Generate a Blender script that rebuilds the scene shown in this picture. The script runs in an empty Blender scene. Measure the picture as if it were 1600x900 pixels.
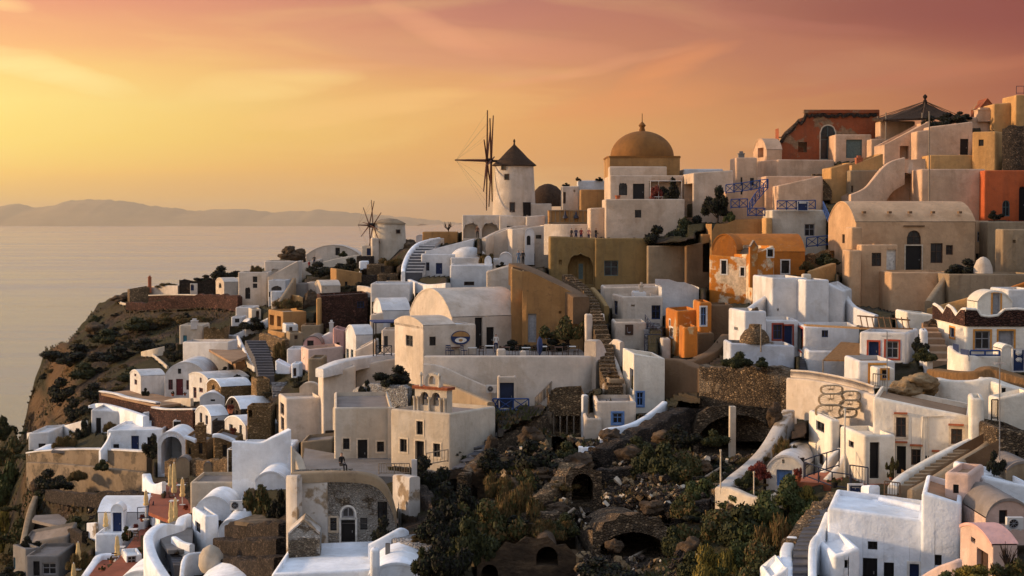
import bpy, math, random, bmesh
import numpy as np
from mathutils import Vector, noise, Matrix
random.seed(7)
C = bpy.context.scene.collection
F_ = 2617.0; TH = math.atan((450-343)/F_); CT, SN = math.cos(TH), math.sin(TH)
# ------------------------------------------------ view geometry: photograph pixel + distance -> world point
def P(px, py, d):
    rx = (px-800)/F_; ry = (450-py)/F_
    k = d/(CT+SN*ry)
    return Vector((rx*k, d, (ry*CT-SN)*k))
def zat(py, d): return P(800, py, d).z
def kx(px, py): return ((px-800)/F_)/(CT+SN*(450-py)/F_)
def pix(v):
    f = v[1]*CT-v[2]*SN; u = v[1]*SN+v[2]*CT
    return 800+F_*v[0]/f, 450-F_*u/f
CP = [ # px, py, metres away : how the hillside lies
(60,680,235),(200,470,300),(370,465,285),(250,600,225),(150,650,215),(60,700,208),(50,760,195),(250,700,190),(350,620,205),
(350,700,168),(250,760,165),(200,830,150),(330,830,138),(100,830,165),(50,900,155),(150,900,140),(350,900,125),(420,760,140),
(420,850,122),(0,700,285),(0,900,210),(-150,700,380),(-150,900,260),(70,560,300),(40,640,290),(150,500,300),(0,640,330),(-150,640,420),
(420,430,275),(500,400,285),(600,410,262),(450,500,235),(550,505,215),(450,600,190),(500,680,150),(600,725,128),(560,845,110),
(500,900,100),(650,900,92),(700,725,124),(700,600,143),(820,640,132),(780,345,240),(620,380,268),(700,400,216),(700,450,186),
(850,545,152),(900,500,160),(930,600,136),(850,400,206),(930,440,185),(1000,440,182),(1100,440,172),(1000,330,216),(1000,380,205),(1200,330,204),
(1200,440,166),(1120,475,163),(1250,565,126),(1100,540,143),(1100,640,125),(1150,720,113),(1000,720,116),(900,800,107),
(1000,900,92),(800,900,92),(740,800,108),(1250,600,121),(1350,560,125),(1300,740,100),(1400,750,96),(1450,640,108),(1550,620,108),
(1500,560,120),(1600,560,118),(1450,475,140),(1400,430,164),(1550,430,160),(1350,330,190),(1300,250,214),(1500,270,199),
(1580,200,214),(1300,900,83),(1450,900,79),(1600,900,74),(1580,780,87),(1450,780,89),(1750,900,72),(1750,600,112),(1750,300,190),
(800,1000,80),(0,1000,150),(400,1000,100),(1600,1000,64),(1200,1000,74),(900,620,134)]
_c = np.array(CP, float); _X = _c[:, :2]; _n = len(_c)
_K = np.zeros((_n+3, _n+3)); _K[:_n,:_n] = np.sqrt(((_X[:,None]-_X[None])**2).sum(-1)); _K[:_n,_n]=1; _K[:_n,_n+1:]=_X; _K[_n,:_n]=1; _K[_n+1:,:_n]=_X.T
_W = np.linalg.solve(_K, np.concatenate([np.log(_c[:,2]), np.zeros(3)]))
def Dn(px, py):
    q = np.stack([np.asarray(px,float).ravel(), np.asarray(py,float).ravel()], 1)
    r = np.sqrt(((q[:,None]-_X[None])**2).sum(-1))
    return np.exp(r@_W[:_n]+_W[_n]+q@_W[_n+1:])
def D(px, py): return float(Dn([px],[py])[0])
# ------------------------------------------------ materials
def lin(r, g, b):
    f = lambda c: (c/255/12.92) if c/255 <= .04045 else ((c/255+.055)/1.055)**2.4
    return (f(r), f(g), f(b), 1)
MATS = {}
class NT:
    def __init__(s, m): s.t = m.node_tree; s.n = s.t.nodes; s.l = s.t.links
    def a(s, typ, **k):
        x = s.n.new(typ)
        for q, v in k.items():
            if q.startswith('_'): x.inputs[q[1:].replace('_',' ')].default_value = v
            else: setattr(x, q, v)
        return x
    def c(s, a, b): s.l.new(a, b)
def newmat(name):
    m = bpy.data.materials.new(name); m.use_nodes = True; t = NT(m); t.n.clear()
    o = t.a('ShaderNodeOutputMaterial'); b = t.a('ShaderNodeBsdfPrincipled'); t.c(b.outputs[0], o.inputs[0])
    b.inputs['Specular IOR Level'].default_value = .2
    return m, t, b
def coords(t, s=(1,1,1)):
    tc = t.a('ShaderNodeTexCoord'); oi = t.a('ShaderNodeObjectInfo')
    ad = t.a('ShaderNodeVectorMath', operation='MULTIPLY_ADD'); mp = t.a('ShaderNodeMapping')
    t.c(oi.outputs['Random'], ad.inputs[0]); ad.inputs[1].default_value = (97, 61, 43); t.c(tc.outputs['Object'], ad.inputs[2])
    t.c(ad.outputs[0], mp.inputs[0]); mp.inputs['Scale'].default_value = s
    return mp.outputs[0]
def nz(t, v, sc, det=5, ro=.6):
    n = t.a('ShaderNodeTexNoise'); t.c(v, n.inputs['Vector']); n.inputs['Scale'].default_value = sc; n.inputs['Detail'].default_value = det
    n.inputs['Roughness'].default_value = ro; return n.outputs['Fac']
def ramp(t, f, pts):
    r = t.a('ShaderNodeValToRGB'); e = r.color_ramp.elements
    while len(e) < len(pts): e.new(.5)
    for x, (p, c) in zip(e, pts):
        x.position = p; x.color = c if hasattr(c, '__len__') else (c, c, c, 1)
    t.c(f, r.inputs[0]); return r.outputs[0]
def mix(t, f, a, b, mode='MIX'):
    m = t.a('ShaderNodeMix', data_type='RGBA', blend_type=mode)
    for s, v in ((m.inputs[0], f), (m.inputs[6], a), (m.inputs[7], b)):
        if hasattr(v, 'is_linked'): t.c(v, s)
        else: s.default_value = v
    return m.outputs[2]
def bump(t, b, h, st, dist=.05):
    n = t.a('ShaderNodeBump'); n.inputs['Strength'].default_value = st; n.inputs['Distance'].default_value = dist
    t.c(h, n.inputs['Height']); t.c(n.outputs[0], b.inputs['Normal'])
def c4(c, k=1): return (c[0]*k, c[1]*k, c[2]*k, 1)
def plaster(name, col, dirt=(.32,.25,.18), dk=.35, peel=None, pk=.5, rough=.9):
    m, t, b = newmat(name); v = coords(t); vs = coords(t, (1.1, 1.1, .13))
    f1 = ramp(t, nz(t, v, .45, 7, .65), [(.3, .72), (.7, 1.06)])
    col1 = mix(t, 1.0, c4(col), f1, 'MULTIPLY')
    col1 = mix(t, ramp(t, nz(t, v, .21, 8, .6), [(.50, 0.), (.535, .5)]), col1, mix(t, 1., col1, (.80,.755,.69,1), 'MULTIPLY'))
    st = ramp(t, nz(t, vs, 1.3, 8, .68), [(.5, 0.), (.78, dk)])
    col2 = mix(t, st, col1, c4(dirt))
    sp = ramp(t, nz(t, v, 1.1, 9, .75), [(.57, 0.), (.70, dk*.9)])
    col3 = mix(t, sp, col2, c4(dirt, .8))
    out = col3
    if peel:
        pm = ramp(t, nz(t, v, .33, 9, .62), [(pk, 0.), (pk+.035, 1.)])
        pc = mix(t, ramp(t, nz(t, v, 2.5, 6), [(.35, 0.), (.65, 1.)]), c4(peel), c4(peel, .55))
        out = mix(t, pm, col3, pc)
    t.c(out, b.inputs['Base Color']); b.inputs['Roughness'].default_value = rough
    bump(t, b, nz(t, v, 2.2, 8, .6), .55, .12)
    MATS[name] = m
def stone(name, c1, c2, sc=2.6, mort=(.2,.16,.12), plaster_c=None, pk=.55):
    m, t, b = newmat(name); v0 = coords(t, (1, 1, 1.6)); wv = t.a('ShaderNodeTexNoise'); t.c(v0, wv.inputs['Vector']); wv.inputs['Scale'].default_value = 1.7; v = t.a('ShaderNodeVectorMath', operation='MULTIPLY_ADD'); t.c(wv.outputs['Color'], v.inputs[0]); v.inputs[1].default_value = (.35,.35,.35); t.c(v0, v.inputs[2]); v = v.outputs[0]
    vo = t.a('ShaderNodeTexVoronoi'); t.c(v, vo.inputs['Vector']); vo.inputs['Scale'].default_value = sc
    ve = t.a('ShaderNodeTexVoronoi', feature='DISTANCE_TO_EDGE'); t.c(v, ve.inputs['Vector']); ve.inputs['Scale'].default_value = sc
    sx = t.a('ShaderNodeSeparateColor'); t.c(vo.outputs['Color'], sx.inputs[0])
    cc = mix(t, sx.outputs[0], c4(c1), c4(c2)); cc = mix(t, ramp(t, sx.outputs[1], [(.72, 0.), (.95, .75)]), cc, c4(c2, 2.0))
    cc = mix(t, 1.0, cc, ramp(t, nz(t, v, .5, 6), [(.3, .55), (.7, 1.25)]), 'MULTIPLY')
    e = ramp(t, ve.outputs['Distance'], [(.0, .85), (.14, 0.)])
    cc = mix(t, e, cc, c4(mort))
    if plaster_c:
        pm = ramp(t, nz(t, v, .28, 9, .65), [(pk, 0.), (pk+.04, 1.)])
        cc = mix(t, pm, cc, mix(t, nz(t, v, 1.4, 6), c4(plaster_c), c4(plaster_c, .6)))
    t.c(cc, b.inputs['Base Color']); b.inputs['Roughness'].default_value = .95
    bump(t, b, ramp(t, ve.outputs['Distance'], [(0., 0.), (.25, 1.)]), .9, .2)
    MATS[name] = m
def simple(name, col, rough=.6, var=.25, metal=0, spec=.3, sc=4):
    m, t, b = newmat(name); v = coords(t)
    t.c(mix(t, 1., c4(col), ramp(t, nz(t, v, sc, 6), [(.3, 1-var), (.7, 1+var*.6)]), 'MULTIPLY'), b.inputs['Base Color'])
    b.inputs['Roughness'].default_value = rough; b.inputs['Metallic'].default_value = metal; b.inputs['Specular IOR Level'].default_value = spec
    MATS[name] = m
plaster('white', (.66,.655,.66), (.38,.34,.31), .40)
plaster('coollit', (.86,.91,.98), (.46,.46,.48), .28)  # white plaster with cool sky light tinted into the colour, lower village
plaster('brightlit', (.80,.745,.65), (.42,.33,.24), .40)  # cream-white plaster, brighter light put into the colour, mostly lower right
plaster('warmlit', (.62,.535,.45), (.34,.25,.17), .46)  # white plaster with warm evening light mixed into its colour
plaster('goldlit', (.61,.475,.36), (.32,.20,.12), .46)  # white plaster, golden sunset light put into the colour, domed church
plaster('cream', (.57,.50,.41), (.34,.25,.16), .46)
plaster('tan', (.32,.24,.155), (.15,.10,.07), .7)
plaster('tanworn', (.25,.19,.13), (.12,.09,.07), .7, peel=(.15,.115,.08), pk=.52)
plaster('peach', (.64,.425,.285), (.33,.20,.12), .5)  # white plaster, stronger sunset light put into the colour, upper right
plaster('peachlitc', (.57,.37,.22), (.30,.18,.10), .55)  # cream plaster carrying painted sunset warmth, great church and its terrace
plaster('slate', (.10,.10,.115), (.05,.05,.05), .5)
plaster('ochre', (.40,.225,.09), (.17,.10,.05), .8)
plaster('sun', (.55,.315,.125), (.27,.16,.08), .6)
plaster('olive', (.29,.19,.075), (.13,.09,.05), .75)
plaster('brown', (.185,.115,.065), (.12,.07,.04), .6)
plaster('orange', (.50,.175,.03), (.26,.12,.05), .6, peel=(.55,.38,.2), pk=.60)
plaster('orangeworn', (.56,.20,.03), (.3,.14,.05), .5, peel=(.80,.62,.42), pk=.46)
plaster('redwall', (.52,.12,.04), (.25,.08,.04), .6, peel=(.45,.22,.12), pk=.62)
plaster('ruinred', (.30,.085,.035), (.13,.06,.04), .6, peel=(.30,.19,.11), pk=.55)
plaster('pink', (.66,.38,.34), (.4,.24,.2), .3)
plaster('palepink', (.68,.50,.43), (.4,.28,.22), .3)
plaster('grey', (.21,.20,.195), (.14,.12,.1), .5)
plaster('greyroof', (.26,.225,.205), (.15,.12,.1), .5)
plaster('tanroof', (.36,.23,.14), (.18,.11,.07), .5)
plaster('worn', (.56,.52,.48), (.30,.23,.17), .45, peel=(.33,.25,.17), pk=.55)
plaster('wornblue', (.56,.60,.68), (.3,.3,.33), .5, peel=(.30,.25,.2), pk=.6)
plaster('domecl', (.24,.11,.032), (.10,.05,.025), .5)
plaster('redtile', (.30,.095,.055), (.16,.07,.05), .5)
stone('darkstone', (.034,.027,.023), (.085,.062,.047), 4.6, (.02,.016,.013))
stone('redstone', (.060,.026,.020), (.12,.055,.04), 3.6, (.03,.018,.015))
stone('tanstone', (.17,.115,.065), (.30,.20,.11), 4.4, (.10,.07,.045))
stone('ochrestone', (.30,.18,.07), (.40,.25,.12), 4.4, (.16,.1,.05))
stone('whitestone', (.50,.49,.48), (.22,.19,.17), 4.5, (.60,.59,.58), (.62,.61,.60), .62)
stone('mixstone', (.085,.06,.04), (.20,.14,.085), 4.6, (.05,.037,.026), (.33,.25,.17), .58)
stone('ruinface', (.13,.10,.075), (.30,.24,.17), 5.2, (.10,.08,.06), (.60,.56,.51), .43)
stone('paving', (.10,.10,.11), (.16,.15,.15), 1.3, (.32,.31,.30))
FR = {'k':(.009,.008,.010),'b':(.010,.027,.10),'y':(.012,.022,.06),'u':(.12,.24,.52),'r':(.12,.015,.02),'n':(.065,.034,.022),'w':(.72,.70,.66),'g':(.10,.15,.15),
      'o':(.62,.27,.05),'c':(.60,.50,.38),'t':(.05,.22,.3),'e':(.30,.30,.32),'q':(.35,.06,.03)}
for k_, v_ in FR.items(): simple('fr_'+k_, v_, .55, .3)
m, t, b = newmat('pane'); MATS['pane'] = m
b.inputs['Base Color'].default_value = (.012,.014,.018,1); b.inputs['Roughness'].default_value = .22; b.inputs['Specular IOR Level'].default_value = .35
t.c(ramp(t, nz(t, coords(t), .8), [(.35, (.006,.007,.009,1)), (.7, (.035,.036,.042,1))]), b.inputs['Base Color'])
simple('void', (.008,.008,.009), 1, .1)
simple('wood', (.13,.075,.04), .8, .5, sc=9); simple('greywood', (.26,.21,.16), .9, .4, sc=9); simple('metal', (.3,.3,.31), .45, .2, .6)
simple('darkwood', (.022,.013,.01), .9, .4); simple('redwood', (.085,.03,.018), .85, .4); simple('terracotta', (.36,.11,.05), .85, .3)
simple('blueiron', (.015,.052,.19), .5, .2); simple('darkiron', (.02,.025,.05), .5, .2); simple('canvas', (.62,.46,.22), .9, .25); simple('bluecloth', (.03,.05,.14), .9, .3)
simple('acwhite', (.55,.55,.54), .5, .1); simple('wicker', (.36,.27,.17), .9, .35, sc=15); simple('plank', (.40,.24,.11), .85, .3, sc=8)
simple('skin', (.38,.22,.15), .6, .05); simple('hair', (.02,.014,.01), .8, .1)
for k_, v_ in dict(black=(.015,.015,.018), redc=(.25,.03,.03), pinkc=(.45,.2,.18), navy=(.02,.03,.08), bluec=(.12,.18,.28), brownc=(.12,.06,.04), whitec=(.6,.58,.55)).items(): simple('cloth_'+k_, v_, .9, .1)
def thatch(name, c1, c2):
    m, t, b = newmat(name); v = coords(t, (1,1,.25)); f = nz(t, v, 5, 8, .7)
    t.c(ramp(t, f, [(.3, c4(c1)), (.7, c4(c2))]), b.inputs['Base Color']); b.inputs['Roughness'].default_value = 1; bump(t, b, f, .9, .2); MATS[name] = m
thatch('thatch', (.030,.018,.012), (.075,.045,.028)); thatch('tanthatch', (.16,.085,.035), (.30,.17,.075))
m, t, b = newmat('mixrock'); v = coords(t, (1,1,1.8)); f = nz(t, v, .5, 9, .68)
cc = ramp(t, f, [(.32, (.030,.022,.017,1)), (.5, (.085,.058,.038,1)), (.62, (.15,.10,.06,1)), (.75, (.24,.17,.11,1))])
t.c(cc, b.inputs['Base Color']); b.inputs['Roughness'].default_value = 1; bump(t, b, nz(t, v, 1.5, 9, .7), 1, .5); MATS['mixrock'] = m
m, t, b = newmat('tanrock'); v = coords(t, (1,1,1.8)); f = nz(t, v, .8, 9, .68)
t.c(ramp(t, f, [(.32, (.09,.06,.035,1)), (.5, (.26,.18,.10,1)), (.72, (.42,.31,.18,1))]), b.inputs['Base Color']); b.inputs['Roughness'].default_value = 1; bump(t, b, nz(t, v, 1.5, 9, .7), 1, .4); MATS['tanrock'] = m
# ------------------------------------------------ mesh building
class MB:
    def __init__(s): s.v = []; s.f = []; s.m = []
    def q(s, pts, mi=0):
        i = len(s.v); s.v += [tuple(p) for p in pts]; s.f.append(tuple(range(i, i+len(pts)))); s.m.append(mi)
    def box(s, c, x, y, z, mi=0):   # centre, three half-axis vectors
        c = Vector(c); x = Vector(x); y = Vector(y); z = Vector(z)
        i = len(s.v)
        for a in (-1,1):
            for b_ in (-1,1):
                for d in (-1,1): s.v.append(tuple(c+a*x+b_*y+d*z))
        for f in ((0,1,3,2),(4,6,7,5),(0,4,5,1),(2,3,7,6),(0,2,6,4),(1,5,7,3)): s.f.append(tuple(i+k for k in f)); s.m.append(mi)
    def abox(s, c, sx, sy, sz, rz=0, mi=0):
        s.box(c, (sx/2*math.cos(rz), sx/2*math.sin(rz), 0), (-sy/2*math.sin(rz), sy/2*math.cos(rz), 0), (0,0,sz/2), mi)
    def tube(s, pts, r, n=6, mi=0, r2=None, cap=True):
        pts = [Vector(p) for p in pts]; i0 = len(s.v)
        for j, p in enumerate(pts):
            d = (pts[min(j+1,len(pts)-1)]-pts[max(j-1,0)])
            if d.length < 1e-6: d = Vector((0,0,1))
            d.normalize(); a = d.orthogonal().normalized() if abs(d.z) < .9 else Vector((1,0,0)); a = (a-d*a.dot(d)).normalized()
            if abs(d.z) < .9: a = Vector((0,0,1))-d*d.z; a.normalize()
            b_ = d.cross(a); rr = r if r2 is None else r+(r2-r)*j/(len(pts)-1)
            for k in range(n):
                an = 2*math.pi*k/n; s.v.append(tuple(p+(a*math.cos(an)+b_*math.sin(an))*rr))
        for j in range(len(pts)-1):
            for k in range(n):
                a0 = i0+j*n+k; a1 = i0+j*n+(k+1)%n; s.f.append((a0, a1, a1+n, a0+n)); s.m.append(mi)
        if cap:
            s.f.append(tuple(i0+k for k in range(n))[::-1]); s.m.append(mi)
            e = i0+(len(pts)-1)*n; s.f.append(tuple(e+k for k in range(n))); s.m.append(mi)
    def lathe(s, c, prof, n=32, mi=0, a0=0, a1=2*math.pi, j=0):
        full = abs(a1-a0-2*math.pi) < 1e-6; m_ = n if full else n+1; i0 = len(s.v)
        for (r, z) in prof:
            for k in range(m_):
                an = a0+(a1-a0)*k/n; rr = r*(1+j*math.sin(an*3+z)); s.v.append((c[0]+rr*math.cos(an), c[1]+rr*math.sin(an), c[2]+z))
        for p in range(len(prof)-1):
            for k in range(n):
                a = i0+p*m_+k; b_ = i0+p*m_+(k+1)%m_; s.f.append((a, b_, b_+m_, a+m_)); s.m.append(mi)
def link(name, mb, mats, root=None, parent=None, loc=None, smooth=None, corners=None):
    me = bpy.data.meshes.new(name)
    if parent is not None and loc is None: loc = rootloc(parent)
    if loc is None: loc = Vector((0,0,0))
    L = Vector(loc); me.from_pydata([(v[0]-L.x, v[1]-L.y, v[2]-L.z) for v in mb.v], [], mb.f)
    for k in ([mats] if isinstance(mats, str) else mats): me.materials.append(MATS[k])
    me.polygons.foreach_set('material_index', mb.m); me.update()
    if smooth is not None:
        bm = bmesh.new(); bm.from_mesh(me); bmesh.ops.remove_doubles(bm, verts=bm.verts, dist=.004)
        if corners:
            cs = [(c.x-L.x, c.y-L.y) for c in corners]; n_ = 4; sel = []
            nearc = lambda v: any(abs(v.co.x-x)+abs(v.co.y-y) < .012 for x, y in cs)
            for e in bm.edges:
                if len(e.link_faces) != 2: continue
                a, b_ = e.verts
                if abs(a.co.z-b_.co.z) > .02 and nearc(a) and nearc(b_) and abs(a.co.x-b_.co.x)+abs(a.co.y-b_.co.y) < .012: sel.append(e)
                else:
                    n0, n1 = e.link_faces[0].normal, e.link_faces[1].normal
                    if (abs(n0.z) > .7) != (abs(n1.z) > .7) and min(n0.z, n1.z) > -.3:
                        me_n = n0 if abs(n0.z) < .7 else n1; fz = max(v.co.z for v in e.verts)
                        if fz > max(v.co.z for v in bm.verts)-3 and e.link_faces[0].normal.angle(e.link_faces[1].normal, 0) > .6 and all(any(abs(((v.co.x-x0)*(y1-y0)-(v.co.y-y0)*(x1-x0)))/max(.01, math.hypot(x1-x0, y1-y0)) < .01 for (x0,y0),(x1,y1) in ((cs[0],cs[1]),(cs[0],cs[2]),(cs[1],cs[3]),(cs[2],cs[3]))) for v in e.verts) and (max(e.link_faces, key=lambda f: abs(f.normal.z)).calc_center_median().z > fz-.6): sel.append(e)
            if sel: bmesh.ops.bevel(bm, geom=sel, offset=.17, segments=3, affect='EDGES', clamp_overlap=True, profile=.5)
        bm.to_mesh(me); bm.free(); me.polygons.foreach_set('use_smooth', [True]*len(me.polygons)); me.set_sharp_from_angle(angle=math.radians(smooth))
    o = bpy.data.objects.new(name, me); C.objects.link(o)
    if parent is not None: o.parent = parent
    else: o.location = L
    return o
def rootloc(o):
    while o.parent: o = o.parent
    return Vector(o.location)
def tag(o, label, cat, group=None, kind='thing'):
    if label: o['label'] = label
    if cat: o['category'] = cat
    if group: o['group'] = group
    o['kind'] = kind
    return o
def empty(name, loc, label, cat, group=None):
    o = bpy.data.objects.new(name, None); o.location = loc; o.empty_display_size = .3; C.objects.link(o); return tag(o, label, cat, group)
UP = Vector((0,0,1))
RQ = []; SK = []   # wall pieces the ground must pass behind / must cover
def reg(P0, P1, zt0, zt1, z0, zb): RQ.append((P0.x,P0.y,P1.x,P1.y,zt0,zt1,z0)); SK.append((P0.x,P0.y,P1.x,P1.y,z0,zb))
ROOFS = []; DEEP = []
def solve(A, dr, px, py):   # distance along dr from A until the photograph column px
    k = kx(px, py); den = dr.x-k*dr.y
    return (k*A.y-A.x)/den
def arcf(w, h):
    if h >= w/2: return lambda u: h*math.sqrt(max(0, 1-(2*u/w-1)**2))
    R = (w*w/4+h*h)/(2*h); return lambda u: math.sqrt(max(0, R*R-(u-w/2)**2))-(R-h)
class Face:
    def __init__(s, P0, P1, zb, topf, cuts=()):
        s.P0 = Vector((P0.x,P0.y,0)); s.P1 = Vector((P1.x,P1.y,0)); s.L = (s.P1-s.P0).length; s.e = (s.P1-s.P0)/s.L
        s.n = s.e.cross(UP); s.zb = zb; s.tf = topf; s.cuts = list(cuts); s.ops = []
    def hit(s, px, py):      # where the sight line of a photograph pixel meets this wall
        u = solve(s.P0, s.e, px, py); Q = s.P0+s.e*u; return u, zat(py, Q.y)
    def at(s, u, z, o=0): q = s.P0+s.e*u+s.n*o; return Vector((q.x, q.y, z))
    def build(s, mb, mi=0, mrev=0):
        cs = {0., s.L} | set(s.cuts)
        for o in s.ops:
            if o['arch']:
                for k in range(9): cs.add(o['u0']+(o['u1']-o['u0'])*k/8)
            cs |= {o['u0'], o['u1']}
        cs = sorted(c for c in cs if -1e-6 <= c <= s.L+1e-6)
        def otop(o, u):
            if not o['arch']: return o['v1']
            w = o['u1']-o['u0']; h = min(w/2, (o['v1']-o['v0'])*.5); return o['v1']-h+arcf(w, h)(min(max(u-o['u0'],0),w))
        for i in range(len(cs)-1):
            a, b_ = cs[i], cs[i+1]
            if b_-a < 1e-4: continue
            m_ = (a+b_)/2; os_ = sorted([o for o in s.ops if o['u0'] < m_ < o['u1']], key=lambda o: o['v0'])
            la, lb = s.zb, s.zb
            for o in os_:
                if o['v0'] > la: mb.q([s.at(a,la), s.at(b_,lb), s.at(b_,o['v0']), s.at(a,o['v0'])], mi)
                la, lb = otop(o,a), otop(o,b_)
            mb.q([s.at(a,la), s.at(b_,lb), s.at(b_,s.tf(b_)), s.at(a,s.tf(a))], mi)
        for o in s.ops:
            r = -o['rec']; us = [o['u0']+(o['u1']-o['u0'])*k/8 for k in range(9)] if o['arch'] else [o['u0'], o['u1']]
            tp = [(u, otop(o,u)) for u in us]; o['top'] = tp
            loop = [(o['u0'],o['v0']), (o['u1'],o['v0'])]+tp[::-1]
            for k in range(len(loop)):
                p, q_ = loop[k], loop[(k+1)%len(loop)]
                if abs(p[0]-q_[0])+abs(p[1]-q_[1]) < 1e-5: continue
                mb.q([s.at(*p), s.at(*p, r), s.at(*q_, r), s.at(*q_)], mrev)
            if o['deep']:
                mb.q([s.at(p[0],p[1],r) for p in loop], mrev)
def opening(face, spec, parent, name):
    w = spec.split(); kind = w[0]; x0,y0,x1,y1 = map(float, w[1:5]); col = w[5] if len(w) > 5 else 'k'; sur = None
    if '/' in col: col, sur = col.split('/')
    u0,_ = face.hit(x0,(y0+y1)/2); u1,_ = face.hit(x1,(y0+y1)/2); xm = (x0+x1)/2
    _, v1 = face.hit(xm, y0); _, v0 = face.hit(xm, y1)
    if u1 < u0: u0, u1 = u1, u0
    u0 = max(u0, .08); u1 = min(u1, face.L-.08)
    if u1-u0 < .12: return None
    mt = min(face.tf(u0), face.tf(u1), face.tf((u0+u1)/2)); v1 = min(v1, mt-.08)
    if v1-v0 < .15: return None
    deep = kind in 'AOT'; rec = {'A':1.6,'O':1.2,'T':7.5}.get(kind, .28 if kind in 'dD' else .2)
    if kind in 'hH': rec = .3
    return dict(u0=u0,u1=u1,v0=v0,v1=v1,arch=kind in 'WDAHT',rec=rec,deep=deep or kind in 'hH',kind=kind,col=col,sur=sur)
def fill(face, o, parent):
    if o['deep']: return
    u0,u1,v0,v1 = o['u0'],o['u1'],o['v0'],o['v1']; w = u1-u0; h = v1-v0; r = -o['rec']
    loop = [(u0,v0),(u1,v0)]+o['top'][::-1]
    if o['arch']: pass
    cm = ((u0+u1)/2, (v0+v1)/2)
    def ring(mb, lp, t0, t1, oo, th):   # a frame that follows the outline
        n = len(lp); A_ = [(cm[0]+(p[0]-cm[0])*(1+2*t0/w), cm[1]+(p[1]-cm[1])*(1+2*t0/h)) for p in lp]; B_ = [(cm[0]+(p[0]-cm[0])*(1+2*t1/w), cm[1]+(p[1]-cm[1])*(1+2*t1/h)) for p in lp]
        for k in range(n):
            j = (k+1)%n
            if abs(lp[k][0]-lp[j][0])+abs(lp[k][1]-lp[j][1]) < 1e-5: continue
            a, b_, c_, d_ = A_[k], A_[j], B_[j], B_[k]
            mb.q([face.at(*a,oo), face.at(*b_,oo), face.at(*c_,oo), face.at(*d_,oo)])
            mb.q([face.at(*d_,oo), face.at(*c_,oo), face.at(*c_,oo-th), face.at(*d_,oo-th)])
            mb.q([face.at(*b_,oo), face.at(*a,oo), face.at(*a,oo-th), face.at(*b_,oo-th)])
    isd = o['kind'] in 'dD'; mb = MB()
    fw = min(.09, w*.12)
    def bar(a0, b0, a1, b1, oo): mb.q([face.at(a0,b0,oo), face.at(a1,b0,oo), face.at(a1,b1,oo), face.at(a0,b1,oo)]); 
    if isd:
        base = v0; mb.q([face.at(p[0],p[1],r+.012) for p in loop])
        ring(mb, loop, 0, -fw, r+.07, .06)
        for k in (0, 1):
            a = u0+fw*1.4+(w-2.8*fw)*k/2; b_ = a+(w-2.8*fw)/2-fw*.5
            for (c0, c1) in ((.08,.42),(.47,.80)):
                q0, q1 = v0+h*c0, v0+h*c1; bar(a, q0, b_, q1, r+.04)
        ob = link('door', mb, 'fr_'+o['col'], parent=parent)
        if w > .7:
            hb = MB(); q = face.at(u1-fw*2.2, v0+h*.45, r+.1); hb.abox(q, .05, .05, .14); link('handle', hb, 'metal', parent=ob)
    else:
        ring(mb, loop, 0, -fw, r+.08, .07)
        if w > .45:
            m_ = (u0+u1)/2; mb.box(face.at(m_, (v0+v1)/2, r+.05), face.e*.03, face.n*.02, UP*(h/2-.02))
        if h > .8: mb.box(face.at((u0+u1)/2, v0+h*.58, r+.046), face.e*(w/2-.02), face.n*.018, UP*.03)
        ob = link('window', mb, 'fr_'+o['col'], parent=parent)
        pb = MB(); pb.q([face.at(p[0],p[1],r+.01) for p in loop]); link('pane', pb, 'pane', parent=ob)
    if o['sur']:
        sb = MB(); lp = loop
        if isd: pass
        ring(sb, lp, .13, .0, .035, .05); link('surround', sb, 'fr_'+o['sur'], parent=ob)
    return ob
HS = {}
def side_on(a, b_): e = (b_-a); n = Vector((e.y, -e.x, 0)); return n.dot(Vector((a.x, a.y, 0))) < 0
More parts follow.
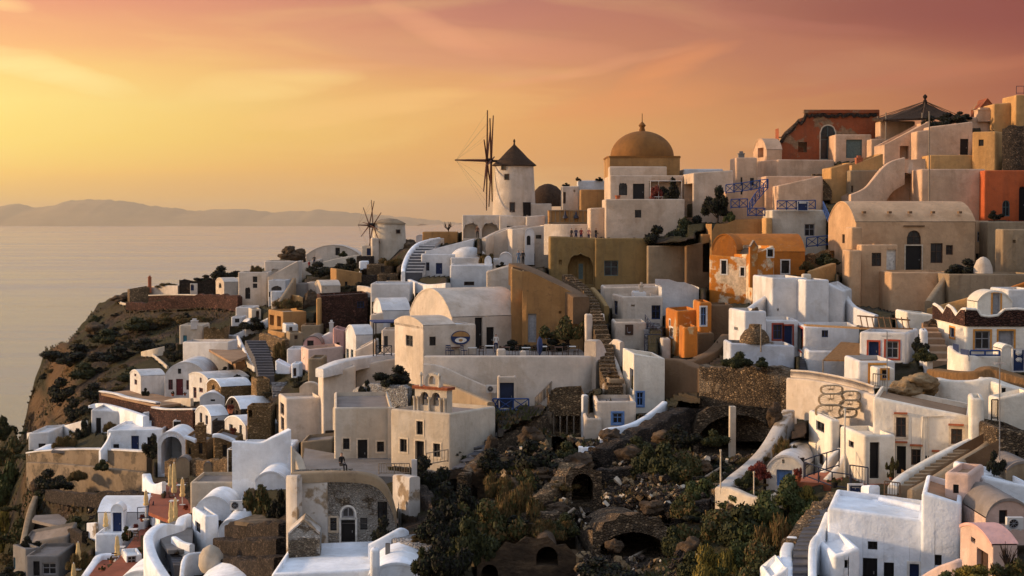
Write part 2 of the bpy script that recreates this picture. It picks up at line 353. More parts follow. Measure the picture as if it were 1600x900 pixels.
def B(label, x0, x1, top, bot, yaw=None, dep=6., lx=None, rx=None, m='white', roof='flat', apex=None, ops='', name='house', cat='house', d=None,
      rm=None, tb=None, tc=None, sink=2.5, par=.3, side='L', key=None, ch=(), wob=0, jag=None):
    if yaw is None:
        if lx is not None: yaw = math.degrees(math.asin(min(.97, (x0-lx)/F_*(d or D(x0,bot))/dep))-math.atan((x0-800)/F_))
        elif rx is not None: yaw = -math.degrees(math.asin(min(.97, (rx-x1)/F_*(d or D(x1,bot))/dep))+math.atan((x1-800)/F_))
        else: yaw = 0
    ya = math.radians(yaw); er = Vector((math.cos(ya), math.sin(ya), 0)); el = Vector((-math.sin(ya), math.cos(ya), 0))
    if rx is None or lx is not None:
        dA = d or D(x0, bot); A = P(x0, top, dA); t = solve(A, er, x1, top); Bp = A+er*t
    else:
        dB = d or D(x1, bot); Bp = P(x1, top, dB); t = solve(Bp, -er, x0, top); A = Bp-er*t
    if lx is not None: dep = abs(solve(A, el, lx, top))
    elif rx is not None: dep = abs(solve(Bp, el, rx, top))
    dep = min(dep, 30)
    Cp = A+el*dep; Dp = Bp+el*dep
    if rx is not None and lx is None: zt = Bp.z
    else: zt = A.z
    refd = Bp.y if (rx is not None and lx is None) else A.y
    zA = zB = zC = zt
    if tb is not None: zB = zat(tb, Bp.y)
    if tc is not None: zC = zat(tc, Cp.y)
    if tb is not None and rx is not None and lx is None: zA = zat(tb, A.y); zB = zt     # tb then gives the far left end
    if tc is not None and rx is not None and lx is None: zD = zat(tc, Dp.y); zC = zA+zD-zB
    zD = zB+zC-zA
    z0 = zat(bot, refd); zb = z0-sink
    W = (Bp-A).length
    root = empty(name, (A+Bp)/2*1.0-Vector((0,0,(A.z+Bp.z)/2-z0)), label, cat)
    lnf = lambda L, a, b_: (lambda u: a+(b_-a)*u/L)
    tF, tL, tR, tK = lnf(W,zA,zB), lnf(dep,zC,zA), lnf(dep,zB,zD), lnf(W,zD,zC)
    cF = cL = ()
    rise = 0
    if roof in ('vF','gF'):
        rise = (zat(apex, (A.y+Bp.y)/2)-zt) if apex else W*.3; rise = max(rise, .3)
        g = arcf(W, rise) if roof == 'vF' else (lambda u: rise*(1-abs(2*u/W-1)))
        tF = lambda u: zt+g(u); tK = tF; cF = [W*.5*(1-math.cos(math.pi*k/16)) for k in range(17)]
    if roof in ('vL','gL'):
        rise = (zat(apex, (A.y+Cp.y)/2)-zt) if apex else dep*.3; rise = max(rise, .3)
        g = arcf(dep, rise) if roof == 'vL' else (lambda u: rise*(1-abs(2*u/dep-1)))
        tL = lambda u: zt+g(u); tR = tL; cL = [dep*.5*(1-math.cos(math.pi*k/16)) for k in range(17)]
    if jag:   # a broken wall head: list of (pixel, pixel row)
        fF = Face(A, Bp, zb, tF)
        js = [fF.hit(px, py) for px, py in jag]
        def tF(u, js=js, z=zt):
            if u <= js[0][0]: return js[0][1]
            for (a, za), (b_, z_b) in zip(js, js[1:]):
                if u <= b_: return za+(z_b-za)*(u-a)/max(b_-a, 1e-4)
            return js[-1][1]
        if name == 'ruined_vault': tF0 = tF; kq_ = 1+dep/A.y
        cF = [j[0] for j in js if 0 < j[0] < W]; cF += [c+.01 for c in cF if c+.01 < W]
        tKd = tF; tK = lambda u: tKd(W-u)*((1+dep/A.y) if name == 'ruined_vault' else 1)
        if name == 'ruined_vault': tL, tR = lnf(dep, tK(W), tF(0)), lnf(dep, tF(W), tK(0))
    fc = {'F': Face(A, Bp, zb, tF, cF), 'L': Face(Cp, A, zb, tL, cL), 'R': Face(Bp, Dp, zb, tR, cL), 'K': Face(Dp, Cp, zb, tK, cF)}
    todo = []
    for s_ in [x.strip() for x in ops.split(';') if x.strip()]:
        fk, rest = s_[0], s_[2:]
        o = opening(fc[fk], rest, root, name)
        if o and not o['deep']: o['rec'] = min(o['rec'], dep*.5)
        if o and o['kind'] == 'T': o['rec'] = dep-.2
        if o and o['deep'] and o['kind'] in 'TAO': f_ = fc[fk]; q0, q1 = f_.at(o['u0'],0), f_.at(o['u1'],0); DEEP.append((q0.x,q0.y,q1.x,q1.y,o['v1'],o['v1'],o['v0'],o['rec']))
        if o: fc[fk].ops.append(o); todo.append((fc[fk], o))
    reg(A, Bp, max(tF(0),zA,tF(W/2)), max(tF(W),zB,tF(W/2)), z0, zb)
    if side_on(Cp, A): reg(Cp, A, max(zC,tL(dep/2)), max(zA,tL(dep/2)), z0, zb)
    if side_on(Bp, Dp): reg(Bp, Dp, max(zB,tR(dep/2)), max(zD,tR(dep/2)), z0, zb)
    ROOFS.append([Vector((q.x,q.y,z)) for q, z in ((A,tF(W/2) if rise and roof[1]=='F' else zA),(Bp,tF(W/2) if rise and roof[1]=='F' else zB),(Dp,zD+(rise if roof!='flat' else 0)),(Cp,zC+(rise if roof!='flat' else 0)))])
    mb = MB()
    for f in fc.values(): f.build(mb)
    if roof == 'flat' and not jag:      # the parapet rim belongs to the wall, its outer edge follows the wall's own cuts
        th_ = .22; ins = {}
        def inn(p, q, r_, z):
            a = (q-p); a.z = 0; a.normalize(); b_ = (r_-p); b_.z = 0; b_.normalize(); v = p+a*th_+b_*th_; return Vector((v.x, v.y, z))
        cA, cB, cC, cD = inn(A,Bp,Cp,zA), inn(Bp,A,Dp,zB), inn(Cp,A,Dp,zC), inn(Dp,Bp,Cp,zD)
        for k_, (i0, i1) in {'F':(cA,cB),'R':(cB,cD),'K':(cD,cC),'L':(cC,cA)}.items():
            f_ = fc[k_]; us = sorted({0., f_.L} | {o['u0'] for o in f_.ops} | {o['u1'] for o in f_.ops} | {o['u0']+(o['u1']-o['u0'])*k/8 for o in f_.ops if o['arch'] for k in range(9)})
            us = [u for u in us if -1e-6 <= u <= f_.L+1e-6]; mb.q([f_.at(u, f_.tf(u)) for u in us]+[i1, i0])
    w = link('wall', mb, m, parent=root, smooth=50, corners=(A, Bp, Cp, Dp) if W > .5 and dep > .5 and not (jag) else None)
    # roof
    rb = MB(); rmn = rm or (m if m in ('white','coollit','warmlit','cream','peach','peachlitc','brightlit','goldlit') else 'greyroof'); th = .22
    def off(p, q, r_, z):    # corner moved inwards
        a = (q-p); a.z = 0; a.normalize(); b_ = (r_-p); b_.z = 0; b_.normalize(); v = p+a*th+b_*th; return Vector((v.x, v.y, z))
    A3, B3, C3, D3 = [Vector((q.x,q.y,z)) for q, z in ((A,zA),(Bp,zB),(Cp,zC),(Dp,zD))]
    if roof == 'flat' and not jag:
        ps = min(par, .25*(zt-z0)+.1)
        i_ = [off(A3,B3,C3,zA), off(B3,A3,D3,zB), off(D3,B3,C3,zD), off(C3,A3,D3,zC)]; o_ = [A3,B3,D3,C3]
        lo = [p-UP*ps for p in i_]
        for k in range(4):
            j = (k+1)%4; mb_ = rb
            rb.q([i_[k],i_[j],lo[j],lo[k]], 1)
        rb.q(lo, 0); link('roof', rb, [rmn, m if m not in ('darkstone','redstone','tanstone') else m], parent=root, smooth=30)
    elif roof in ('vF','gF'):
        us = cF if roof == 'vF' else [0, W/2, W]; us = us if roof == 'vF' else us
        ov = .06
        for a, b_ in zip(us, us[1:]):
            pa, pb = A+er*a, A+er*b_; za, z_b = tF(a)+ov, tF(b_)+ov
            F0 = -el*.05; K0 = el*(dep+.05)
            q = [Vector((pa.x,pa.y,za))+F0, Vector((pb.x,pb.y,z_b))+F0, Vector((pb.x,pb.y,z_b))+K0, Vector((pa.x,pa.y,za))+K0]; rb.q(q)
            rb.q([q[0]-UP*.14, q[1]-UP*.14, q[1], q[0]])
        link('roof', rb, rmn, parent=root, smooth=40)
    elif roof in ('vL','gL'):
        us = cL if roof == 'vL' else [0, dep/2, dep]; ov = .06
        for a, b_ in zip(us, us[1:]):
            pa, pb = Cp-el*a, Cp-el*b_; za, z_b = tL(a)+ov, tL(b_)+ov; F0 = -er*.05; K0 = er*(W+.05)
            q = [Vector((pa.x,pa.y,za))+F0, Vector((pb.x,pb.y,z_b))+F0, Vector((pb.x,pb.y,z_b))+K0, Vector((pa.x,pa.y,za))+K0]; rb.q(q)
            rb.q([q[0]-UP*.14, q[1]-UP*.14, q[1], q[0]])
        link('roof', rb, rmn, parent=root, smooth=40)
    elif jag:
        kq = 1+dep/A.y
        if name == 'ruined_vault':
            us = sorted({0., W} | set(c for c in cF if 0 < c < W))
            for a, b_ in zip(us, us[1:]):
                pa, pb = A+er*a, A+er*b_; rb.q([Vector((pa.x,pa.y,tF(a))), Vector((pb.x,pb.y,tF(b_))), Vector((pb.x,pb.y,0))+el*dep+UP*(tF(b_)*kq), Vector((pa.x,pa.y,0))+el*dep+UP*(tF(a)*kq)])
            link('roof', rb, m, parent=root)
        else:
            z = zt-1.2; rb.q([Vector((p.x,p.y,z)) for p in (A3,B3,D3,C3)]); link('floor_slab', rb, 'greyroof', parent=root)
    for f, o in todo: fill(f, o, root)
    info = dict(root=root, A=A3, B=B3, C=C3, D=D3, zt=zt, z0=z0, er=er, el=el, W=W, dep=dep, f=fc, m=m, rise=rise)
    if key: HS[key] = info
    for c_ in ch: chimney(info, *c_)
    return info
def chimney(h, px, pt, pb, w, m=None, u=.3):
    # on the roof, u = how far back
    A = h['A']+h['el']*(h['dep']*u); t = solve(A, h['er'], px, pb); q = A+h['er']*t; s = w/F_*q.y; z1 = zat(pt, q.y); z0 = min(h['zt'], z1)-.6
    mb = MB(); mb.box((q.x,q.y,(z0+z1)/2), h['er']*s/2, h['el']*s/2, UP*(z1-z0)/2); mb.box((q.x,q.y,z1+.06), h['er']*(s/2+.06), h['el']*(s/2+.06), UP*.06)
    mb.box((q.x,q.y,z1+.25), h['er']*s*.3, h['el']*s*.3, UP*.14)
    return link('chimney', mb, m or h['m'], parent=h['root'])
def smoothline(pts, n):
    if n <= 1 or len(pts) < 3: return pts
    out = []
    for i in range(len(pts)-1):
        p0, p1, p2, p3 = pts[max(i-1,0)], pts[i], pts[i+1], pts[min(i+2,len(pts)-1)]
        for k in range(n):
            t = k/n; out.append(p1*.5*2*(1)+(p2-p0)*.5*t+(p0*2-p1*5+p2*4-p3)*.5*t*t+(p1*3-p0-p2*3+p3)*.5*t**3)
    out.append(pts[-1]); return out
def WL(label, pts, m='white', t=.4, cap=None, sm=4, name='garden_wall', cat='wall', sink=1.2, d=None, group=None):
    """free-standing or retaining wall; pts = (px, row of its top, row of its foot [, metres])"""
    T, Z = [], []
    for p in pts:
        dd = p[3] if len(p) > 3 else (d or D(p[0], p[2])); a = P(p[0], p[1], dd); T.append(a); Z.append(Vector((zat(p[2], dd)-sink,0,0)))
    rough = m in ('darkstone','redstone','tanstone','ochrestone','whitestone','mixstone') and not cap
    if rough: sm = max(sm, 9)
    T = smoothline(T, sm); Z = smoothline(Z, sm)
    if rough: T = [p+UP*(.28*noise.noise(p*1.3)+.15*noise.noise(p*3.7))+Vector((0,.18*noise.noise(p*1.1+Vector((5,5,5))),0)) for p in T]
    loc = sum(T, Vector())/len(T); loc.z = min(z.x for z in Z)+sink
    if sink >= 1:
        for i in range(len(T)-1): reg(T[i], T[i+1], T[i].z, T[i+1].z, (Z[i].x+Z[i+1].x)/2+sink, (Z[i].x+Z[i+1].x)/2)
    mb = MB(); cb = MB(); n = len(T); N = []
    for i in range(n):
        e = T[min(i+1,n-1)]-T[max(i-1,0)]; e.z = 0; e.normalize(); N.append(e.cross(UP))
    def strip(b, prof, mi=0):
        R = []
        for i in range(n):
            R.append([T[i]+N[i]*o+UP*z if z is not None else Vector((T[i].x+N[i].x*o, T[i].y+N[i].y*o, Z[i].x)) for o, z in prof])
        for i in range(n-1):
            for k in range(len(prof)-1): b.q([R[i][k+1], R[i][k], R[i+1][k], R[i+1][k+1]][::-1], mi)
        b.q(R[0][::-1], mi); b.q(R[-1], mi)
    h = t/2; r = min(.12, h*.6)
    strip(mb, [(h,None),(h,-r),(h-r*.4,-r*.3),(h-r,0),(-h+r,0),(-h+r*.4,-r*.3),(-h,-r),(-h,None)])
    if cap:
        root = empty(name, loc, label, cat, group); link('wall_body', mb, m, parent=root, smooth=50)
        strip(cb, [(h+.05,-.02),(h+.05,.10),(h-.02,.16),(-h+.02,.16),(-h-.05,.10),(-h-.05,-.02)]); link('coping', cb, cap, parent=root, smooth=50); return root
    o = link(name, mb, m, loc=loc, smooth=50); tag(o, label, cat, group); return o
def SL(label, pts, z=None, m='cream', th=.3, name='terrace', cat='terrace', kind='structure'):
    """level floor; pts = pixels of its edge; z from the first pixel's ground distance when not given"""
    if z is None: z = zat(pts[0][1], D(*pts[0]))
    V = []
    for px, py in pts:
        s = zat(py, 1.0)
        dd = z/s if s < -1e-4 else 300; V.append(P(px, py, dd))
    mb = MB(); mb.q(V[::-1] if (V[1]-V[0]).cross(V[2]-V[1]).z < 0 else V); n = len(V)
    for k in range(n): mb.q([V[k], V[(k+1)%n], V[(k+1)%n]-UP*th, V[k]-UP*th])
    loc = sum(V, Vector())/n; o = link(name, mb, m, loc=loc)
    if kind == 'structure': o['kind'] = 'structure'
    else: tag(o, label, cat)
    return o
def ST(label, nodes, n, m='paving', name='stairway', dd=None, cat='stairs', nose=None):
    """flight of steps; nodes from foot to head = (px left, py left, px right, py right)"""
    mb = MB(); L = []; R = []
    for k, q in enumerate(nodes):
        d_ = dd[k] if dd else D((q[0]+q[2])/2, (q[1]+q[3])/2); L.append(P(q[0], q[1], d_-.3)); R.append(P(q[2], q[3], d_-.3))
    def at(Q, t):
        s = t*(len(Q)-1); i = min(int(s), len(Q)-2); return Q[i].lerp(Q[i+1], s-i)
    for k in range(n):
        a, b_, c_, e = at(L,k/n), at(R,k/n), at(R,(k+1)/n), at(L,(k+1)/n); z0 = min(a.z,b_.z); z1 = max(c_.z, e.z, z0+.02)
        g = lambda p, z: Vector((p.x,p.y,z))
        mb.q([g(a,z1),g(b_,z1),g(c_,z1),g(e,z1)], 0); zm = z0+(z1-z0)*.55 if nose else z1; mb.q([g(a,z0-1),g(b_,z0-1),g(b_,zm),g(a,zm)], 0)
        if nose: mb.q([g(a,zm),g(b_,zm),g(b_,z1),g(a,z1)], 1)
        mb.q([g(e,z0-1),g(a,z0-1),g(a,z1),g(e,z1)], 1); mb.q([g(b_,z0-1),g(c_,z0-1),g(c_,z1),g(b_,z1)], 1)
    o = link(name, mb, [m, nose or m], loc=(L[0]+R[0])/2); return tag(o, label, cat)
# ------------------------------------------------ special things
def windmill(label, px, pyb, d, r0, r1, pyeave, pyapex, mat, capmat, axis_deg, hub, R, bow, nsp, flat_cap=False, ops=(), twig=0, beam=.16):
    base = P(px, pyb, d); ze = zat(pyeave, d); za = zat(pyapex, d)
    root = empty('windmill', base, label, 'windmill'); H = ze-base.z
    N = 40
    mb = MB(); mb.lathe(base, [(r0, -2.5), (r0, 0), (r0+(r1-r0)*.5, H*.5), (r1, H)], N); link('tower', mb, mat, parent=root, smooth=40)
    cb = MB(); hc = za-ze
    if flat_cap: cb.lathe(base, [(r1+.12, H), (r1+.1, H+.12), (r1*.82, H+hc*.45), (r1*.5, H+hc*.85), (.02, H+hc)], N)
    else:
        cb.lathe(base, [(r1+.02, H-.1), (r1+.42, H-.02), (r1+.38, H+.12), (r1*.72, H+hc*.34), (r1*.42, H+hc*.62), (.16, H+hc*.93), (.1, H+hc*1.03), (.16, H+hc*1.08), (.14, H+hc*1.14), (.02, H+hc*1.2)], N)
    cp = link('cap', cb, capmat, parent=root, smooth=60)
    for (x0,y0,x1,y1,kind) in ops:   # openings set into the round wall
        xm = (x0+x1)/2; ym = (y0+y1)/2; s = d/F_; ox = (xm-px)*s; zc = zat(ym, d); rr = r0+(r1-r0)*(zc-base.z)/H
        an = -math.acos(max(-.96, min(.96, ox/rr))); n = Vector((math.cos(an), math.sin(an), 0)); e = UP.cross(n); w = (x1-x0)*s/max(.35, abs(math.sin(an))); h = (y1-y0)*s
        q = Vector((base.x, base.y, zc))+n*(rr-.02); fb = MB()
        for sx in (-1, 1): fb.box(q+e*sx*w/2, e*.06, n*.1, UP*(h/2+.06))
        for sz in (-1, 1): fb.box(q+UP*sz*h/2, e*(w/2), n*.1, UP*.06)
        if kind == 'door':
            fb.box(q, e*w/2, n*.05, UP*h/2); fb.box(q+n*.05, e*w*.36, n*.03, UP*h*.4); link('door', fb, 'fr_k', parent=root)
        else:
            wo = link('window', fb, 'fr_n', parent=root); pb = MB(); pb.box(q, e*w/2, n*.04, UP*h/2); link('pane', pb, 'pane', parent=wo)
    # sail wheel
    ax = Vector((math.cos(math.radians(axis_deg)), math.sin(math.radians(axis_deg)), .02)).normalized()
    hb = P(hub[0], hub[1], d); back = Vector((base.x, base.y, hb.z-.2)); hbp = back+ax*((Vector((hb.x,hb.y,0))-Vector((back.x,back.y,0))).length); hbp.z = hb.z
    s1 = ax.cross(UP).normalized(); s2 = s1.cross(ax).normalized()
    mb = MB(); mb.tube([back, hbp+ax*.3], .2, 8, r2=.16); link('shaft', mb, 'darkwood', parent=root)
    mb = MB(); mb.tube([hbp-ax*.5, hbp+ax*.5], .36, 10); hub_o = link('hub', mb, 'darkwood', parent=root)
    mb = MB(); mb.tube([hbp, hbp+ax*bow], beam*.75, 7, r2=beam*.35); link('bowsprit', mb, 'redwood', parent=root)
    rnd = random.Random(int(px))
    for k in range(nsp):
        an = 2*math.pi*k/nsp+.13; dv = (s1*math.cos(an)+s2*math.sin(an)); rr = R*(1 if not twig else 1-twig*rnd.random())
        o_ = ax*(.3 if k%2 else -.3); kb = dv.cross(ax)*.12*(1 if k%2 else -1)
        mb = MB(); mb.tube([hbp+o_, hbp+o_+dv*rr*.5+kb*.4, hbp+o_+dv*rr+kb], beam*.5, 5, r2=beam*.28); link('spoke', mb, 'redwood', parent=root)
        mb = MB(); mb.tube([hbp+ax*bow*.97, hbp+o_+dv*rr*.97+kb], .011, 3); link('stay_rope', mb, 'greywood', parent=root)
    return root
def dome(parent, c, r, z0, h, mat='domecl', finial=True, n=48, name='dome', sx=1):
    mb = MB(); K = 14; prof = [(r*1.0, -.02)]+[(r*math.cos(math.pi/2*k/K)+.001, h*math.sin(math.pi/2*k/K)) for k in range(K+1)]
    mb.lathe((c[0],c[1],z0), prof, n); o = link(name, mb, mat, parent=parent, smooth=60)
    if finial:
        mb = MB(); mb.lathe((c[0],c[1],z0+h), [(.35,-.1),(.42,.1),(.3,.45),(.5,.75),(.25,1.05),(.06,1.25),(.05,2.3),(.0,2.4)], 12); link('finial', mb, 'domecl', parent=o, smooth=60)
    return o
def leafmesh(name, mats, n, seed, leaf=.16, flat=.8, lump=.35, stem=True, spiky=False):
    """unit bush: leaves through a lumpy volume of radius about 1, with twigs"""
    rnd = random.Random(seed); mb = MB(); cl = [Vector((rnd.gauss(0,.42), rnd.gauss(0,.42), abs(rnd.gauss(.35,.3)))) for _ in range(13)]
    for i in range(n):
        c = cl[rnd.randrange(len(cl))]; d = Vector((rnd.gauss(0,1), rnd.gauss(0,1), rnd.gauss(0,1))).normalized()
        p = c+d*lump*(rnd.random()**.35); p.z = max(.02, p.z*flat)
        a = Vector((rnd.gauss(0,1), rnd.gauss(0,1), rnd.gauss(0,1)+(2.5 if spiky else .3))).normalized(); b_ = a.cross(d).normalized() if a.cross(d).length > .01 else Vector((1,0,0))
        s = leaf*(.5+rnd.random()); w = s*(.22 if spiky else .5)
        mb.q([p-b_*w-a*s*.3, p+b_*w-a*s*.3, p+b_*w*.5+a*s, p-b_*w*.5+a*s], 0 if rnd.random() < .72 else 1)
    if stem:
        for c in cl: mb.tube([(0,0,-.15), (c.x*.4,c.y*.4,c.z*.3), (c.x,c.y,c.z*flat)], .03, 4, mi=2, r2=.01)
    me = bpy.data.meshes.new(name); me.from_pydata(mb.v, [], mb.f)
    for k in mats: me.materials.append(MATS[k])
    me.polygons.foreach_set('material_index', mb.m); return me
def leafmat(name, col, tr=.15):
    m, t, b = newmat(name); v = coords(t)
    t.c(mix(t, nz(t, v, 1.7, 4), c4(col, .55), c4(col, 1.5)), b.inputs['Base Color']); b.inputs['Roughness'].default_value = .75; MATS[name] = m
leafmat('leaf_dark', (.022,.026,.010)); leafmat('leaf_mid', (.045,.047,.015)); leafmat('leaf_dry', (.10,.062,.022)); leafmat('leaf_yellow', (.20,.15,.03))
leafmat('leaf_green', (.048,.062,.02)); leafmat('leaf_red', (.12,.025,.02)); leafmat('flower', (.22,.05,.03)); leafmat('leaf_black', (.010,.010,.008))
BM = {'dark': leafmesh('bush_dark', ['leaf_dark','leaf_mid','darkwood'], 7000, 1, .075), 'mid': leafmesh('bush_mid', ['leaf_mid','leaf_dry','darkwood'], 7000, 2, .075),
 'dry': leafmesh('bush_dry', ['leaf_dry','leaf_mid','darkwood'], 6500, 3, .09, spiky=True), 'yellow': leafmesh('bush_yellow', ['leaf_yellow','leaf_mid','darkwood'], 7000, 4, .09, spiky=True),
 'green': leafmesh('bush_green', ['leaf_green','leaf_mid','darkwood'], 7000, 5, .07), 'red': leafmesh('bush_red', ['leaf_red','flower','darkwood'], 3500, 6, .08),
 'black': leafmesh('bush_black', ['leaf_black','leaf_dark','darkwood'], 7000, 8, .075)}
LBC = {}
def BU(label, px, pyb, wpx, hpx, kind='dark', d=None, name='bush', cat='bush', group=None, z=None, rz=None):
    d_ = d or D(px, pyb)-.6; p = P(px, pyb, d_); s = wpx/F_*d_/2; h = hpx/F_*d_
    o = bpy.data.objects.new(name, BM[kind]); o.location = (p.x, p.y, p.z-.08*h); o.scale = (s/.88, s/.88, h/.92); o.rotation_euler.z = (px*7.3+pyb) % 6.28 if rz is None else rz
    C.objects.link(o); return tag(o, label, cat, group)
def tree(label, px, pyb, wpx, hpx, kind='dark', d=None, sparse=False):
    d_ = d or D(px, pyb)-.5; p = P(px, pyb, d_); s = wpx/F_*d_/2; h = hpx/F_*d_; root = empty('tree', p, label, 'tree'); rnd = random.Random(int(px+pyb))
    mb = MB(); th = h*.45; mb.tube([p-UP*.4, p+Vector((.1*s,0,th*.5)), p+Vector((.05*s,0,th))], .07*h*.4+.04, 7, r2=.04)
    for k in range(7 if not sparse else 12):
        a = rnd.random()*6.28; e = p+Vector((math.cos(a)*s*.7, math.sin(a)*s*.7, h*(.6+.35*rnd.random()))); mb.tube([p+Vector((.05*s,0,th*(.5+.5*rnd.random()))), p.lerp(e,.6)+UP*.15, e], .05, 5, r2=.012)
        if sparse:
            for j in range(3):
                f = e+Vector((rnd.gauss(0,.25*s), rnd.gauss(0,.25*s), rnd.random()*.3*h)); mb.tube([p.lerp(e,.6)+UP*.15, f], .025, 4, r2=.008)
    link('trunk', mb, 'darkwood', parent=root)
    if not sparse:
        o = bpy.data.objects.new('crown', BM[kind]); o.parent = root; o.location = (0,0,h*.33); o.scale = (s/.88, s/.88, h*.7); C.objects.link(o)
    return root
UMB = {}
def umbrella(label, px, pytop, pybot, d=None, w=8, pole_bot=None):
    d_ = d or D(px, pole_bot or pybot)-1; a = P(px, pytop, d_); b_ = P(px, pybot, d_); g = P(px, pole_bot or pybot+14, d_)
    root = empty('parasol', g, label, 'parasol', 'closed parasols on the terraces below the arch'); h = a.z-b_.z; r = .29
    mb = MB(); mb.lathe((b_.x,b_.y,b_.z), [(.10,h*1.0),(.13,h*.93),(r*.55,h*.72),(r*.78,h*.45),(r*.62,h*.22),(r*.95,h*.12),(r*.8,0.02),(.06,.0)][::-1], 14, j=.10); link('canopy', mb, 'canvas', parent=root, smooth=50)
    mb = MB(); mb.tube([g, (a.x,a.y,a.z+.12)], .045, 6); link('pole', mb, 'fr_w', parent=root)
    mb = MB(); mb.lathe(g, [(.02,.1),(.3,.1),(.32,0),(.02,0)][::-1], 12); link('base', mb, 'acwhite', parent=root)
    mb = MB(); mb.lathe((b_.x,b_.y,b_.z+h*.3), [(r*.72,0),(r*.74,.06),(r*.72,.12)], 12); link('strap', mb, 'canvas', parent=root)
    return root
def railing(label, pts, h=1.0, mat='blueiron', x=True, d=None, dlist=None, name='railing', bars=False, r=None, step=1.1, cat='railing'):
    """pts = pixels along the foot"""
    r = r or (.05 if mat == 'blueiron' else .03)
    Q = [P(px, py, (dlist[i] if dlist else (d or D(px, py)-.4))) for i, (px, py) in enumerate(pts)]
    loc = Q[0]; root = empty(name, loc, label, cat); tb = MB(); xb = MB()
    for a, b_ in zip(Q, Q[1:]):
        L = (b_-a).length; n = max(1, round(L/step))
        for z in (h, h*.12): tb.tube([a+UP*z, b_+UP*z], r*1.25, 5)
        for k in range(n+1):
            p = a.lerp(b_, k/n); pb = MB(); pb.tube([p, p+UP*h], r*1.3, 5); link('post', pb, mat, parent=root)
            if k < n:
                q = a.lerp(b_, (k+1)/n)
                if x:
                    xb.tube([p+UP*h*.15, q+UP*h*.97], r*.8, 4); xb.tube([q+UP*h*.15, p+UP*h*.97], r*.8, 4)
                if bars:
                    for j in range(1, 6): m_ = p.lerp(q, j/6); xb.tube([m_+UP*h*.12, m_+UP*h], r*.55, 4)
    link('rails', tb, mat, parent=root)
    if xb.v: link('lattice', xb, mat, parent=root)
    return root
def acunit(label, px, pyb, wpx, d, yaw=0, zoff=0):
    p = P(px, pyb, d); w = wpx/F_*d; h = w*.72; y = math.radians(yaw); e = Vector((math.cos(y), math.sin(y), 0)); n = e.cross(UP)
    root = empty('air_conditioner', p, label, 'air conditioner'); mb = MB(); mb.box(p+UP*(h/2+.05), e*w/2, n*w*.2, UP*h/2)
    mb.box(p+e*w*.3+UP*.03, e*.05, n*w*.2, UP*.03); mb.box(p-e*w*.3+UP*.03, e*.05, n*w*.2, UP*.03); link('casing', mb, 'acwhite', parent=root)
    fb = MB(); c = p+UP*(h/2+.05)-e*w*.12+n*(w*.2+.01); R = h*.38
    ring = [c+(e*math.cos(a)+UP*math.sin(a))*R for a in [k*math.pi/12 for k in range(24)]]
    fb.q([r_+n*.004 for r_ in ring]); link('fan_grille', fb, 'fr_k', parent=root)
    rb = MB(); rb.tube([r_+n*.02 for r_ in ring]+[ring[0]+n*.02], .02, 4, cap=False)
    for k in range(0, 12, 3): rb.tube([ring[k]+n*.03, ring[k+12]+n*.03], .012, 4)
    link('guard', rb, 'metal', parent=root); return root
def pole(label, px, pt, pb, d=None, r=.05, m='greywood', name='pole', cat='pole', lean=0):
    d_ = d or D(px, pb)-.4; a = P(px, pb, d_); b_ = P(px+lean, pt, d_); mb = MB(); mb.tube([a-UP*.4, b_], r, 6, r2=r*.8)
    mb.tube([b_-UP*.05, b_+UP*.06], r*1.3, 6); return tag(link(name, mb, m, loc=a), label, cat)
def aerial(label, px, pt, pb, d=None, wp=16):
    d_ = d or D(px, pb)-.4; a = P(px, pb, d_); b_ = P(px, pt, d_); root = empty('antenna', a, label, 'antenna')
    mb = MB(); mb.tube([a-UP*.3, b_], .035, 5); link('mast', mb, 'metal', parent=root); mb = MB(); w = wp/F_*d_/2
    mb.tube([b_-UP*.3+Vector((-w,0,0)), b_-UP*.3+Vector((w,.3,0))], .018, 4)
    for k in range(7): c = b_-UP*.3+Vector((w*(k-3)/3.2, .1, 0)); mb.tube([c-Vector((0,.35,.0)), c+Vector((0,.35,.05))], .012, 3)
    link('crossbar', mb, 'metal', parent=root); return root
def POT(label, px, pb, w, d=None, plant='mid', ph=1.6, m='terracotta', group=None):
    d_ = d or D(px, pb)-.5; p = P(px, pb, d_); s = w/F_*d_/2; root = empty('plant_pot', p, label, 'plant pot', group); mb = MB()
    mb.lathe(p, [(.02,0),(s*.62,0),(s*.95,s*1.25),(s*1.08,s*1.3),(s*1.08,s*1.5),(s*.85,s*1.5),(s*.8,s*1.2),(.02,s*1.2)], 14); link('pot', mb, m, parent=root, smooth=50)
    if plant:
        o = bpy.data.objects.new('plant', BM[plant]); o.parent = root; o.location = (0,0,s*1.3); o.scale = (s*1.2, s*1.2, s*ph); C.objects.link(o)
    return root
def table_set(label, px, pb, d, cloth='cloth_whitec', sq=True):
    p = P(px, pb, d); root = empty('table', p, label, 'table'); mb = MB(); mb.abox(p+UP*.74, .8, .8, .05); link('tabletop', mb, cloth, parent=root)
    for a in (-1,1):
        for b_ in (-1,1): mb = MB(); mb.tube([p+Vector((a*.33,b_*.33,0)), p+Vector((a*.33,b_*.33,.73))], .03, 5); link('leg', mb, 'greywood', parent=root)
    return root
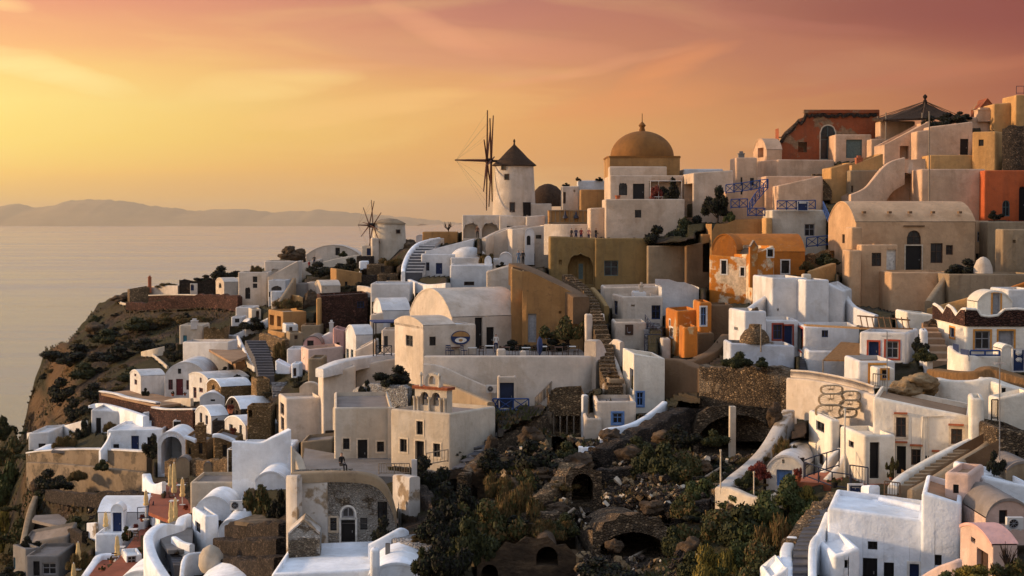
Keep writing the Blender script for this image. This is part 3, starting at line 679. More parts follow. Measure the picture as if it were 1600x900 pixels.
def chair(label, px, pb, d, rz=0, m='fr_b', group=None):
    p = P(px, pb, d); root = empty('chair', p, label, 'chair', group); e = Vector((math.cos(rz), math.sin(rz), 0)); n = Vector((-e.y, e.x, 0))
    mb = MB(); mb.box(p+UP*.45, e*.22, n*.22, UP*.025); link('seat', mb, m, parent=root)
    mb = MB(); mb.box(p+n*.21+UP*.86, e*.22, n*.02, UP*.05); mb.box(p+n*.21+UP*.66, e*.22, n*.015, UP*.04)
    for s in (-1,1): mb.tube([p+e*.2*s+n*.21+UP*.45, p+e*.2*s+n*.23+UP*.92], .022, 4)
    link('backrest', mb, m, parent=root)
    for a in (-1,1):
        for b_ in (-1,1): mb = MB(); mb.tube([p+e*.19*a+n*.19*b_, p+e*.19*a+n*.19*b_+UP*.44], .022, 4); link('leg', mb, m, parent=root)
    return root
# people: one skinned figure per pose
def figure(kind, shirt, legs, skirt=False):
    J = {'pel':(0,0,.95),'sp':(0,0,1.15),'ch':(0,0,1.38),'nk':(0,-.01,1.50),'hd':(0,-.015,1.60),'ht':(0,-.01,1.74)}
    R = {'pel':.13,'sp':.115,'ch':.135,'nk':.055,'hd':.088,'ht':.075}; E = [('pel','sp'),('sp','ch'),('ch','nk'),('nk','hd'),('hd','ht')]
    for s, q in ((-1,'l'),(1,'r')):
        if kind == 'sit':
            pts = [('hp',(s*.10,-.02,.50),.095),('kn',(s*.12,-.42,.52),.062),('an',(s*.12,-.45,.10),.042),('to',(s*.13,-.60,.04),.035)]
        else:
            pts = [('hp',(s*.10,0,.88),.095),('kn',(s*.11,-.03+.05*s,.50),.062),('an',(s*.11,.02+.07*s,.09),.042),('to',(s*.13,-.13+.07*s,.035),.035)]
        pr = 'pel'
        for n_, p, r in pts: J[n_+q] = p; R[n_+q] = r; E.append((pr, n_+q)); pr = n_+q
        fx = -.18 if kind in ('sit','lean') else -.03
        arm = [('sh',(s*.19,0,1.42),.055),('el',(s*.25,.03+fx*.3,1.14),.042),('wr',(s*.23+(0 if kind=='stand' else -.07*s),-.04+fx,.90 if kind=='stand' else 1.06),.028),('pm',(s*.225+(0 if kind=='stand' else -.07*s),-.06+fx*1.25,.83 if kind=='stand' else 1.03),.026)]
        pr = 'ch'
        for n_, p, r in arm: J[n_+q] = p; R[n_+q] = r; E.append((pr, n_+q)); pr = n_+q
        w = J['pm'+q]
        for k in range(5):
            off = (k-1.5)*.02; t_ = k == 4; ln = .085-.008*abs(k-1) if not t_ else .05; dz = -ln if kind == 'stand' else -ln*.3; dy = -.01 if kind == 'stand' else -ln*.9
            a = (w[0]-(.03*s if t_ else 0), w[1]+(off if not t_ else -.045), w[2]+dz*.6+(.03 if t_ else 0)); J['f%d%s'%(k,q)] = a; R['f%d%s'%(k,q)] = .008; E.append(('pm'+q, 'f%d%s'%(k,q)))
            J['g%d%s'%(k,q)] = (a[0]-.012*s, a[1]+dy*.5, a[2]+dz*.4); R['g%d%s'%(k,q)] = .007; E.append(('f%d%s'%(k,q), 'g%d%s'%(k,q)))
    if kind == 'sit':
        for k in list(J):
            if k in ('pel','sp','ch','nk','hd','ht') or k[:2] in ('sh','el','wr','pm') or (k[0] in 'fg' and k[1].isdigit()): J[k] = (J[k][0], J[k][1]-(.10 if J[k][2] > 1.1 else 0), J[k][2]-.42)
    ks = list(J); me = bpy.data.meshes.new('tmp'); me.from_pydata([J[k] for k in ks], [(ks.index(a), ks.index(b_)) for a, b_ in E], [])
    ob = bpy.data.objects.new('tmp', me); C.objects.link(ob); sk = ob.modifiers.new('s', 'SKIN'); sk.use_smooth_shade = True
    for i, k in enumerate(ks): me.skin_vertices[0].data[i].radius = (R[k], R[k]*(.75 if k in ('pel','sp','ch') else 1))
    me.skin_vertices[0].data[0].use_root = True
    ob.modifiers.new('u', 'SUBSURF').levels = 1
    dg = bpy.context.evaluated_depsgraph_get(); out = bpy.data.meshes.new_from_object(ob.evaluated_get(dg)); bpy.data.objects.remove(ob); out.name = 'person_body'
    out.materials.clear(); [out.materials.append(MATS[k]) for k in ('skin', 'cloth_'+shirt, 'cloth_'+legs, 'hair')]
    top = 1.5 if kind != 'sit' else 1.08; hip = .96 if kind != 'sit' else .58
    for p in out.polygons:
        c = p.center; hx = abs(c.x) > .2 and c.z < (1.1 if kind != 'sit' else .72)
        p.material_index = 3 if (c.z > top+.14 or (c.z > top+.05 and c.y > .01)) else 0 if c.z > top-.02 else (0 if hx and (kind != 'sit' or c.z > .55) else (1 if c.z > hip else (2 if c.z > .06 else 3)))
        p.use_smooth = True
    return out
FIG = {}
def person(label, px, pb, kind='stand', shirt='black', legs='navy', rz=0, d=None, group=None, h=1.0):
    k = (kind, shirt, legs)
    if k not in FIG: FIG[k] = figure(*k)
    d_ = d or D(px, pb)-.5; p = P(px, pb, d_); o = bpy.data.objects.new('person', FIG[k]); o.location = p; o.rotation_euler.z = rz; o.scale = (h,)*3; C.objects.link(o)
    return tag(o, label, 'person', group)
def basket(label, x0, y0, x1, y1, d, rz=0):
    c = P((x0+x1)/2, (y0+y1)/2, d); w = (x1-x0)/F_*d/2; h = (y1-y0)/F_*d/2; mb = MB(); root = empty('wicker_basket', c-UP*h, label, 'wicker basket', 'oval wicker baskets against the white wall')
    dp = .45
    def ov(s, y, zz, r):
        mb.tube([(c.x+math.copysign(abs(math.cos(a))**.6, math.cos(a))*w*s, c.y+y, c.z+zz+math.copysign(abs(math.sin(a))**.8, math.sin(a))*h*s) for a in [k*math.pi/14 for k in range(29)]], r, 5, cap=False)
    for s, y in ((.97,-dp*.5),(1.,-dp*.2),(1.,dp*.2),(.97,dp*.5)): ov(s, y, 0, .038)
    link('rim', mb, 'wicker', parent=root); mb = MB()
    for k in range(28):
        a = k*math.pi/14; x = math.copysign(abs(math.cos(a))**.6, math.cos(a))*w; z = math.copysign(abs(math.sin(a))**.8, math.sin(a))*h
        mb.tube([(c.x+x*.97,c.y-dp*.5,c.z+z*.97),(c.x+x,c.y,c.z+z),(c.x+x*.97,c.y+dp*.5,c.z+z*.97)], .012, 4)
        if k % 2 == 0: mb.tube([(c.x+x*.97,c.y+dp*.5,c.z+z*.97),(c.x+x*.4,c.y+dp*.62,c.z+z*.4),(c.x,c.y+dp*.64,c.z)], .010, 4)
    link('weave', mb, 'wicker', parent=root)
    mb = MB(); mb.tube([(c.x-.12,c.y-dp*.5,c.z+h*.9),(c.x-.1,c.y-dp*.55,c.z+h*.2),(c.x+.1,c.y-dp*.55,c.z+h*.2),(c.x+.12,c.y-dp*.5,c.z+h*.9)], .03, 5); link('handle', mb, 'wicker', parent=root)
    return root
def boulder(label, px, pb, wpx, hpx, m='mixrock', d=None, name='boulder', cat='boulder', seed=0, group=None):
    d_ = d or D(px, pb)-.3; p = P(px, pb, d_); s = wpx/F_*d_/2; h = hpx/F_*d_; bm = bmesh.new(); bmesh.ops.create_icosphere(bm, subdivisions=4, radius=1)
    for v in bm.verts:
        q = v.co*1.3+Vector((px, pb, seed)); f = 1+.45*noise.noise(q)+.2*noise.noise(q*2.7)+.1*noise.noise(q*6); v.co *= f; v.co.x *= s; v.co.y *= s; v.co.z = (v.co.z*.6+.35)*h
    me = bpy.data.meshes.new(name); bm.to_mesh(me); bm.free(); me.materials.append(MATS[m]); o = bpy.data.objects.new(name, me); o.location = p; C.objects.link(o)
    me.polygons.foreach_set('use_smooth', [True]*len(me.polygons)); return tag(o, label, cat, group)
def text(parent, s, p, size, mat, rx=90, rz=0, name='lettering'):
    cu = bpy.data.curves.new(name, 'FONT'); cu.body = s; cu.size = size; cu.extrude = .01; cu.align_x = 'CENTER'; cu.align_y = 'CENTER'; cu.materials.append(MATS[mat])
    o = bpy.data.objects.new('t', cu); C.objects.link(o); me = bpy.data.meshes.new_from_object(o.evaluated_get(bpy.context.evaluated_depsgraph_get())); bpy.data.objects.remove(o); o = bpy.data.objects.new(name, me); C.objects.link(o)
    if parent: o.parent = parent; p = Vector(p)-rootloc(parent)
    o.location = p; o.rotation_euler = (math.radians(rx), 0, rz); return o
# ================================================= the far left: cliff top and lower village
B('brown rubble hut standing alone at the tip of the cliff', 202, 234, 453, 473, lx=199, dep=4, m='tanstone', tb=448, rm='greyroof', ch=((234,434,449,5,'terracotta',.1),), name='stone_hut', cat='hut')
WL('white wall running on from the cliff-tip stone hut', [(234,447,461),(256,446,461),(279,446,461)], 'warmlit')
WL('long dark red stone terrace wall along the cliff top', [(200,473,484),(236,472,484),(300,461,480),(340,460,482),(375,463,486)], 'redstone', t=.8, cap=None, sink=3)
WL('lower dark stone terrace wall under the cliff-tip hut', [(234,462,470),(290,461,470),(374,464,478)], 'redstone', t=.6, cap='cream', sink=2)
WL('thin white kerb curving round the cliff tip', [(183,465,468),(190,472,475),(202,474,478)], 'cream', t=.3)
B('roofless dark stone ruin behind the cliff-top kiosk', 280, 338, 438, 462, m='darkstone', dep=4, rm='greyroof', jag=[(280,437),(290,440),(305,441),(322,438),(338,436)], name='stone_ruin', cat='ruin')
B('small white kiosk with arched dark blue doorway on the cliff top', 297, 308, 443, 460, m='warmlit', dep=3, ops='F D 296.5 444 303 454 b', name='kiosk', cat='kiosk')
B('white vaulted house at the right end of the cliff-top terrace', 350, 372, 441, 462, lx=337, dep=5, m='warmlit', roof='vL', apex=434, ops='L W 342 442 346 450 k')
BU('round brown bush on the roof line above the cliff-top vault', 347, 436, 38, 16, 'black', d=296)
BU('low brown bush row behind the cliff-tip wall', 262, 448, 30, 8, 'dry', d=300)
BU('low dark bush between ruin and cliff-top vault', 322, 440, 26, 8, 'black', d=298)
B('white cubic house above the terraces with two stacked dark windows', 372, 417, 425, 478, d=270, m='warmlit', dep=6, ops='F w 395 432 402 441 k;F w 395 443 402 450 k;F D 383 448 391 467 k', ch=((405,431,455,5,'cream',.02),))
B('white house with long flat top under the brown boulders', 413, 466, 408, 438, d=277, m='warmlit', dep=7, ops='F H 424 419 435 426 k')
B('white house side wall sloping up like a ramp to the ridge', 418, 466, 432, 452, d=268, m='warmlit', dep=5, tb=408, roof='flat')
B('small white house with half-round window and blue box on its corner', 419, 446, 438, 470, d=262, m='white', dep=6, ops='F W 424 446 440 454 n;F w 417 456 422 464 k')
B('low white box in front of the half-round window house', 423, 442, 455, 470, d=258, m='white', dep=2.5)
BU('brown bush at the left foot of the white cubic house', 402, 424, 16, 12, 'dry', d=275)
for i,(x,y,w,h) in enumerate([(447,404,22,9),(462,405,26,12),(470,398,16,10),(452,396,20,12)]): boulder(['flat','long','leaning','rounded'][i]+' brown boulder on the ridge beyond the white cubic houses', x, y, w, h, d=280, seed=i)
B('long low white vault on the ridge with one dark doorway', 478, 563, 399, 418, d=283, m='warmlit', dep=6, roof='vF', apex=383, ops='F d 524 387 531 399 k')
B('white wing stepping down left of the ridge vault', 466, 500, 412, 430, d=279, m='warmlit', dep=6, tb=405)
BU('bush by the doorway of the ridge vault', 536, 400, 14, 7, 'dark', d=280)
WL('beige retaining wall below the ridge vault', [(505,409,422),(530,403,420),(562,398,418)], 'cream', d=277)
boulder('dark rocky ledge below the small windmill', 600, 402, 60, 16, d=266, seed=9)
boulder('dark rock spur climbing right of the small windmill', 636, 396, 34, 22, d=262, seed=10)
windmill('small cream windmill with low conical cap and bare spoked wheel', 608, 404, 262, 2.8, 2.5, 350, 341, 'cream', 'tan', 206, (578,352), 4.5, 2.2, 10, True, ops=[(621,359,626,364,'window')], twig=.15, beam=.2)
B('cream block with blue door at the foot of the small windmill', 565, 580, 384, 402, d=259, m='cream', dep=4, ops='F d 573 388 580 399 b')
B('white pillar house below the spokes of the small windmill', 581, 592, 372, 408, d=258, m='warmlit', dep=2, lx=579)
B('black-walled ruin beside the pillar house', 557, 583, 400, 412, d=256, m='darkstone', dep=4)
B('small bright white cube on the brown ledge', 561, 574, 408, 418, d=252, m='coollit', dep=3)
B('low brown stone house with one dark window on the ledge', 573, 612, 413, 428, d=250, m='tanstone', dep=5, ops='F w 595 416 601 425 k', rm='cream')
B('ochre walled house below the ridge with lit white end', 525, 566, 420, 446, lx=516, d=246, dep=5, m='ochre', tb=426, ops='F w 539 440 543 450 k')
B('stone wall with dark doorway right of the ochre house', 564, 590, 430, 446, d=247, m='darkstone', dep=4)
B('grey vaulted house with two round vents above the dark stone barn', 502, 532, 447, 462, d=242, lx=492, dep=5, m='warmlit', roof='vL', apex=438, ops='F h 508 449 510 452 k')
B('grey plastered cube left of the two-vent vault', 458, 478, 443, 466, d=246, m='grey', dep=5)
B('pale narrow block behind the grey plastered cube', 479, 494, 441, 462, d=249, m='warmlit', dep=5)
B('sunlit yellow house stub with broken corner', 466, 474, 462, 482, lx=452, d=240, dep=5, m='sun', tb=464)
boulder('dark rock buttress beside the sunlit yellow stub', 486, 482, 26, 30, d=241, seed=4)
B('dark red stone barn with blue window and low slit', 500, 575, 462, 512, d=226, lx=495, dep=7, m='redstone', tb=458, ops='F w 558 471 569 481 b', name='barn', cat='barn')
B('small ochre stump wall at the left corner of the dark stone barn', 494, 500, 466, 486, d=224, m='sun', dep=2)
B('unfinished ochre house with grey side wall and two dark openings', 442, 479, 487, 522, d=228, lx=419, dep=7, m='ochre', rm='cream', ops='L O 421 492 428 508 k;L O 433 494 439 510 k')
B('lower ochre arcade under the unfinished house', 444, 470, 520, 550, d=221, lx=418, dep=7, m='ochre', ops='L O 421 527 438 545 k')
B('low brown house ledge behind the arcade', 470, 500, 508, 530, d=222, m='tan', dep=5)
WL('brown stair wall rising diagonally left of the ochre stub', [(424,486,490,236),(442,462,470,240),(460,434,446,246)], 'tan', t=.5)
WL('white sloping parapet descending from the arcade', [(355,528,532),(385,514,522),(420,496,508)], 'white', t=.4)
B('small cream house with arched doorway below the cubic white house', 393, 408, 483, 500, d=252, lx=388, dep=4, m='cream', ops='F D 400 485 405 497 n')
B('white step-shaped house under the cubic white house', 368, 396, 480, 500, d=256, m='white', dep=6)
B('tiny white box house with black window below the step house', 361, 379, 495, 508, d=248, m='white', dep=4, ops='F w 367 498 374 504 k')
BU('scrub on the slope below the tiny box house', 395, 514, 40, 14, 'black', d=240)
BU('dry scrub beside the diagonal stair wall', 450, 480, 40, 18, 'dry', d=238); BU('dark scrub under the ridge vault', 500, 430, 46, 16, 'black', d=262); BU('dark scrub right of the ridge terraces', 545, 424, 40, 16, 'black', d=258)
person('standing figure in dark clothes on the ridge path', 491, 416, 'stand', 'black', 'navy', d=268)
person('standing figure in red jacket on the ridge path', 483, 424, 'stand', 'redc', 'navy', d=262, rz=1)
# pink group
B('pink vaulted house front with one dark window', 474, 503, 538, 548, d=206, m='pink', dep=5, roof='vF', apex=525, ops='F w 480 532 490 544 k')
B('salmon side building with tall chimney beside the pink vault', 520, 538, 512, 552, d=205, m='pink', dep=4, tb=516, ops='F d 526 535 531 546 n', ch=((518,505,530,6,'white',.1),))
B('white house with sloping wall behind the pink vault', 494, 522, 530, 548, d=209, m='white', dep=4, tb=516)
B('pink low house with lit left edge and brown roof terrace', 481, 537, 546, 580, d=196, lx=470, dep=5, m='palepink', tb=541, rm='tanroof')
B('white box house left of the pink low house', 448, 471, 545, 575, d=201, m='white', dep=5)
B('bright white garden shed wall beside the blue stairs', 430, 453, 563, 583, d=198, m='coollit', dep=2.5, tb=573)
B('little white gatehouse with brown door near the blue stairs', 455, 468, 568, 590, d=192, m='coollit', dep=3, ops='F d 458 575 463 588 n')
B('tan cube with broken rim above the sloping white roof', 481, 503, 560, 600, d=182, m='tan', dep=5)
BU('dark creeper clump left of the tan cube', 470, 604, 26, 12, 'black', d=183); BU('dark hedge beside the blue stairs', 440, 560, 20, 14, 'black', d=205)
B('low brown rubble house beside the dark steps', 425, 449, 552, 574, d=203, lx=420, dep=4, m='tanstone', ops='F w 434 558 439 566 k')
B('small tan flat-roofed room behind the pink vault', 452, 474, 520, 536, d=214, lx=447, dep=4, m='tan', ops='F w 460 524 465 530 k')
WL('brown rubble terrace wall left of the small tan room', [(408,520,534,222),(425,524,540,218),(448,532,546,212)], 'tanstone', t=.6, sink=2)
B('little white store below the unfinished ochre house', 446, 466, 507, 520, d=222, lx=441, dep=4, m='white', ops='F d 452 511 457 520 n')
WL('low whitewashed wall above the dark red barn roof', [(560,446,460,236),(575,448,462,234),(590,455,468,230)], 'warmlit', t=.5)
B('flat brown stone roof room right of the ochre ridge house', 590, 622, 428, 444, d=238, dep=5, m='tanstone', rm='cream', ops='F w 604 432 609 438 k')
B('small cream box room above the lavender-white box', 600, 628, 440, 452, d=222, dep=4, m='cream')
B('white rounded store under the cliff-top step house', 384, 404, 506, 520, d=240, lx=379, dep=4, m='white', roof='vF', apex=500)
B('long cream terrace room under the boulder houses', 424, 452, 470, 484, d=248, dep=5, m='cream', ops='F w 436 474 441 480 k'); BU('small rust-red shrub above the gatehouse', 436, 556, 20, 30, 'dry', d=203)
ST('narrow grey-blue stairs between the pink and stone houses', [(426,620,452,620),(424,597,448,597)], 9, 'paving', dd=[186,192])
ST('dark stone steps climbing toward the arcade', [(404,590,430,590),(398,560,425,560),(383,532,415,532)], 14, 'slate', dd=[196,203,212])
B('ochre stone gate stub on the stairs', 400, 422, 592, 612, d=190, lx=392, dep=3, m='ochrestone')
B('low ochre stone ruin wall behind the blue-white roofs', 386, 424, 634, 655, d=178, m='ochrestone', dep=3, ops='F O 388 641 394 652 k')
# red-door houses
B('white wide low-gabled house with dark red door and three red windows', 257, 322, 588, 626, d=216, dep=9, m='white', roof='vF', apex=566, ops='F w 263 593 270 609 r;F d 275 592 286 618 r;F w 291 594 297 609 r;F w 278 576 283 584 k')
B('white vaulted chapel-like wing with lit gable and two slit windows', 220, 258, 588, 624, d=219, lx=203, dep=5, m='white', roof='vL', apex=578, ops='L w 210 593 214 601 r;L w 210 584 213 588 r')
B('white vaulted house with two red windows and arched lit gable', 325, 389, 592, 628, d=207, lx=295, dep=6.5, m='white', roof='vL', apex=582, ops='L w 302 605 307 622 r;L w 311 606 317 613 r;L w 312 590 315 598 r')
B('brown stone vault with blue-white barrel roof and arched doorway', 345, 393, 605, 622, d=200, lx=323, dep=5, m='ochrestone', rm='coollit', roof='vL', apex=592, ops='L D 331 601 336 617 k')
B('big white trapezoid cistern wall above the red-door house', 285, 357, 534, 580, d=226, dep=6, rx=372, yaw=-24, m='white', tb=534, rm='tanroof', name='cistern', cat='cistern')
SL('', [(300,528),(380,523),(386,556),(362,566),(330,548)], m='tanroof', z=zat(545,228))
ST('sandy stairs beside the white trapezoid wall', [(368,574,384,572),(362,552,378,550)], 6, 'tanroof', dd=[218,224])
WL('white parapet above the sandy stairs', [(372,524,535),(382,545,560),(392,562,575),(400,560,580)], 'white')
WL('pale low parapet behind the cistern terrace', [(316,526,534),(345,523,531),(372,524,532)], 'white')
B('cream cottage with blue-grey door on the upper scrub slope', 280, 316, 508, 536, d=243, m='cream', dep=6, ops='F d 286 524 292 536 t;F w 314 512 318 520 k', ch=((304,502,520,10,'white',.05),))
WL('white garden wall on the scrub slope', [(222,549,556),(240,545,556),(257,541,552)], 'cream'); WL('thin white path edge running down the scrub slope', [(238,552,556),(252,563,567),(262,572,576)], 'cream', t=.3)
B('stone ruin with ochre posts right of the cream cottage', 318, 350, 512, 530, d=240, m='ochrestone', dep=4, jag=[(318,516),(326,512),(333,520),(341,514),(350,522)], name='stone_ruin', cat='ruin')
BU('dark hedge in front of the cream cottage', 272, 562, 34, 18, 'black', d=234); BU('dark round bush at the lit gable of the red-door wing', 228, 618, 12, 9, 'black', d=217); BU('dark shrub at the corner of the cistern wall', 352, 582, 16, 7, 'black', d=214)
POT('small dark plant pot left of the dark red door', 270, 619, 5, 215, 'black'); POT('small green plant pot right of the dark red door', 289, 618, 4, 215, 'mid')
SL('', [(158,614),(210,609),(305,628),(250,634)], m='tanroof', z=zat(622,214))
WL('dark red stone wall with white coping below the red-door terrace', [(158,612,632),(182,616,636),(202,622,640),(247,630,648)], 'redstone', cap='white', t=.6, sink=3)
WL('second dark red stone wall with white coping further right', [(240,637,658),(262,640,660),(305,640,662)], 'redstone', cap='white', t=.6, sink=3)
WL('tan coping wall in front of the red-door terrace', [(247,629,636),(275,622,632),(300,622,634)], 'cream')
B('white curved-roof store in front of the red gable house', 312, 351, 622, 634, d=200, dep=6, m='white', rm='coollit', roof='vF', apex=613, ops='F w 329 624 336 627 k')
B('white vaulted house with two tall brown windows and curved roof', 330, 357, 651, 680, d=188, lx=305, dep=5, m='white', rm='coollit', roof='vL', apex=634, ops='L w 312 645 316 662 n;L w 321 649 325 663 n')
B('dark stone base under the two-window vault', 331, 352, 657, 690, d=186, dep=4, m='darkstone')
B('white house with lit gable window and long lavender barrel roof', 376, 428, 640, 658, d=187, lx=353, dep=5, m='darkstone', rm='coollit', roof='vL', apex=620, ops='L W 361 624 365 632 k;L w 369 641 373 651 n')
B('white terrace house with tall narrow window and blue-white barrel roof', 384, 435, 666, 688, d=179, lx=351, dep=6, m='white', rm='coollit', roof='vL', apex=650, ops='L w 374 664 378 682 k;L d 358 663 364 677 k')
POT('rust planter on the balcony before the lavender roof', 360, 646, 10, 184, 'red'); POT('rust planter beside the tall narrow window', 364, 682, 10, 178, 'red')
# left terraces
B('low white house with arched window and black door on the left edge', 142, 228, 640, 676, d=212, dep=7, m='white', tb=646, ops='F d 150 653 158 683 k;F W 186 653 196 666 n')
WL('curved white roof parapet above the left black door', [(142,633,640),(160,630,638),(200,640,650),(228,650,662)], 'coollit', t=.8)
B('small white block with blue door between the red walls', 222, 242, 645, 668, d=208, m='white', dep=4, ops='F d 227 650 235 661 b', tb=641)
B('white cube with square grey window above the tunnel arch', 270, 300, 657, 676, d=196, m='white', dep=4, ops='F w 271 659 285 672 k')
B('long white house with dark blue door and two small windows', 167, 254, 672, 704, d=198, dep=9, m='coollit', tb=670, ops='F d 205 681 217 703 b;F w 230 683 237 697 k;F w 177 694 186 702 k')
WL('white sloping garden wall left of the blue-door long house', [(156,704,708),(166,690,704),(172,676,702)], 'coollit', t=.4)
B('white box room jutting on the far left terrace', 44, 77, 677, 706, d=209, dep=8, m='white', tb=675, ops='F w 60 693 71 700 k')
WL('long white parapet along the far left terrace', [(47,676,682),(90,668,676),(132,657,668)], 'white', t=.9)
B('round white bastion at the far left corner', 45, 80, 711, 745, d=201, dep=5, m='tanworn', rm='coollit', roof='vF', apex=703)
WL('tall tan retaining wall below the left terraces', [(46,708,748,202),(80,704,755,198),(150,702,758,193),(234,706,758,186)], 'tanworn', t=.9, cap='white', sink=6)
WL('lower tan buttress wall with sloping pipe ledge', [(46,722,768,199),(90,724,770,194),(160,730,768,188),(230,738,766,182)], 'tanworn', t=.8, sink=5)
SL('', [(80,704),(232,706),(165,700),(150,682),(110,680)], m='greyroof', z=zat(702,197))
BU('dry agave clump on the far left terrace', 104, 697, 34, 22, 'dry', d=200); BU('dark shrub beside the left black door', 130, 690, 26, 26, 'black', d=204); BU('pale dry bush under the arched window', 172, 672, 20, 18, 'dry', d=206)
BU('dark bush on the tan retaining wall', 160, 733, 26, 14, 'dark', d=186); BU('dark bush at the lower wall', 122, 748, 28, 18, 'dry', d=188); BU('dark cactus clump beside the tunnel', 240, 712, 24, 26, 'black', d=184)
WL('dark rubble terrace wall under the tan walls', [(75,765,782),(130,770,790),(200,768,792),(228,770,790)], 'darkstone', t=.7, sink=3)
WL('second dark rubble terrace wall with pale top', [(48,813,828),(90,822,838),(134,832,846)], 'darkstone', t=.7, sink=3, cap=None)
SL('', [(55,805),(150,800),(135,832),(50,812)], m='greyroof', z=zat(815,168))
B('flat-roofed grey concrete store on the lower left', 33, 106, 838, 870, d=158, m='grey', dep=8, tb=850, rx=122, yaw=-22, rm='greyroof')
B('grey plaster house with small blue window in the lower left corner', 20, 40, 858, 900, d=153, m='grey', dep=8, rx=64, yaw=-50, ops='F w 16 870 24 888 t', rm='greyroof')
B('grey annex with dark sliding doors in the lower left corner', 40, 92, 868, 905, d=151, m='grey', dep=6, ops='F d 52 877 62 900 k;F w 66 880 88 898 e')
BU('dark bush on the grey store', 44, 858, 26, 16, 'black', d=156)
WL('panel of blue mosaic tiles beside the blue-door terrace', [(137,817,842),(151,816,842)], 'wornblue', t=.2, name='tile_panel', cat='tile panel')
WL('tan stone edge path running down the lower left slope', [(32,868,880,162),(46,800,815,175),(60,765,775,190)], 'tan', t=.6)
# tunnel arch and stone twins
B('white block pierced by a tall dark tunnel arch', 246, 290, 692, 745, d=180, dep=6, m='coollit', roof='vF', apex=674, ops='F T 252 677 284 742 k', name='arch_gateway', cat='gateway')
B('ochre stone house with stepped white-capped parapet', 289, 323, 681, 722, d=176, dep=5, m='ochrestone', tb=690, ops='F w 311 692 317 709 k;F w 295 700 299 710 k', ch=((314,666,690,15,'ochrestone',.03),))
B('ochre stone house with curved white coping and tall window', 333, 368, 679, 722, d=173, dep=5, m='ochrestone', tb=687, ops='F w 348 695 355 713 k;F h 331 703 334 709 k')
WL('white coping strip over the curved stone house', [(333,678,681,171.5),(345,678,682,171.5),(367,687,690,171.5)], 'coollit', t=1.0, sink=.1)
WL('white coping strip over the stepped stone house', [(289,680,683,174),(298,683,686,174),(306,686,690,174)], 'coollit', t=1.0, sink=.1)
WL('dark basement wall with two small arches under the stone houses', [(262,718,740,173),(300,716,742,171),(330,718,742,168),(360,716,738,165)], 'tanstone', t=.8, sink=4)
B('pale blind arch niche beside the tunnel', 275, 296, 722, 742, d=170, dep=1.5, m='tan', roof='vF', apex=714, name='niche', cat='niche')
B('second pale blind arch niche under the stone houses', 318, 331, 730, 746, d=167, dep=1.5, m='tan', roof='vF', apex=722, name='niche', cat='niche')
mbp = MB(); q0 = P(356,736,160); rp = empty('pergola', q0, 'white timber pergola frame beside the tall white wall', 'pergola')
for dx, dy in ((0,0),(1.0,-.3),(.2,2),(1.2,1.8)):
    pm = MB(); pm.tube([q0+Vector((dx,dy,-.3)), q0+Vector((dx,dy,2.1))], .06, 5); link('post', pm, 'fr_w', parent=rp)
pm = MB()
for a_, b_ in (((0,0),(1.0,-.3)),((.2,2),(1.2,1.8)),((0,0),(.2,2)),((1.0,-.3),(1.2,1.8)),((.5,-.15),(.7,1.9))): pm.tube([q0+Vector((*a_,2.1)), q0+Vector((*b_,2.1))], .06, 5)
link('beam', pm, 'fr_w', parent=rp)
# white wall mass (363-453)
WL('tall smooth white wall with rising curved top', [(364,689,760,147),(385,690,760,147),(407,691,762,147.2),(425,683,750,147.4),(440,676,745,147.7),(452,670,742,148)], 'coollit', t=1.0, sink=4)
B('white house body behind the tall curved wall', 365, 452, 702, 745, d=152, dep=7, m='coollit')
B('white vault roof curving below the tall wall', 398, 447, 752, 764, d=142, dep=6, m='coollit', roof='vF', apex=737)
B('cream flat wall behind the white dome-backed house', 297, 366, 753, 800, d=147, dep=6, m='cream', rm='greyroof')
B('white cube with small black window and domed back room', 320, 342, 806, 880, d=133, lx=300, dep=4.5, m='coollit', ops='L w 305 816 313 832 k')
B('rounded white vault behind the small black window cube', 304, 362, 800, 812, d=139, dep=5, m='coollit', roof='vF', apex=776)
B('low white vault shoulder under the air conditioner', 341, 384, 834, 870, d=132, dep=5, m='coollit', roof='vF', apex=812)
acunit('beige air conditioner on the white shoulder vault', 370, 797, 20, 136)
WL('white stair side wall with slanting top', [(284,900,905,122),(290,868,900,124),(318,862,895,126)], 'coollit', t=.35, sink=2)
B('broad white dome-like roof at the bottom edge', 296, 440, 926, 940, d=115, dep=8, m='coollit', roof='vF', apex=904)
mb = MB(); c_ = P(330,893,123); mb.lathe(c_, [(.02,0),(.75,.0),(.95,.5),(.9,1.2),(.6,1.7),(.2,1.95),(.02,2.0)], 18); tag(link('storage_jar', mb, 'cream', loc=c_, smooth=60), 'weathered tan rounded cistern hood beside the dark terraces', 'cistern hood')
# stepped dark stone terraces
for i,(pts, lab) in enumerate([([(366,818,842),(395,817,842),(430,815,840),(452,815,840)],'top'),([(348,842,868),(380,843,868),(420,842,866),(448,838,862)],'middle'),([(338,868,896),(380,872,898),(420,872,898),(446,868,895)],'lowest')]):
    WL(lab+' dark rubble step of the planted terraces', pts, 'darkstone', t=1.6, sink=4)
SL('', [(366,814),(400,803),(452,803),(452,816),(400,818)], m='tanworn', z=zat(812,127))
BU('round olive-green bush crowning the dark terraces', 409, 804, 46, 56, 'mid', d=130); BU('dark drooping shrub on the terraces', 436, 812, 30, 36, 'black', d=128)
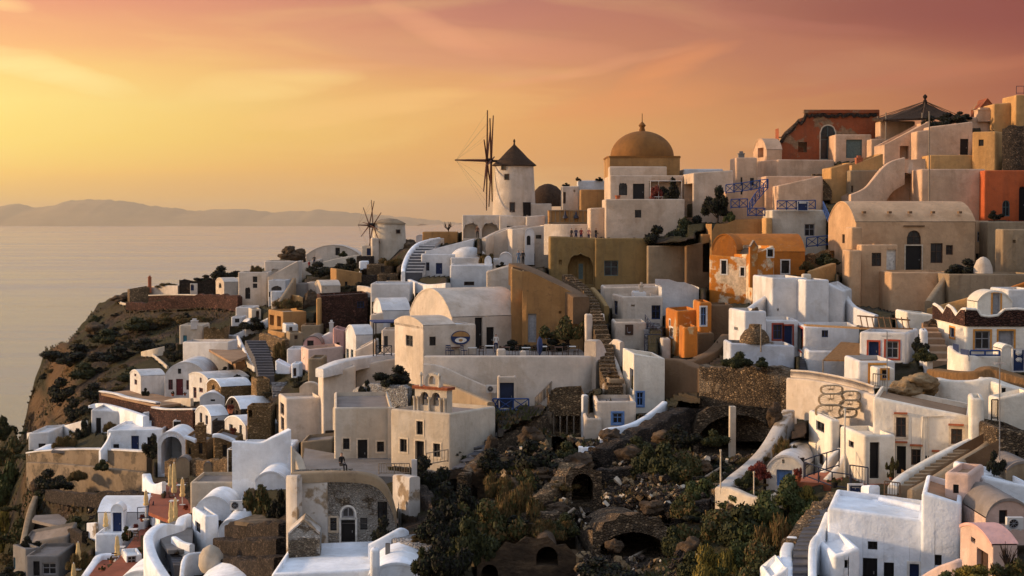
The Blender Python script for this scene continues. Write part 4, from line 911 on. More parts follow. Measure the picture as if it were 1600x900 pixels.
# restaurant terraces
B('white house with blue door in an arched porch', 153, 226, 801, 834, d=153, dep=6, m='coollit', roof='vL', apex=776, ops='F d 176 800 190 833 b')
B('rounded white door hood on the blue-door porch', 173, 193, 800, 834, d=151.6, dep=1.4, m='coollit', roof='vF', apex=788, ops='F d 176 801 190 833.5 b', name='porch', cat='porch')
B('white block carrying the blue-door terrace', 148, 192, 834, 872, d=149, dep=6, m='coollit')
WL('white trough parapet running to the bottom left edge', [(132,900,912,140),(146,880,895,142),(158,866,880,144),(188,866,880,144)], 'coollit', t=.7)
SL('', [(186,872),(230,812),(262,795),(300,800),(262,850),(225,905),(150,905)], m='redtile', z=zat(850,146))
SL('', [(232,800),(238,755),(300,752),(300,802),(262,812)], m='redtile', z=zat(785,152.5))
WL('curved white parapet sweeping down from the tunnel', [(229,740,760),(233,758,778),(236,775,790),(248,790,805),(258,806,820)], 'coollit', t=.9)
WL('white wall top beside the upper dining terrace', [(230,744,770,160),(240,756,775,158),(256,752,765,157)], 'coollit', t=.5)
WL('big rounded white terrace bastion', [(296,803,830,138),(285,808,840,137.5),(278,820,850,136),(255,818,880,134),(238,828,900,132),(232,842,905,130),(240,870,915,127),(262,905,935,124)], 'coollit', t=.8, sink=3, sm=6)
SL('', [(240,826),(290,808),(302,815),(300,858),(262,860)], m='grey', z=zat(835,134.5))
ST('dark slate steps inside the white bastion', [(272,888,290,884),(258,850,276,848)], 10, 'slate', dd=[126,133])
WL('white inner stair parapet of the bastion', [(272,838,850,131),(285,846,862,129),(300,850,880,128)], 'coollit', t=.5)
B('small white hutch with square grey window at the bottom', 197, 222, 868, 905, d=138, lx=190, dep=3, m='coollit', ops='F w 199 869 213 884 e')
B('white rounded roof lump at the bottom edge', 180, 262, 914, 930, d=130, dep=6, m='coollit', roof='vF', apex=892)
SL('', [(135,905),(160,872),(188,872),(160,905)], m='redtile', z=zat(885,141))
for i,(x,a_,b_,pb) in enumerate([(228,767,790,812),(165,801,823,832),(183,838,868,877),(272,724,770,778),(285,748,776,790),(267,785,817,838),(274,779,815,822),(122,848,876,890),(115,881,908,918),(266,728,760,772)]):
    umbrella(['closed tan parasol by the railing right of the blue door','closed tan parasol at the left corner of the blue-door terrace','closed tan parasol on the lowest red terrace','tall closed tan parasol nearest the tunnel arch','closed tan parasol right of the tunnel terrace','closed tan parasol over the rounded bastion, front one','closed tan parasol over the rounded bastion, rear one','closed tan parasol on the dark slope below the mosaic','closed tan parasol cut by the bottom edge of the slope','short closed parasol behind the tall one by the tunnel'][i], x, a_, b_, pole_bot=pb)
railing('thin railing beside the red dining terrace', [(215,812),(238,810),(240,802)], 1.1, 'darkiron', x=False, d=151)
for i,(x,y,k) in enumerate([(217,790,'red'),(222,815,'red'),(212,830,'red'),(200,838,'mid'),(174,880,'mid'),(160,895,'mid'),(243,790,'red'),(238,775,'red'),(290,800,'red')]):
    POT(['rust-red flowers at the terrace rail','trailing rust planter on the red terrace edge','rust flower pot beside the white pedestal','green pot plant beside the blue-door block','leafy pot at the white trough','leafy pot at the bottom trough end','rust planter on the upper dining terrace','rust planter by the curved parapet','red planter next to the bastion'][i], x, y, 7, None, k, 2.2)
BU('dense dark green bush at the blue-door terrace', 200, 842, 22, 18, 'dark', d=148)
for i,(x,y) in enumerate([(208,840),(188,868),(262,768),(252,778),(272,795),(283,770)]): table_set(['round-legged small table beside the green bush','small table on the lowest red terrace','small table under the tall parasol','small table against the upper white parapet','small table on the red terrace before the bastion','small table at the right of the upper terrace'][i], x, y, D(x,y)-1)
for i,(x,y) in enumerate([(212,846),(246,768),(268,782),(180,880),(290,762),(271,829)]): chair(['brown chair beside the green bush','dark chair near the curved parapet','dark chair between the tall parasols','dark chair on the lowest red terrace','dark chair under the stone house wall','black chair on the grey bastion floor'][i], x, y, D(x,y)-1.2, i, 'fr_n')
# ================================================= the middle: taverna, chapel, mill, church
B('cream house with shuttered slit openings on its lit corner', 447, 504, 623, 690, d=160, lx=435, dep=5, m='warmlit', tb=621, ops='L w 438 630 444 648 n;L w 439 652 444 672 n')
B('small cream arched wall end above the slit-window house', 468, 500, 606, 622, d=166, dep=1, m='cream', roof='vF', apex=598, name='garden_wall', cat='wall')
B('large pale house with sloping white roof above the chapel', 504, 556, 588, 672, d=158, lx=497, dep=6, m='warmlit', tb=571, rm='white')
B('pale wing stepping back beside the sloping white roof', 555, 620, 571, 632, d=162, dep=6, m='warmlit', tb=560, rm='white')
WL('broad whitewashed roof slope edge', [(499,576,583,157.5),(530,564,576,159),(575,556,566,163),(618,552,562,165)], 'white', t=1.5, sink=.4)
B('tan cube wall below the sloping roof house', 470, 520, 690, 722, d=150, dep=5, m='tan', tb=686)
WL('whitewashed rubble retaining wall behind the chapel roof', [(557,606,634,152),(580,598,634,150),(610,600,634,149),(640,606,634,148)], 'whitestone', t=.8, sink=2)
BU('flat dark bush spilling over the whitewashed rubble', 620, 600, 48, 22, 'black', d=150)
tree('small windswept dark tree behind the chapel roof', 572, 628, 22, 28, 'black', d=150)
# taverna
B('cream taverna house with rounded gable and two small windows', 661, 744, 508, 604, d=152, lx=616, dep=7.5, m='warmlit', roof='flat', ops='F w 671 526 681 540 k;L w 634 524 645 541 k', key='tav', sink=4)
h = HS['tav']
gp = MB()
for off in (0, .5):
    pass
W_ = h['dep']; us = [W_*.5*(1-math.cos(math.pi*k/20)) for k in range(21)]; rise = zat(497, h['A'].y)-h['zt']; g = arcf(W_, rise)
for a, b_ in zip(us, us[1:]):
    pa, pb = h['C']-h['el']*a, h['C']-h['el']*b_; E = h['er']*3.2
    t0 = lambda p, u: Vector((p.x, p.y, h['zt']+g(u)))
    gp.q([Vector((pa.x,pa.y,h['zt']-.4)), Vector((pb.x,pb.y,h['zt']-.4)), t0(pb,b_), t0(pa,a)])
    gp.q([t0(pa,a), t0(pb,b_), t0(pb,b_)+E, t0(pa,a)+E]); gp.q([Vector((pb.x,pb.y,h['zt']-.4))+E, Vector((pa.x,pa.y,h['zt']-.4))+E, t0(pa,a)+E, t0(pb,b_)+E])
link('rounded_gable', gp, 'warmlit', parent=h['root'], smooth=50)
B('low grey-white vault on the taverna roof', 662, 700, 514, 530, d=154.5, dep=4, m='white', roof='vF', apex=503); B('second grey-white roof vault beside the sign wall', 696, 741, 516, 532, d=155, dep=4, m='white', roof='vF', apex=508)
# taverna sign : oval board, ochre upper half, blue rim, pale plate below
sg = h['f']['F']; u0, _ = sg.hit(719, 527); zc = zat(527.5, sg.at(u0,0).y); rw, rh = 16/F_*152.5, 11/F_*152.5
sr = empty('sign', sg.at(u0, zc-rh, .12), 'oval painted taverna sign with ochre top and blue border', 'sign')
def oval(w, h_, o, dz=0, k=24, a0=0, a1=2*math.pi): return [sg.at(u0+math.cos(a0+(a1-a0)*i/k)*w, zc+dz+math.sin(a0+(a1-a0)*i/k)*h_, o) for i in range(k)]
mb = MB(); f_ = oval(rw, rh, .14); b2 = oval(rw, rh, .03); mb.q(f_); [mb.q([b2[i], b2[(i+1)%24], f_[(i+1)%24], f_[i]]) for i in range(24)]; link('board', mb, 'fr_b', parent=sr)
mb = MB(); mb.q(oval(rw*.93, rh*.85, .155, rh*.05, 24, .08, math.pi-.08)); link('banner', mb, 'ochre', parent=sr)
mb = MB(); mb.q(oval(rw*.62, rh*.38, .16, -rh*.36)); link('plate', mb, 'fr_w', parent=sr)
mb = MB(); mb.q(oval(rw*.22, rh*.2, .17, -rh*.36)); link('motif', mb, 'sun', parent=sr)
B('large whitewashed barrel-vaulted house behind the taverna', 706, 818, 496, 562, d=163, lx=640, dep=9.5, m='warmlit', roof='vL', apex=451, ops='F d 742 490 754 545 k;F d 760 511 772 548 k', sink=3)
B('ochre plastered house with sloping wall head and blue-grey door', 816, 912, 455, 556, d=163, dep=7, m='ochre', ops='F d 825 490 838 535 e;F w 850 513 859 530 e;F h 873 486 877 490 k', rm='brown', jag=[(816,424),(826,424),(840,430),(860,440),(880,449),(898,460),(908,472),(912,485)], key='och')
B('ochre gable end joining the vault and the stair wall', 798, 820, 419, 500, d=166, dep=6, m='ochre', tb=424)
WL('rough tan coping path over the ochre house', [(805,411,422,172),(830,421,435,170),(860,436,450,167),(890,452,466,164),(908,464,482,162)], 'brown', t=1.8, sink=1.5)
tree('leafy dark tree at the right end of the taverna terrace', 886, 548, 46, 58, 'mid', d=157)
BU('dark plants along the taverna wall', 862, 552, 50, 18, 'black', d=158); BU('dark creeper by the vault doorway', 800, 552, 40, 16, 'black', d=159); BU('dark plants under the ochre house window', 838, 553, 30, 12, 'dark', d=158)
SL('', [(665,556),(922,556),(905,545),(700,545)], m='greyroof', z=zat(557.5,151))
WL('great curved white retaining wall under the taverna terrace', [(664,556,600,144.5),(703,556,612,144.2),(770,556,630,144),(850,556,632,144),(905,556,618,144.5),(924,556,608,146)], 'warmlit', t=1.0, sink=5)
WL('swelling white pier at the right end of the terrace wall', [(922,533,610,145),(930,531,604,146),(938,548,606,147.5),(944,575,600,149)], 'warmlit', t=1.1, sink=4)
B('white gate pillar above the central steps', 915, 926, 491, 545, d=155, dep=1.2, lx=913, m='warmlit', name='pillar', cat='pillar')
WL('pale lower wall sloping toward the chapel', [(662,568,615,142.6),(690,572,628,142.4),(730,590,636,142.2),(768,606,640,142)], 'warmlit', t=.35, sink=3)
B('blue timber door set in the great white wall', 777, 807, 588, 640, d=140.8, dep=1.3, m='warmlit', ops='F d 781 598 803 638 y;F w 789 581 801 591 k', name='door_bay', cat='doorway')
SL('', [(767,640),(828,638),(838,648),(780,655)], m='paving', z=zat(642,137.5), th=2)
railing('dark blue railing in front of the timber door', [(770,643),(778,643),(826,643)], 1.05, 'blueiron', d=137.6)
railing('thin iron stair rail along the white wall', [(836,640),(850,626),(864,612)], 1.0, 'greywood', x=False, bars=True, dlist=[138,141,144])
acunit('cream air conditioner left of the timber door', 768, 614, 16, 141.5)
for i,(x,y) in enumerate([(712,555),(738,556),(765,553),(790,555),(822,556),(848,554),(873,555),(893,554)]): table_set(['cloth-covered table next to the painted sign','pale table before the tall vault door','white table between the dark doors','white-topped table in the middle of the terrace','table left of the folded blue parasol','table right of the folded blue parasol','table near the tree trunk','table at the terrace end by the pier'][i], x, y, 153, 'cloth_whitec' if i % 3 else 'cloth_brownc')
for i,(x,y) in enumerate([(700,555),(705,555),(725,555),(752,556),(778,556),(805,556),(835,556),(860,556),(866,555),(884,556),(900,556)]): chair(['blue chair closest to the painted sign','second blue chair under the painted sign','blue chair left of the tall door','dark chair before the narrow door','dark chair behind the white wall post','dark chair in the middle of the terrace','dark chair by the folded blue parasol','brown chair beneath the tree, left','brown chair beneath the tree, middle','brown chair beneath the tree, right','last brown chair by the pier'][i], x, y, 152.2, i*1.1, 'fr_b' if i < 3 else 'fr_n')
B('short white post on the terrace edge, mid-terrace', 813, 822, 548, 558, d=148, dep=.6, m='warmlit', name='pillar', cat='pillar'); B('short wide white post on the terrace edge near the doors', 776, 790, 545, 558, d=148, dep=.6, m='warmlit', name='pillar', cat='pillar')
mb = MB(); c_ = P(843,556,151); mb.lathe(c_, [(.04,0),(.22,.4),(.28,1.0),(.2,1.5),(.03,1.75)], 12, j=.1); tag(link('folded_parasol', mb, 'bluecloth', loc=c_, smooth=50), 'folded dark blue parasol on the taverna terrace', 'parasol')
person('person in pale shirt standing by the narrow taverna door', 775, 551, 'stand', 'whitec', 'navy', d=155)
# balcony with blue pergola
B('white house under the blue pergola with lit gable', 556, 584, 524, 572, d=178, lx=540, dep=5, m='white', roof='vL', apex=508, ops='L w 541 545 545 560 g;L w 548 546 552 560 g')
B('white curved-roof annex left of the balcony', 554, 586, 548, 575, d=172, dep=5, m='warmlit', tb=533, rm='white')
B('white balcony block under the blue pergola', 587, 618, 556, 572, d=165, dep=5, m='warmlit')
rp = empty('pergola', P(606,555,163), 'dark blue flat pergola roof over the balcony', 'pergola'); mb = MB(); c_ = P(606,502,164); mb.abox(c_, 3.2, 3.6, .12, .2); link('canopy', mb, 'bluecloth', parent=rp)
for dx, dy in ((-1.3,-1.6),(1.3,-1.2),(-1.3,1.5),(1.3,1.6)): mb = MB(); mb.tube([(c_.x+dx, c_.y+dy, c_.z-3.3), (c_.x+dx, c_.y+dy, c_.z)], .06, 5); link('post', mb, 'fr_k', parent=rp)
railing('iron lattice balcony railing under the pergola', [(588,556),(612,556)], 1.0, 'darkiron', d=162.6, step=.8)
B('narrow white room behind the balcony', 596, 622, 515, 560, d=170, dep=4, m='warmlit', ops='F w 600 525 606 542 k')
B('long lavender-white box house above the balcony', 579, 640, 443, 470, d=198, dep=7, m='white')
B('white vaulted house with arched lit gable under the lavender box', 597, 641, 486, 500, d=184, lx=583, dep=6, m='white', roof='vL', apex=466, ops='L w 583 488 586 493 k')
B('white stair house right of the dark stone barn', 578, 600, 492, 520, d=184, dep=5, m='warmlit', tb=488, ops='F w 581 490 584 494 k')
# chapel
B('cream chapel wing with three dark openings', 522, 614, 637, 728, d=131, yaw=6, dep=12, m='cream', rm='greyroof', par=.35, ops='F w 536 685 546 702 k/c;F d 559 687 574 727 k/c;F w 589 690 600 706 k/c', name='chapel', cat='chapel', key='ch1')
B('cream chapel front with tall side wall and four dark openings', 610, 704, 646, 736, d=124, rx=775, yaw=-34, dep=14, m='cream', rm='greyroof', par=.3, ops='F w 625 686 636 706 k/c;F d 649 689 663 731 k/c;F w 677 693 688 714 k/c;F w 651 658 661 679 k/c', name='chapel', cat='chapel', key='ch2')
h = HS['ch2']; F2 = h['f']['F']
pl = MB(); e_ = HS['ch1']; q = e_['B']
pl.box((q.x-.1, q.y-.15, (q.z+e_['z0'])/2), (.28,0,0), (0,.3,0), UP*(q.z-e_['z0'])/2); link('pilaster', pl, 'cream', parent=h['root'])
# bell tower
bt = empty('bell_tower', F2.at(F2.hit(660,640)[0], zat(646,124), -.8), 'cream double-arched bell gable on the chapel roof', 'bell tower')
ua, _ = F2.hit(637, 625); ub, _ = F2.hit(687, 625); zb_ = h['zt']-.3; dB = F2.at((ua+ub)/2, 0).y+.7
z1 = zat(607, dB); zt_ = zat(583, dB)
class _f(Face): pass
o0 = F2.n*-.9
A_ = F2.at(ua,0)+o0; B_ = F2.at(ub,0)+o0; Wb = (B_-A_).length
ff = Face(A_, B_, zb_, lambda u: z1); bk = Face(B_-F2.n*.7, A_-F2.n*.7, zb_, lambda u: z1)
zs0, zs1 = zat(634,dB), zat(613,dB)
for fx in (ff, bk):
    for c0 in (.30,.66): fx.ops.append(dict(u0=Wb*c0-.42, u1=Wb*c0+.42, v0=zs0, v1=zs1, arch=True, rec=.36, deep=False, kind='A'))
mb = MB(); ff.build(mb); bk.build(mb)
mb.q([ff.at(0,zb_,-.7), ff.at(0,zb_), ff.at(0,z1), ff.at(0,z1,-.7)]); mb.q([ff.at(Wb,zb_), ff.at(Wb,zb_,-.7), ff.at(Wb,z1,-.7), ff.at(Wb,z1)]); mb.q([ff.at(0,z1), ff.at(Wb,z1), ff.at(Wb,z1,-.7), ff.at(0,z1,-.7)])
link('lower_arcade', mb, 'cream', parent=bt, smooth=40)
mb = MB()
for zz in (z1+.06, zs1-(zs1-zs0)*.05+.35): mb.box(ff.at(Wb/2, zz, -.35), ff.e*(Wb/2+.16), ff.n*.5, UP*.08)
link('cornice', mb, 'terracotta', parent=bt)
w1, w2 = Wb*.30, Wb*.74; f3 = Face(ff.at(w1,0,-.1), ff.at(w2,0,-.1), z1+.14, lambda u: zt_-.55+arcf(w2-w1, .55)(u), [ (w2-w1)*k/12 for k in range(13)])
f4 = Face(f3.at(w2-w1,0,-.5), f3.at(0,0,-.5), z1+.14, lambda u: zt_-.55+arcf(w2-w1, .55)(u), [ (w2-w1)*k/12 for k in range(13)])
for fx in (f3, f4): fx.ops.append(dict(u0=(w2-w1)*.28, u1=(w2-w1)*.72, v0=z1+.3, v1=zt_-.22, arch=True, rec=.26, deep=False, kind='A'))
mb = MB(); f3.build(mb); f4.build(mb)
for k in range(12):
    a, b_ = (w2-w1)*k/12, (w2-w1)*(k+1)/12; mb.q([f3.at(a,f3.tf(a)), f3.at(b_,f3.tf(b_)), f3.at(b_,f3.tf(b_),-.5), f3.at(a,f3.tf(a),-.5)])
mb.q([f3.at(0,z1,-.5), f3.at(0,z1), f3.at(0,f3.tf(0)), f3.at(0,f3.tf(0),-.5)]); mb.q([f3.at(w2-w1,z1), f3.at(w2-w1,z1,-.5), f3.at(w2-w1,f3.tf(w2-w1),-.5), f3.at(w2-w1,f3.tf(w2-w1))])
link('upper_arch', mb, 'cream', parent=bt, smooth=40)
for c0 in (.30,.66): mb = MB(); q = ff.at(Wb*c0, zs0+.45, -.35); mb.lathe(q, [(.24,0),(.2,.1),(.14,.35),(.05,.45),(.02,.5)], 12); mb.tube([q+UP*.45, q+UP*.8], .02, 4); link('bell', mb, 'darkiron', parent=bt, smooth=50)
for c0 in (.02,.13,.48,.83,.97): mb = MB(); q = ff.at(Wb*c0, zb_, .12); mb.lathe(q, [(.16,0),(.16,.15),(.1,.2),(.1,1.1),(.16,1.18),(.16,1.3)], 10); link('column', mb, 'cream', parent=bt, smooth=50)
for c0 in (.22,.80): mb = MB(); q = ff.at(Wb*c0, z1+.14, .1); mb.lathe(q, [(.14,0),(.14,.12),(.08,.18),(.08,.75),(.14,.82),(.14,.92),(.03,1.1)], 10); link('column', mb, 'cream', parent=bt, smooth=50)
WL('curved tan inner parapet round the chapel roof', [(690,598,640,141),(712,604,636,138.5),(740,616,636,135),(767,628,645,131)], 'tan', t=.6, sink=2)
WL('cream parapet along the back of the chapel wing roof', [(522,636,650,141),(545,632,648,142),(566,629,645,143)], 'cream', t=.4)
SL('', [(470,742),(640,745),(720,722),(700,700),(520,708),(476,700)], m='grey', z=zat(727,127.5), th=.6)
WL('low cream forecourt wall left of the chapel', [(455,697,742,118),(466,712,744,118),(474,740,750,117)], 'cream', t=.6)
person('dark-clothed person sitting on the forecourt wall with head bowed', 532, 738, 'sit', 'black', 'black', d=108.2, rz=.9)
railing('pale iron fence at the chapel steps, left stretch', [(592,741),(640,741)], .75, 'greywood', x=False, bars=True, d=115.5)
railing('pale iron fence before the chapel door, right stretch', [(666,728),(700,722)], .9, 'greywood', x=False, bars=True, d=119)
B('white gate post right of the forecourt', 643, 651, 719, 745, d=115, dep=.5, m='white', name='pillar', cat='pillar')
# ruined facade
B('ruined vaulted house front with peeling plaster and arched door', 456, 622, 790, 848, d=108, yaw=2, dep=2, m='ruinface', ops='F W 534 792 554 809 e/w;F d 533 812 555 847 k/w;F w 516 809 526 829 k/c;F w 563 809 574 828 k;F w 590 784 605 816 k', rm='tan', jag=[(456,741),(530,739),(560,739),(580,741),(595,750),(606,764),(614,782),(619,806),(622,848)], name='ruined_house', cat='ruin', key='ruin')
WL('tan arched rim over the ruined house front', [(456,738,744,107.6),(520,736,742,107.6),(566,738,744,107.6),(588,744,750,107.6),(602,756,764,107.6),(612,776,784,107.6),(619,800,810,107.6)], 'tan', t=.9, sink=.4)
WL('peeling white buttress at the left of the ruined front', [(453,742,815,107),(460,742,815,106.6),(468,742,818,106.4)], 'worn', t=.6, sink=3)
WL('peeling whitewashed left half of the ruined house front', [(470,745,846,107.4),(490,744,846,107.35),(512,746,840,107.3)], 'worn', t=.25, sink=.5, sm=1)
B('weathered plaster pedestal with gabled top before the ruin', 450, 500, 834, 866, d=104, dep=2, m='ruinface', roof='gF', apex=812, rm='worn', yaw=4)
WL('whitewashed end wall beside the ruined house', [(622,741,790,112),(634,742,800,111),(648,745,805,110)], 'worn', t=.8, sink=3)
BU('dark thistles before the ruined door', 600, 850, 40, 34, 'black', d=104)
B('bright bluish white flat roof house at the bottom', 424, 582, 896, 925, d=98, dep=9, m='coollit', tb=890, key='bw')
B('bluish white low vault rising to the right at the bottom', 575, 665, 900, 925, d=96, dep=6, m='coollit', roof='vF', apex=880)
WL('white sloping parapet behind the bottom vault', [(576,850,870,103),(600,838,860,103),(625,825,850,103.5),(634,828,860,104)], 'coollit', t=.45, sink=2)
B('small white chimney with rusty cap on the bottom roof', 578, 592, 858, 880, d=95, dep=.8, m='coollit', name='chimney_stack', cat='chimney')
B('grey box vent on the bottom white parapet', 602, 609, 850, 866, d=99, dep=.3, m='grey', name='vent_box', cat='vent')
WL('whitewashed rubble bank at the bottom', [(632,838,868,104),(655,848,874,102),(690,858,880,101),(704,866,884,100)], 'whitestone', t=2.2, sink=3)
BU('spiky dark palm scrub at the bottom by the white roof', 688, 905, 70, 56, 'black', d=92); BU('dark agave left of the rubble bank', 664, 895, 34, 36, 'dark', d=93)
# paved diagonal path and ruined thatch
ST('broad slate-paved ramp steps behind the chapel', [(706,735,722,742),(740,706,765,712),(790,672,822,676),(832,648,850,650)], 9, 'slate', dd=[121,126,131,136], nose='paving')
WL('tan rubble parapet climbing beside the slate ramp', [(722,742,752,118),(740,722,736,121),(765,700,716,125),(792,682,700,128),(822,664,684,131),(850,646,668,135),(872,632,650,138)], 'mixstone', t=.8, sink=4)
boulder('pale rounded rock at the bend of the slate ramp', 768, 702, 18, 22, d=122, seed=31)
B('rough stone shelter with timber-posted dark opening', 858, 914, 619, 682, d=136, dep=7, m='tanstone', rm='brown', jag=[(858,628),(868,620),(880,617),(900,617),(914,616)], ops='F O 862 650 913 676 k', name='stone_shelter', cat='shelter', key='shel')
h = HS['shel']
for k in range(5): mb = MB(); q = h['A'].lerp(h['B'], .12+.19*k); mb.tube([(q.x,q.y-.1,zat(678,136)), (q.x,q.y-.1,zat(650,136))], .07, 5); link('post', mb, 'greywood', parent=h['root'])
mb = MB(); q = [P(860,682,131), P(936,684,129), P(942,692,127), P(916,697,126)]; mb.q(q); mb.q([p-UP*.12 for p in q][::-1]); [mb.q([q[k]-UP*.12, q[(k+1)%4]-UP*.12, q[(k+1)%4], q[k]]) for k in range(4)]
tag(link('tarpaulin_roof', mb, 'plank', loc=q[0]), 'sloping tan board roof below the stone shelter', 'board roof')
B('small stone pen under the tan board roof', 868, 902, 697, 716, d=125, dep=2.5, m='tanstone', rm='brown', name='stone_pen', cat='pen')
WL('white stair wall edge right of the shelter', [(913,616,680,134),(916,618,684,133.5)], 'white', t=.5, sink=2)
ST('weathered stone steps between shelter and blue-window box', [(915,660,930,660),(916,622,930,622)], 7, 'tanstone', dd=[133,137])
# domed house group
B('white house with three blue openings below the great stair', 658, 712, 397, 432, d=222, dep=8, m='white', tb=397, ops='F w 663 410 671 423 b;F d 681 411 691 428 b;F d 703 406 709 420 b')
B('sloping lavender roof wing behind the blue openings', 664, 740, 392, 410, d=227, dep=8, m='white', tb=374, rm='white')
hh = B('white house crowned by a shallow plaster dome', 704, 758, 402, 425, d=220, dep=7, m='white', key='dm')
q = (hh['A']+hh['B']+hh['C']+hh['D'])/4; dome(hh['root'], (q.x,q.y), 2.4, hh['zt']-.2, zat(383,q.y)-hh['zt'], 'white', False)
B('big plain white box below the shallow dome', 703, 769, 414, 452, d=205, dep=7, m='white', ops='F w 725 440 741 446 n')
WL('rounded white parapet below the great stair', [(630,428,438),(640,436,450),(665,444,458),(700,442,456)], 'white', t=.6, sink=3)
WL('white block wall under the great stair terrace', [(668,448,470,205),(690,450,475,203),(704,450,478,202)], 'warmlit', t=.6, sink=3)
ST('great white stairway with dark slate treads', [(634,428,660,428),(640,404,668,404),(656,384,682,382),(674,374,694,372)], 15, 'slate', dd=[214,226,236,240], nose='white')
WL('white balustrade sweeping up the great stair', [(630,424,436,213),(631,412,428,219),(640,392,408,228),(656,378,392,235),(686,371,382,240)], 'coollit', t=.5)
B('ochre-topped wall block below the mill arches', 660, 715, 362, 380, d=243, m='ochre', dep=4)
tree('bare twiggy tree behind the ochre wall block', 700, 364, 18, 16, d=246, sparse=True)
B('small white dome-ended hut left of the ochre wall', 650, 662, 371, 382, d=248, m='white', dep=4, roof='vF', apex=367)
B('white arcade with two round arches at the foot of the great windmill', 722, 781, 336, 373, d=236, dep=6, m='warmlit', ops='F A 724 347 749 372 n;F A 753 347 779 371 n', name='arcade', cat='arcade')
B('plain white annex under the great windmill', 780, 826, 336, 366, d=235, dep=6, m='warmlit', tb=338, ops='F w 792 353 802 360 k')
windmill('tall white windmill with dark conical thatched cap and bare spoked wheel', 803.5, 342, 240, 3.15, 2.75, 259, 224, 'warmlit', 'thatch', 177, (764,251), 7.2, 4.9, 12, beam=.30, ops=[(784,257,790,266,'window'),(789,273,795,281,'window'),(797,317,804,331,'window'),(818,317,828,338,'door')])
mb = MB(); c_ = P(856,318,246); mb.lathe(c_, [(3.0,-.4),(2.8,.5),(2.2,1.6),(1.3,2.5),(.5,2.85),(.02,2.9)], 24); tag(link('thatched_hut', mb, 'thatch', loc=c_, smooth=60), 'dark thatched dome roof beside the great windmill', 'thatched hut')
B('low white terrace wall house under the thatched dome', 826, 862, 318, 352, d=238, dep=6, m='warmlit')
B('white parapet house with slit door right of the thatched dome', 878, 905, 291, 330, d=236, dep=5, m='warmlit', ops='F d 880 300 884 318 n;F h 896 297 899 300 k')
B('white flat-roofed block behind the ochre shed', 904, 951, 282, 300, d=240, dep=6, m='white')
BU('roof shrubs on the white parapet house', 884, 291, 12, 4, 'black', d=237); BU('roof shrub left on the flat-roofed block', 903, 282, 8, 4, 'black', d=240); BU('roof shrub right on the flat-roofed block', 936, 282, 12, 4, 'black', d=240)
B('plain ochre shed between the white blocks', 907, 951, 296, 330, d=232, dep=4, m='ochre')
B('ochre house with carved balustrade and two hanging lanterns', 857, 922, 328, 356, d=226, dep=6, m='ochre', par=.1, key='bal')
h = HS['bal']; f_ = h['f']['F']; mb = MB()
for k in range(9): mb.box(f_.at(h['W']*(k+.5)/9, zat(338,226), .06), f_.e*.07, f_.n*.05, UP*.85)
for zz in (329,348): mb.box(f_.at(h['W']/2, zat(zz,226), .08), f_.e*h['W']*.5, f_.n*.07, UP*.08)
link('balustrade', mb, 'tan', parent=h['root'])
for i, x in enumerate((883,900)):
    c_ = f_.at(f_.hit(x,336)[0], zat(341,226), .35); mb = MB(); mb.lathe(c_, [(.02,-.05),(.36,0),(.30,.25),(.16,.5),(.10,.85),(.03,1.0),(.03,1.2)], 10); tag(link('hanging_lantern', mb, 'darkiron', loc=c_, smooth=40), ['black cone lantern hanging left on the ochre balustrade house','black cone lantern hanging right on the ochre balustrade house'][i], 'lantern')
WL('white parapet below the balustrade house', [(852,350,374,218),(880,350,374,216),(922,350,374,216)], 'warmlit', t=.5, sink=2)
B('white house with stepped roofline below the great windmill', 800, 858, 358, 418, d=221, lx=790, dep=7, m='warmlit', tb=352, ops='F w 837 367 846 373 k;F d 823 396 836 416 n;F D 822 366 828 382 k;L w 801 370 805 381 k', sink=3)
B('curved white slope house left of the stepped roofline', 756, 800, 372, 408, d=226, dep=7, m='warmlit', tb=356, rm='white')
B('white arched porch on the stepped house', 820, 835, 366, 384, d=219.5, dep=1.2, m='white', roof='vF', apex=357, ops='F D 823 368 829 383 k', name='porch', cat='porch')
B('square white stub roof beside the great windmill door', 822, 852, 338, 360, d=230, dep=5, m='warmlit', tb=336)
WL('white slope wall climbing from the dome to the mill', [(756,372,386,224),(775,362,380,227),(800,354,372,229),(824,352,368,230)], 'warmlit', t=.6)
B('little white arched niche wall beside the couple', 780, 800, 402, 418, d=212, dep=4, m='white', roof='vF', apex=395); B('small white house with round chimney near the niche', 756, 782, 404, 424, d=215, dep=5, m='white', ops='F w 765 412 771 419 k')
B('tiny white bell-shaped chimney house by the dome', 757, 768, 408, 424, d=211, dep=2, m='coollit', roof='vF', apex=401)
B('white triangular wall end above the big vault', 760, 802, 424, 462, d=184, dep=4, m='warmlit', tb=414)
BU('ochre dry shrub beside the shallow dome', 757, 410, 20, 18, 'dry', d=214); BU('dark shrubs on the little terrace', 785, 420, 16, 8, 'black', d=208)
person('woman in pale blue dress, left one of the couple on the wall path', 810, 415, 'stand', 'bluec', 'bluec', d=192); person('man in black, right one of the couple on the wall path', 817, 415, 'lean', 'black', 'black', d=191.5, rz=.4)
for i,(x,s,k,l) in enumerate([(893,'black','stand','black'),(900,'navy','lean','navy'),(908,'redc','lean','navy'),(920,'pinkc','stand','navy'),(931,'black','lean','navy')]):
    person(l and ['onlooker in black at the left end of the olive terrace','onlooker in navy leaning on the olive terrace','onlooker in red leaning on the olive terrace','onlooker in pink standing tall on the olive terrace','onlooker in black at the right end of the olive terrace'][i], x, 378, k, s, l, d=208.5, rz=i*.5-1, group='onlookers on the olive terrace')
person('figure in brown under the left arch of the arcade', 746, 372, 'stand', 'brownc', 'black', d=233)
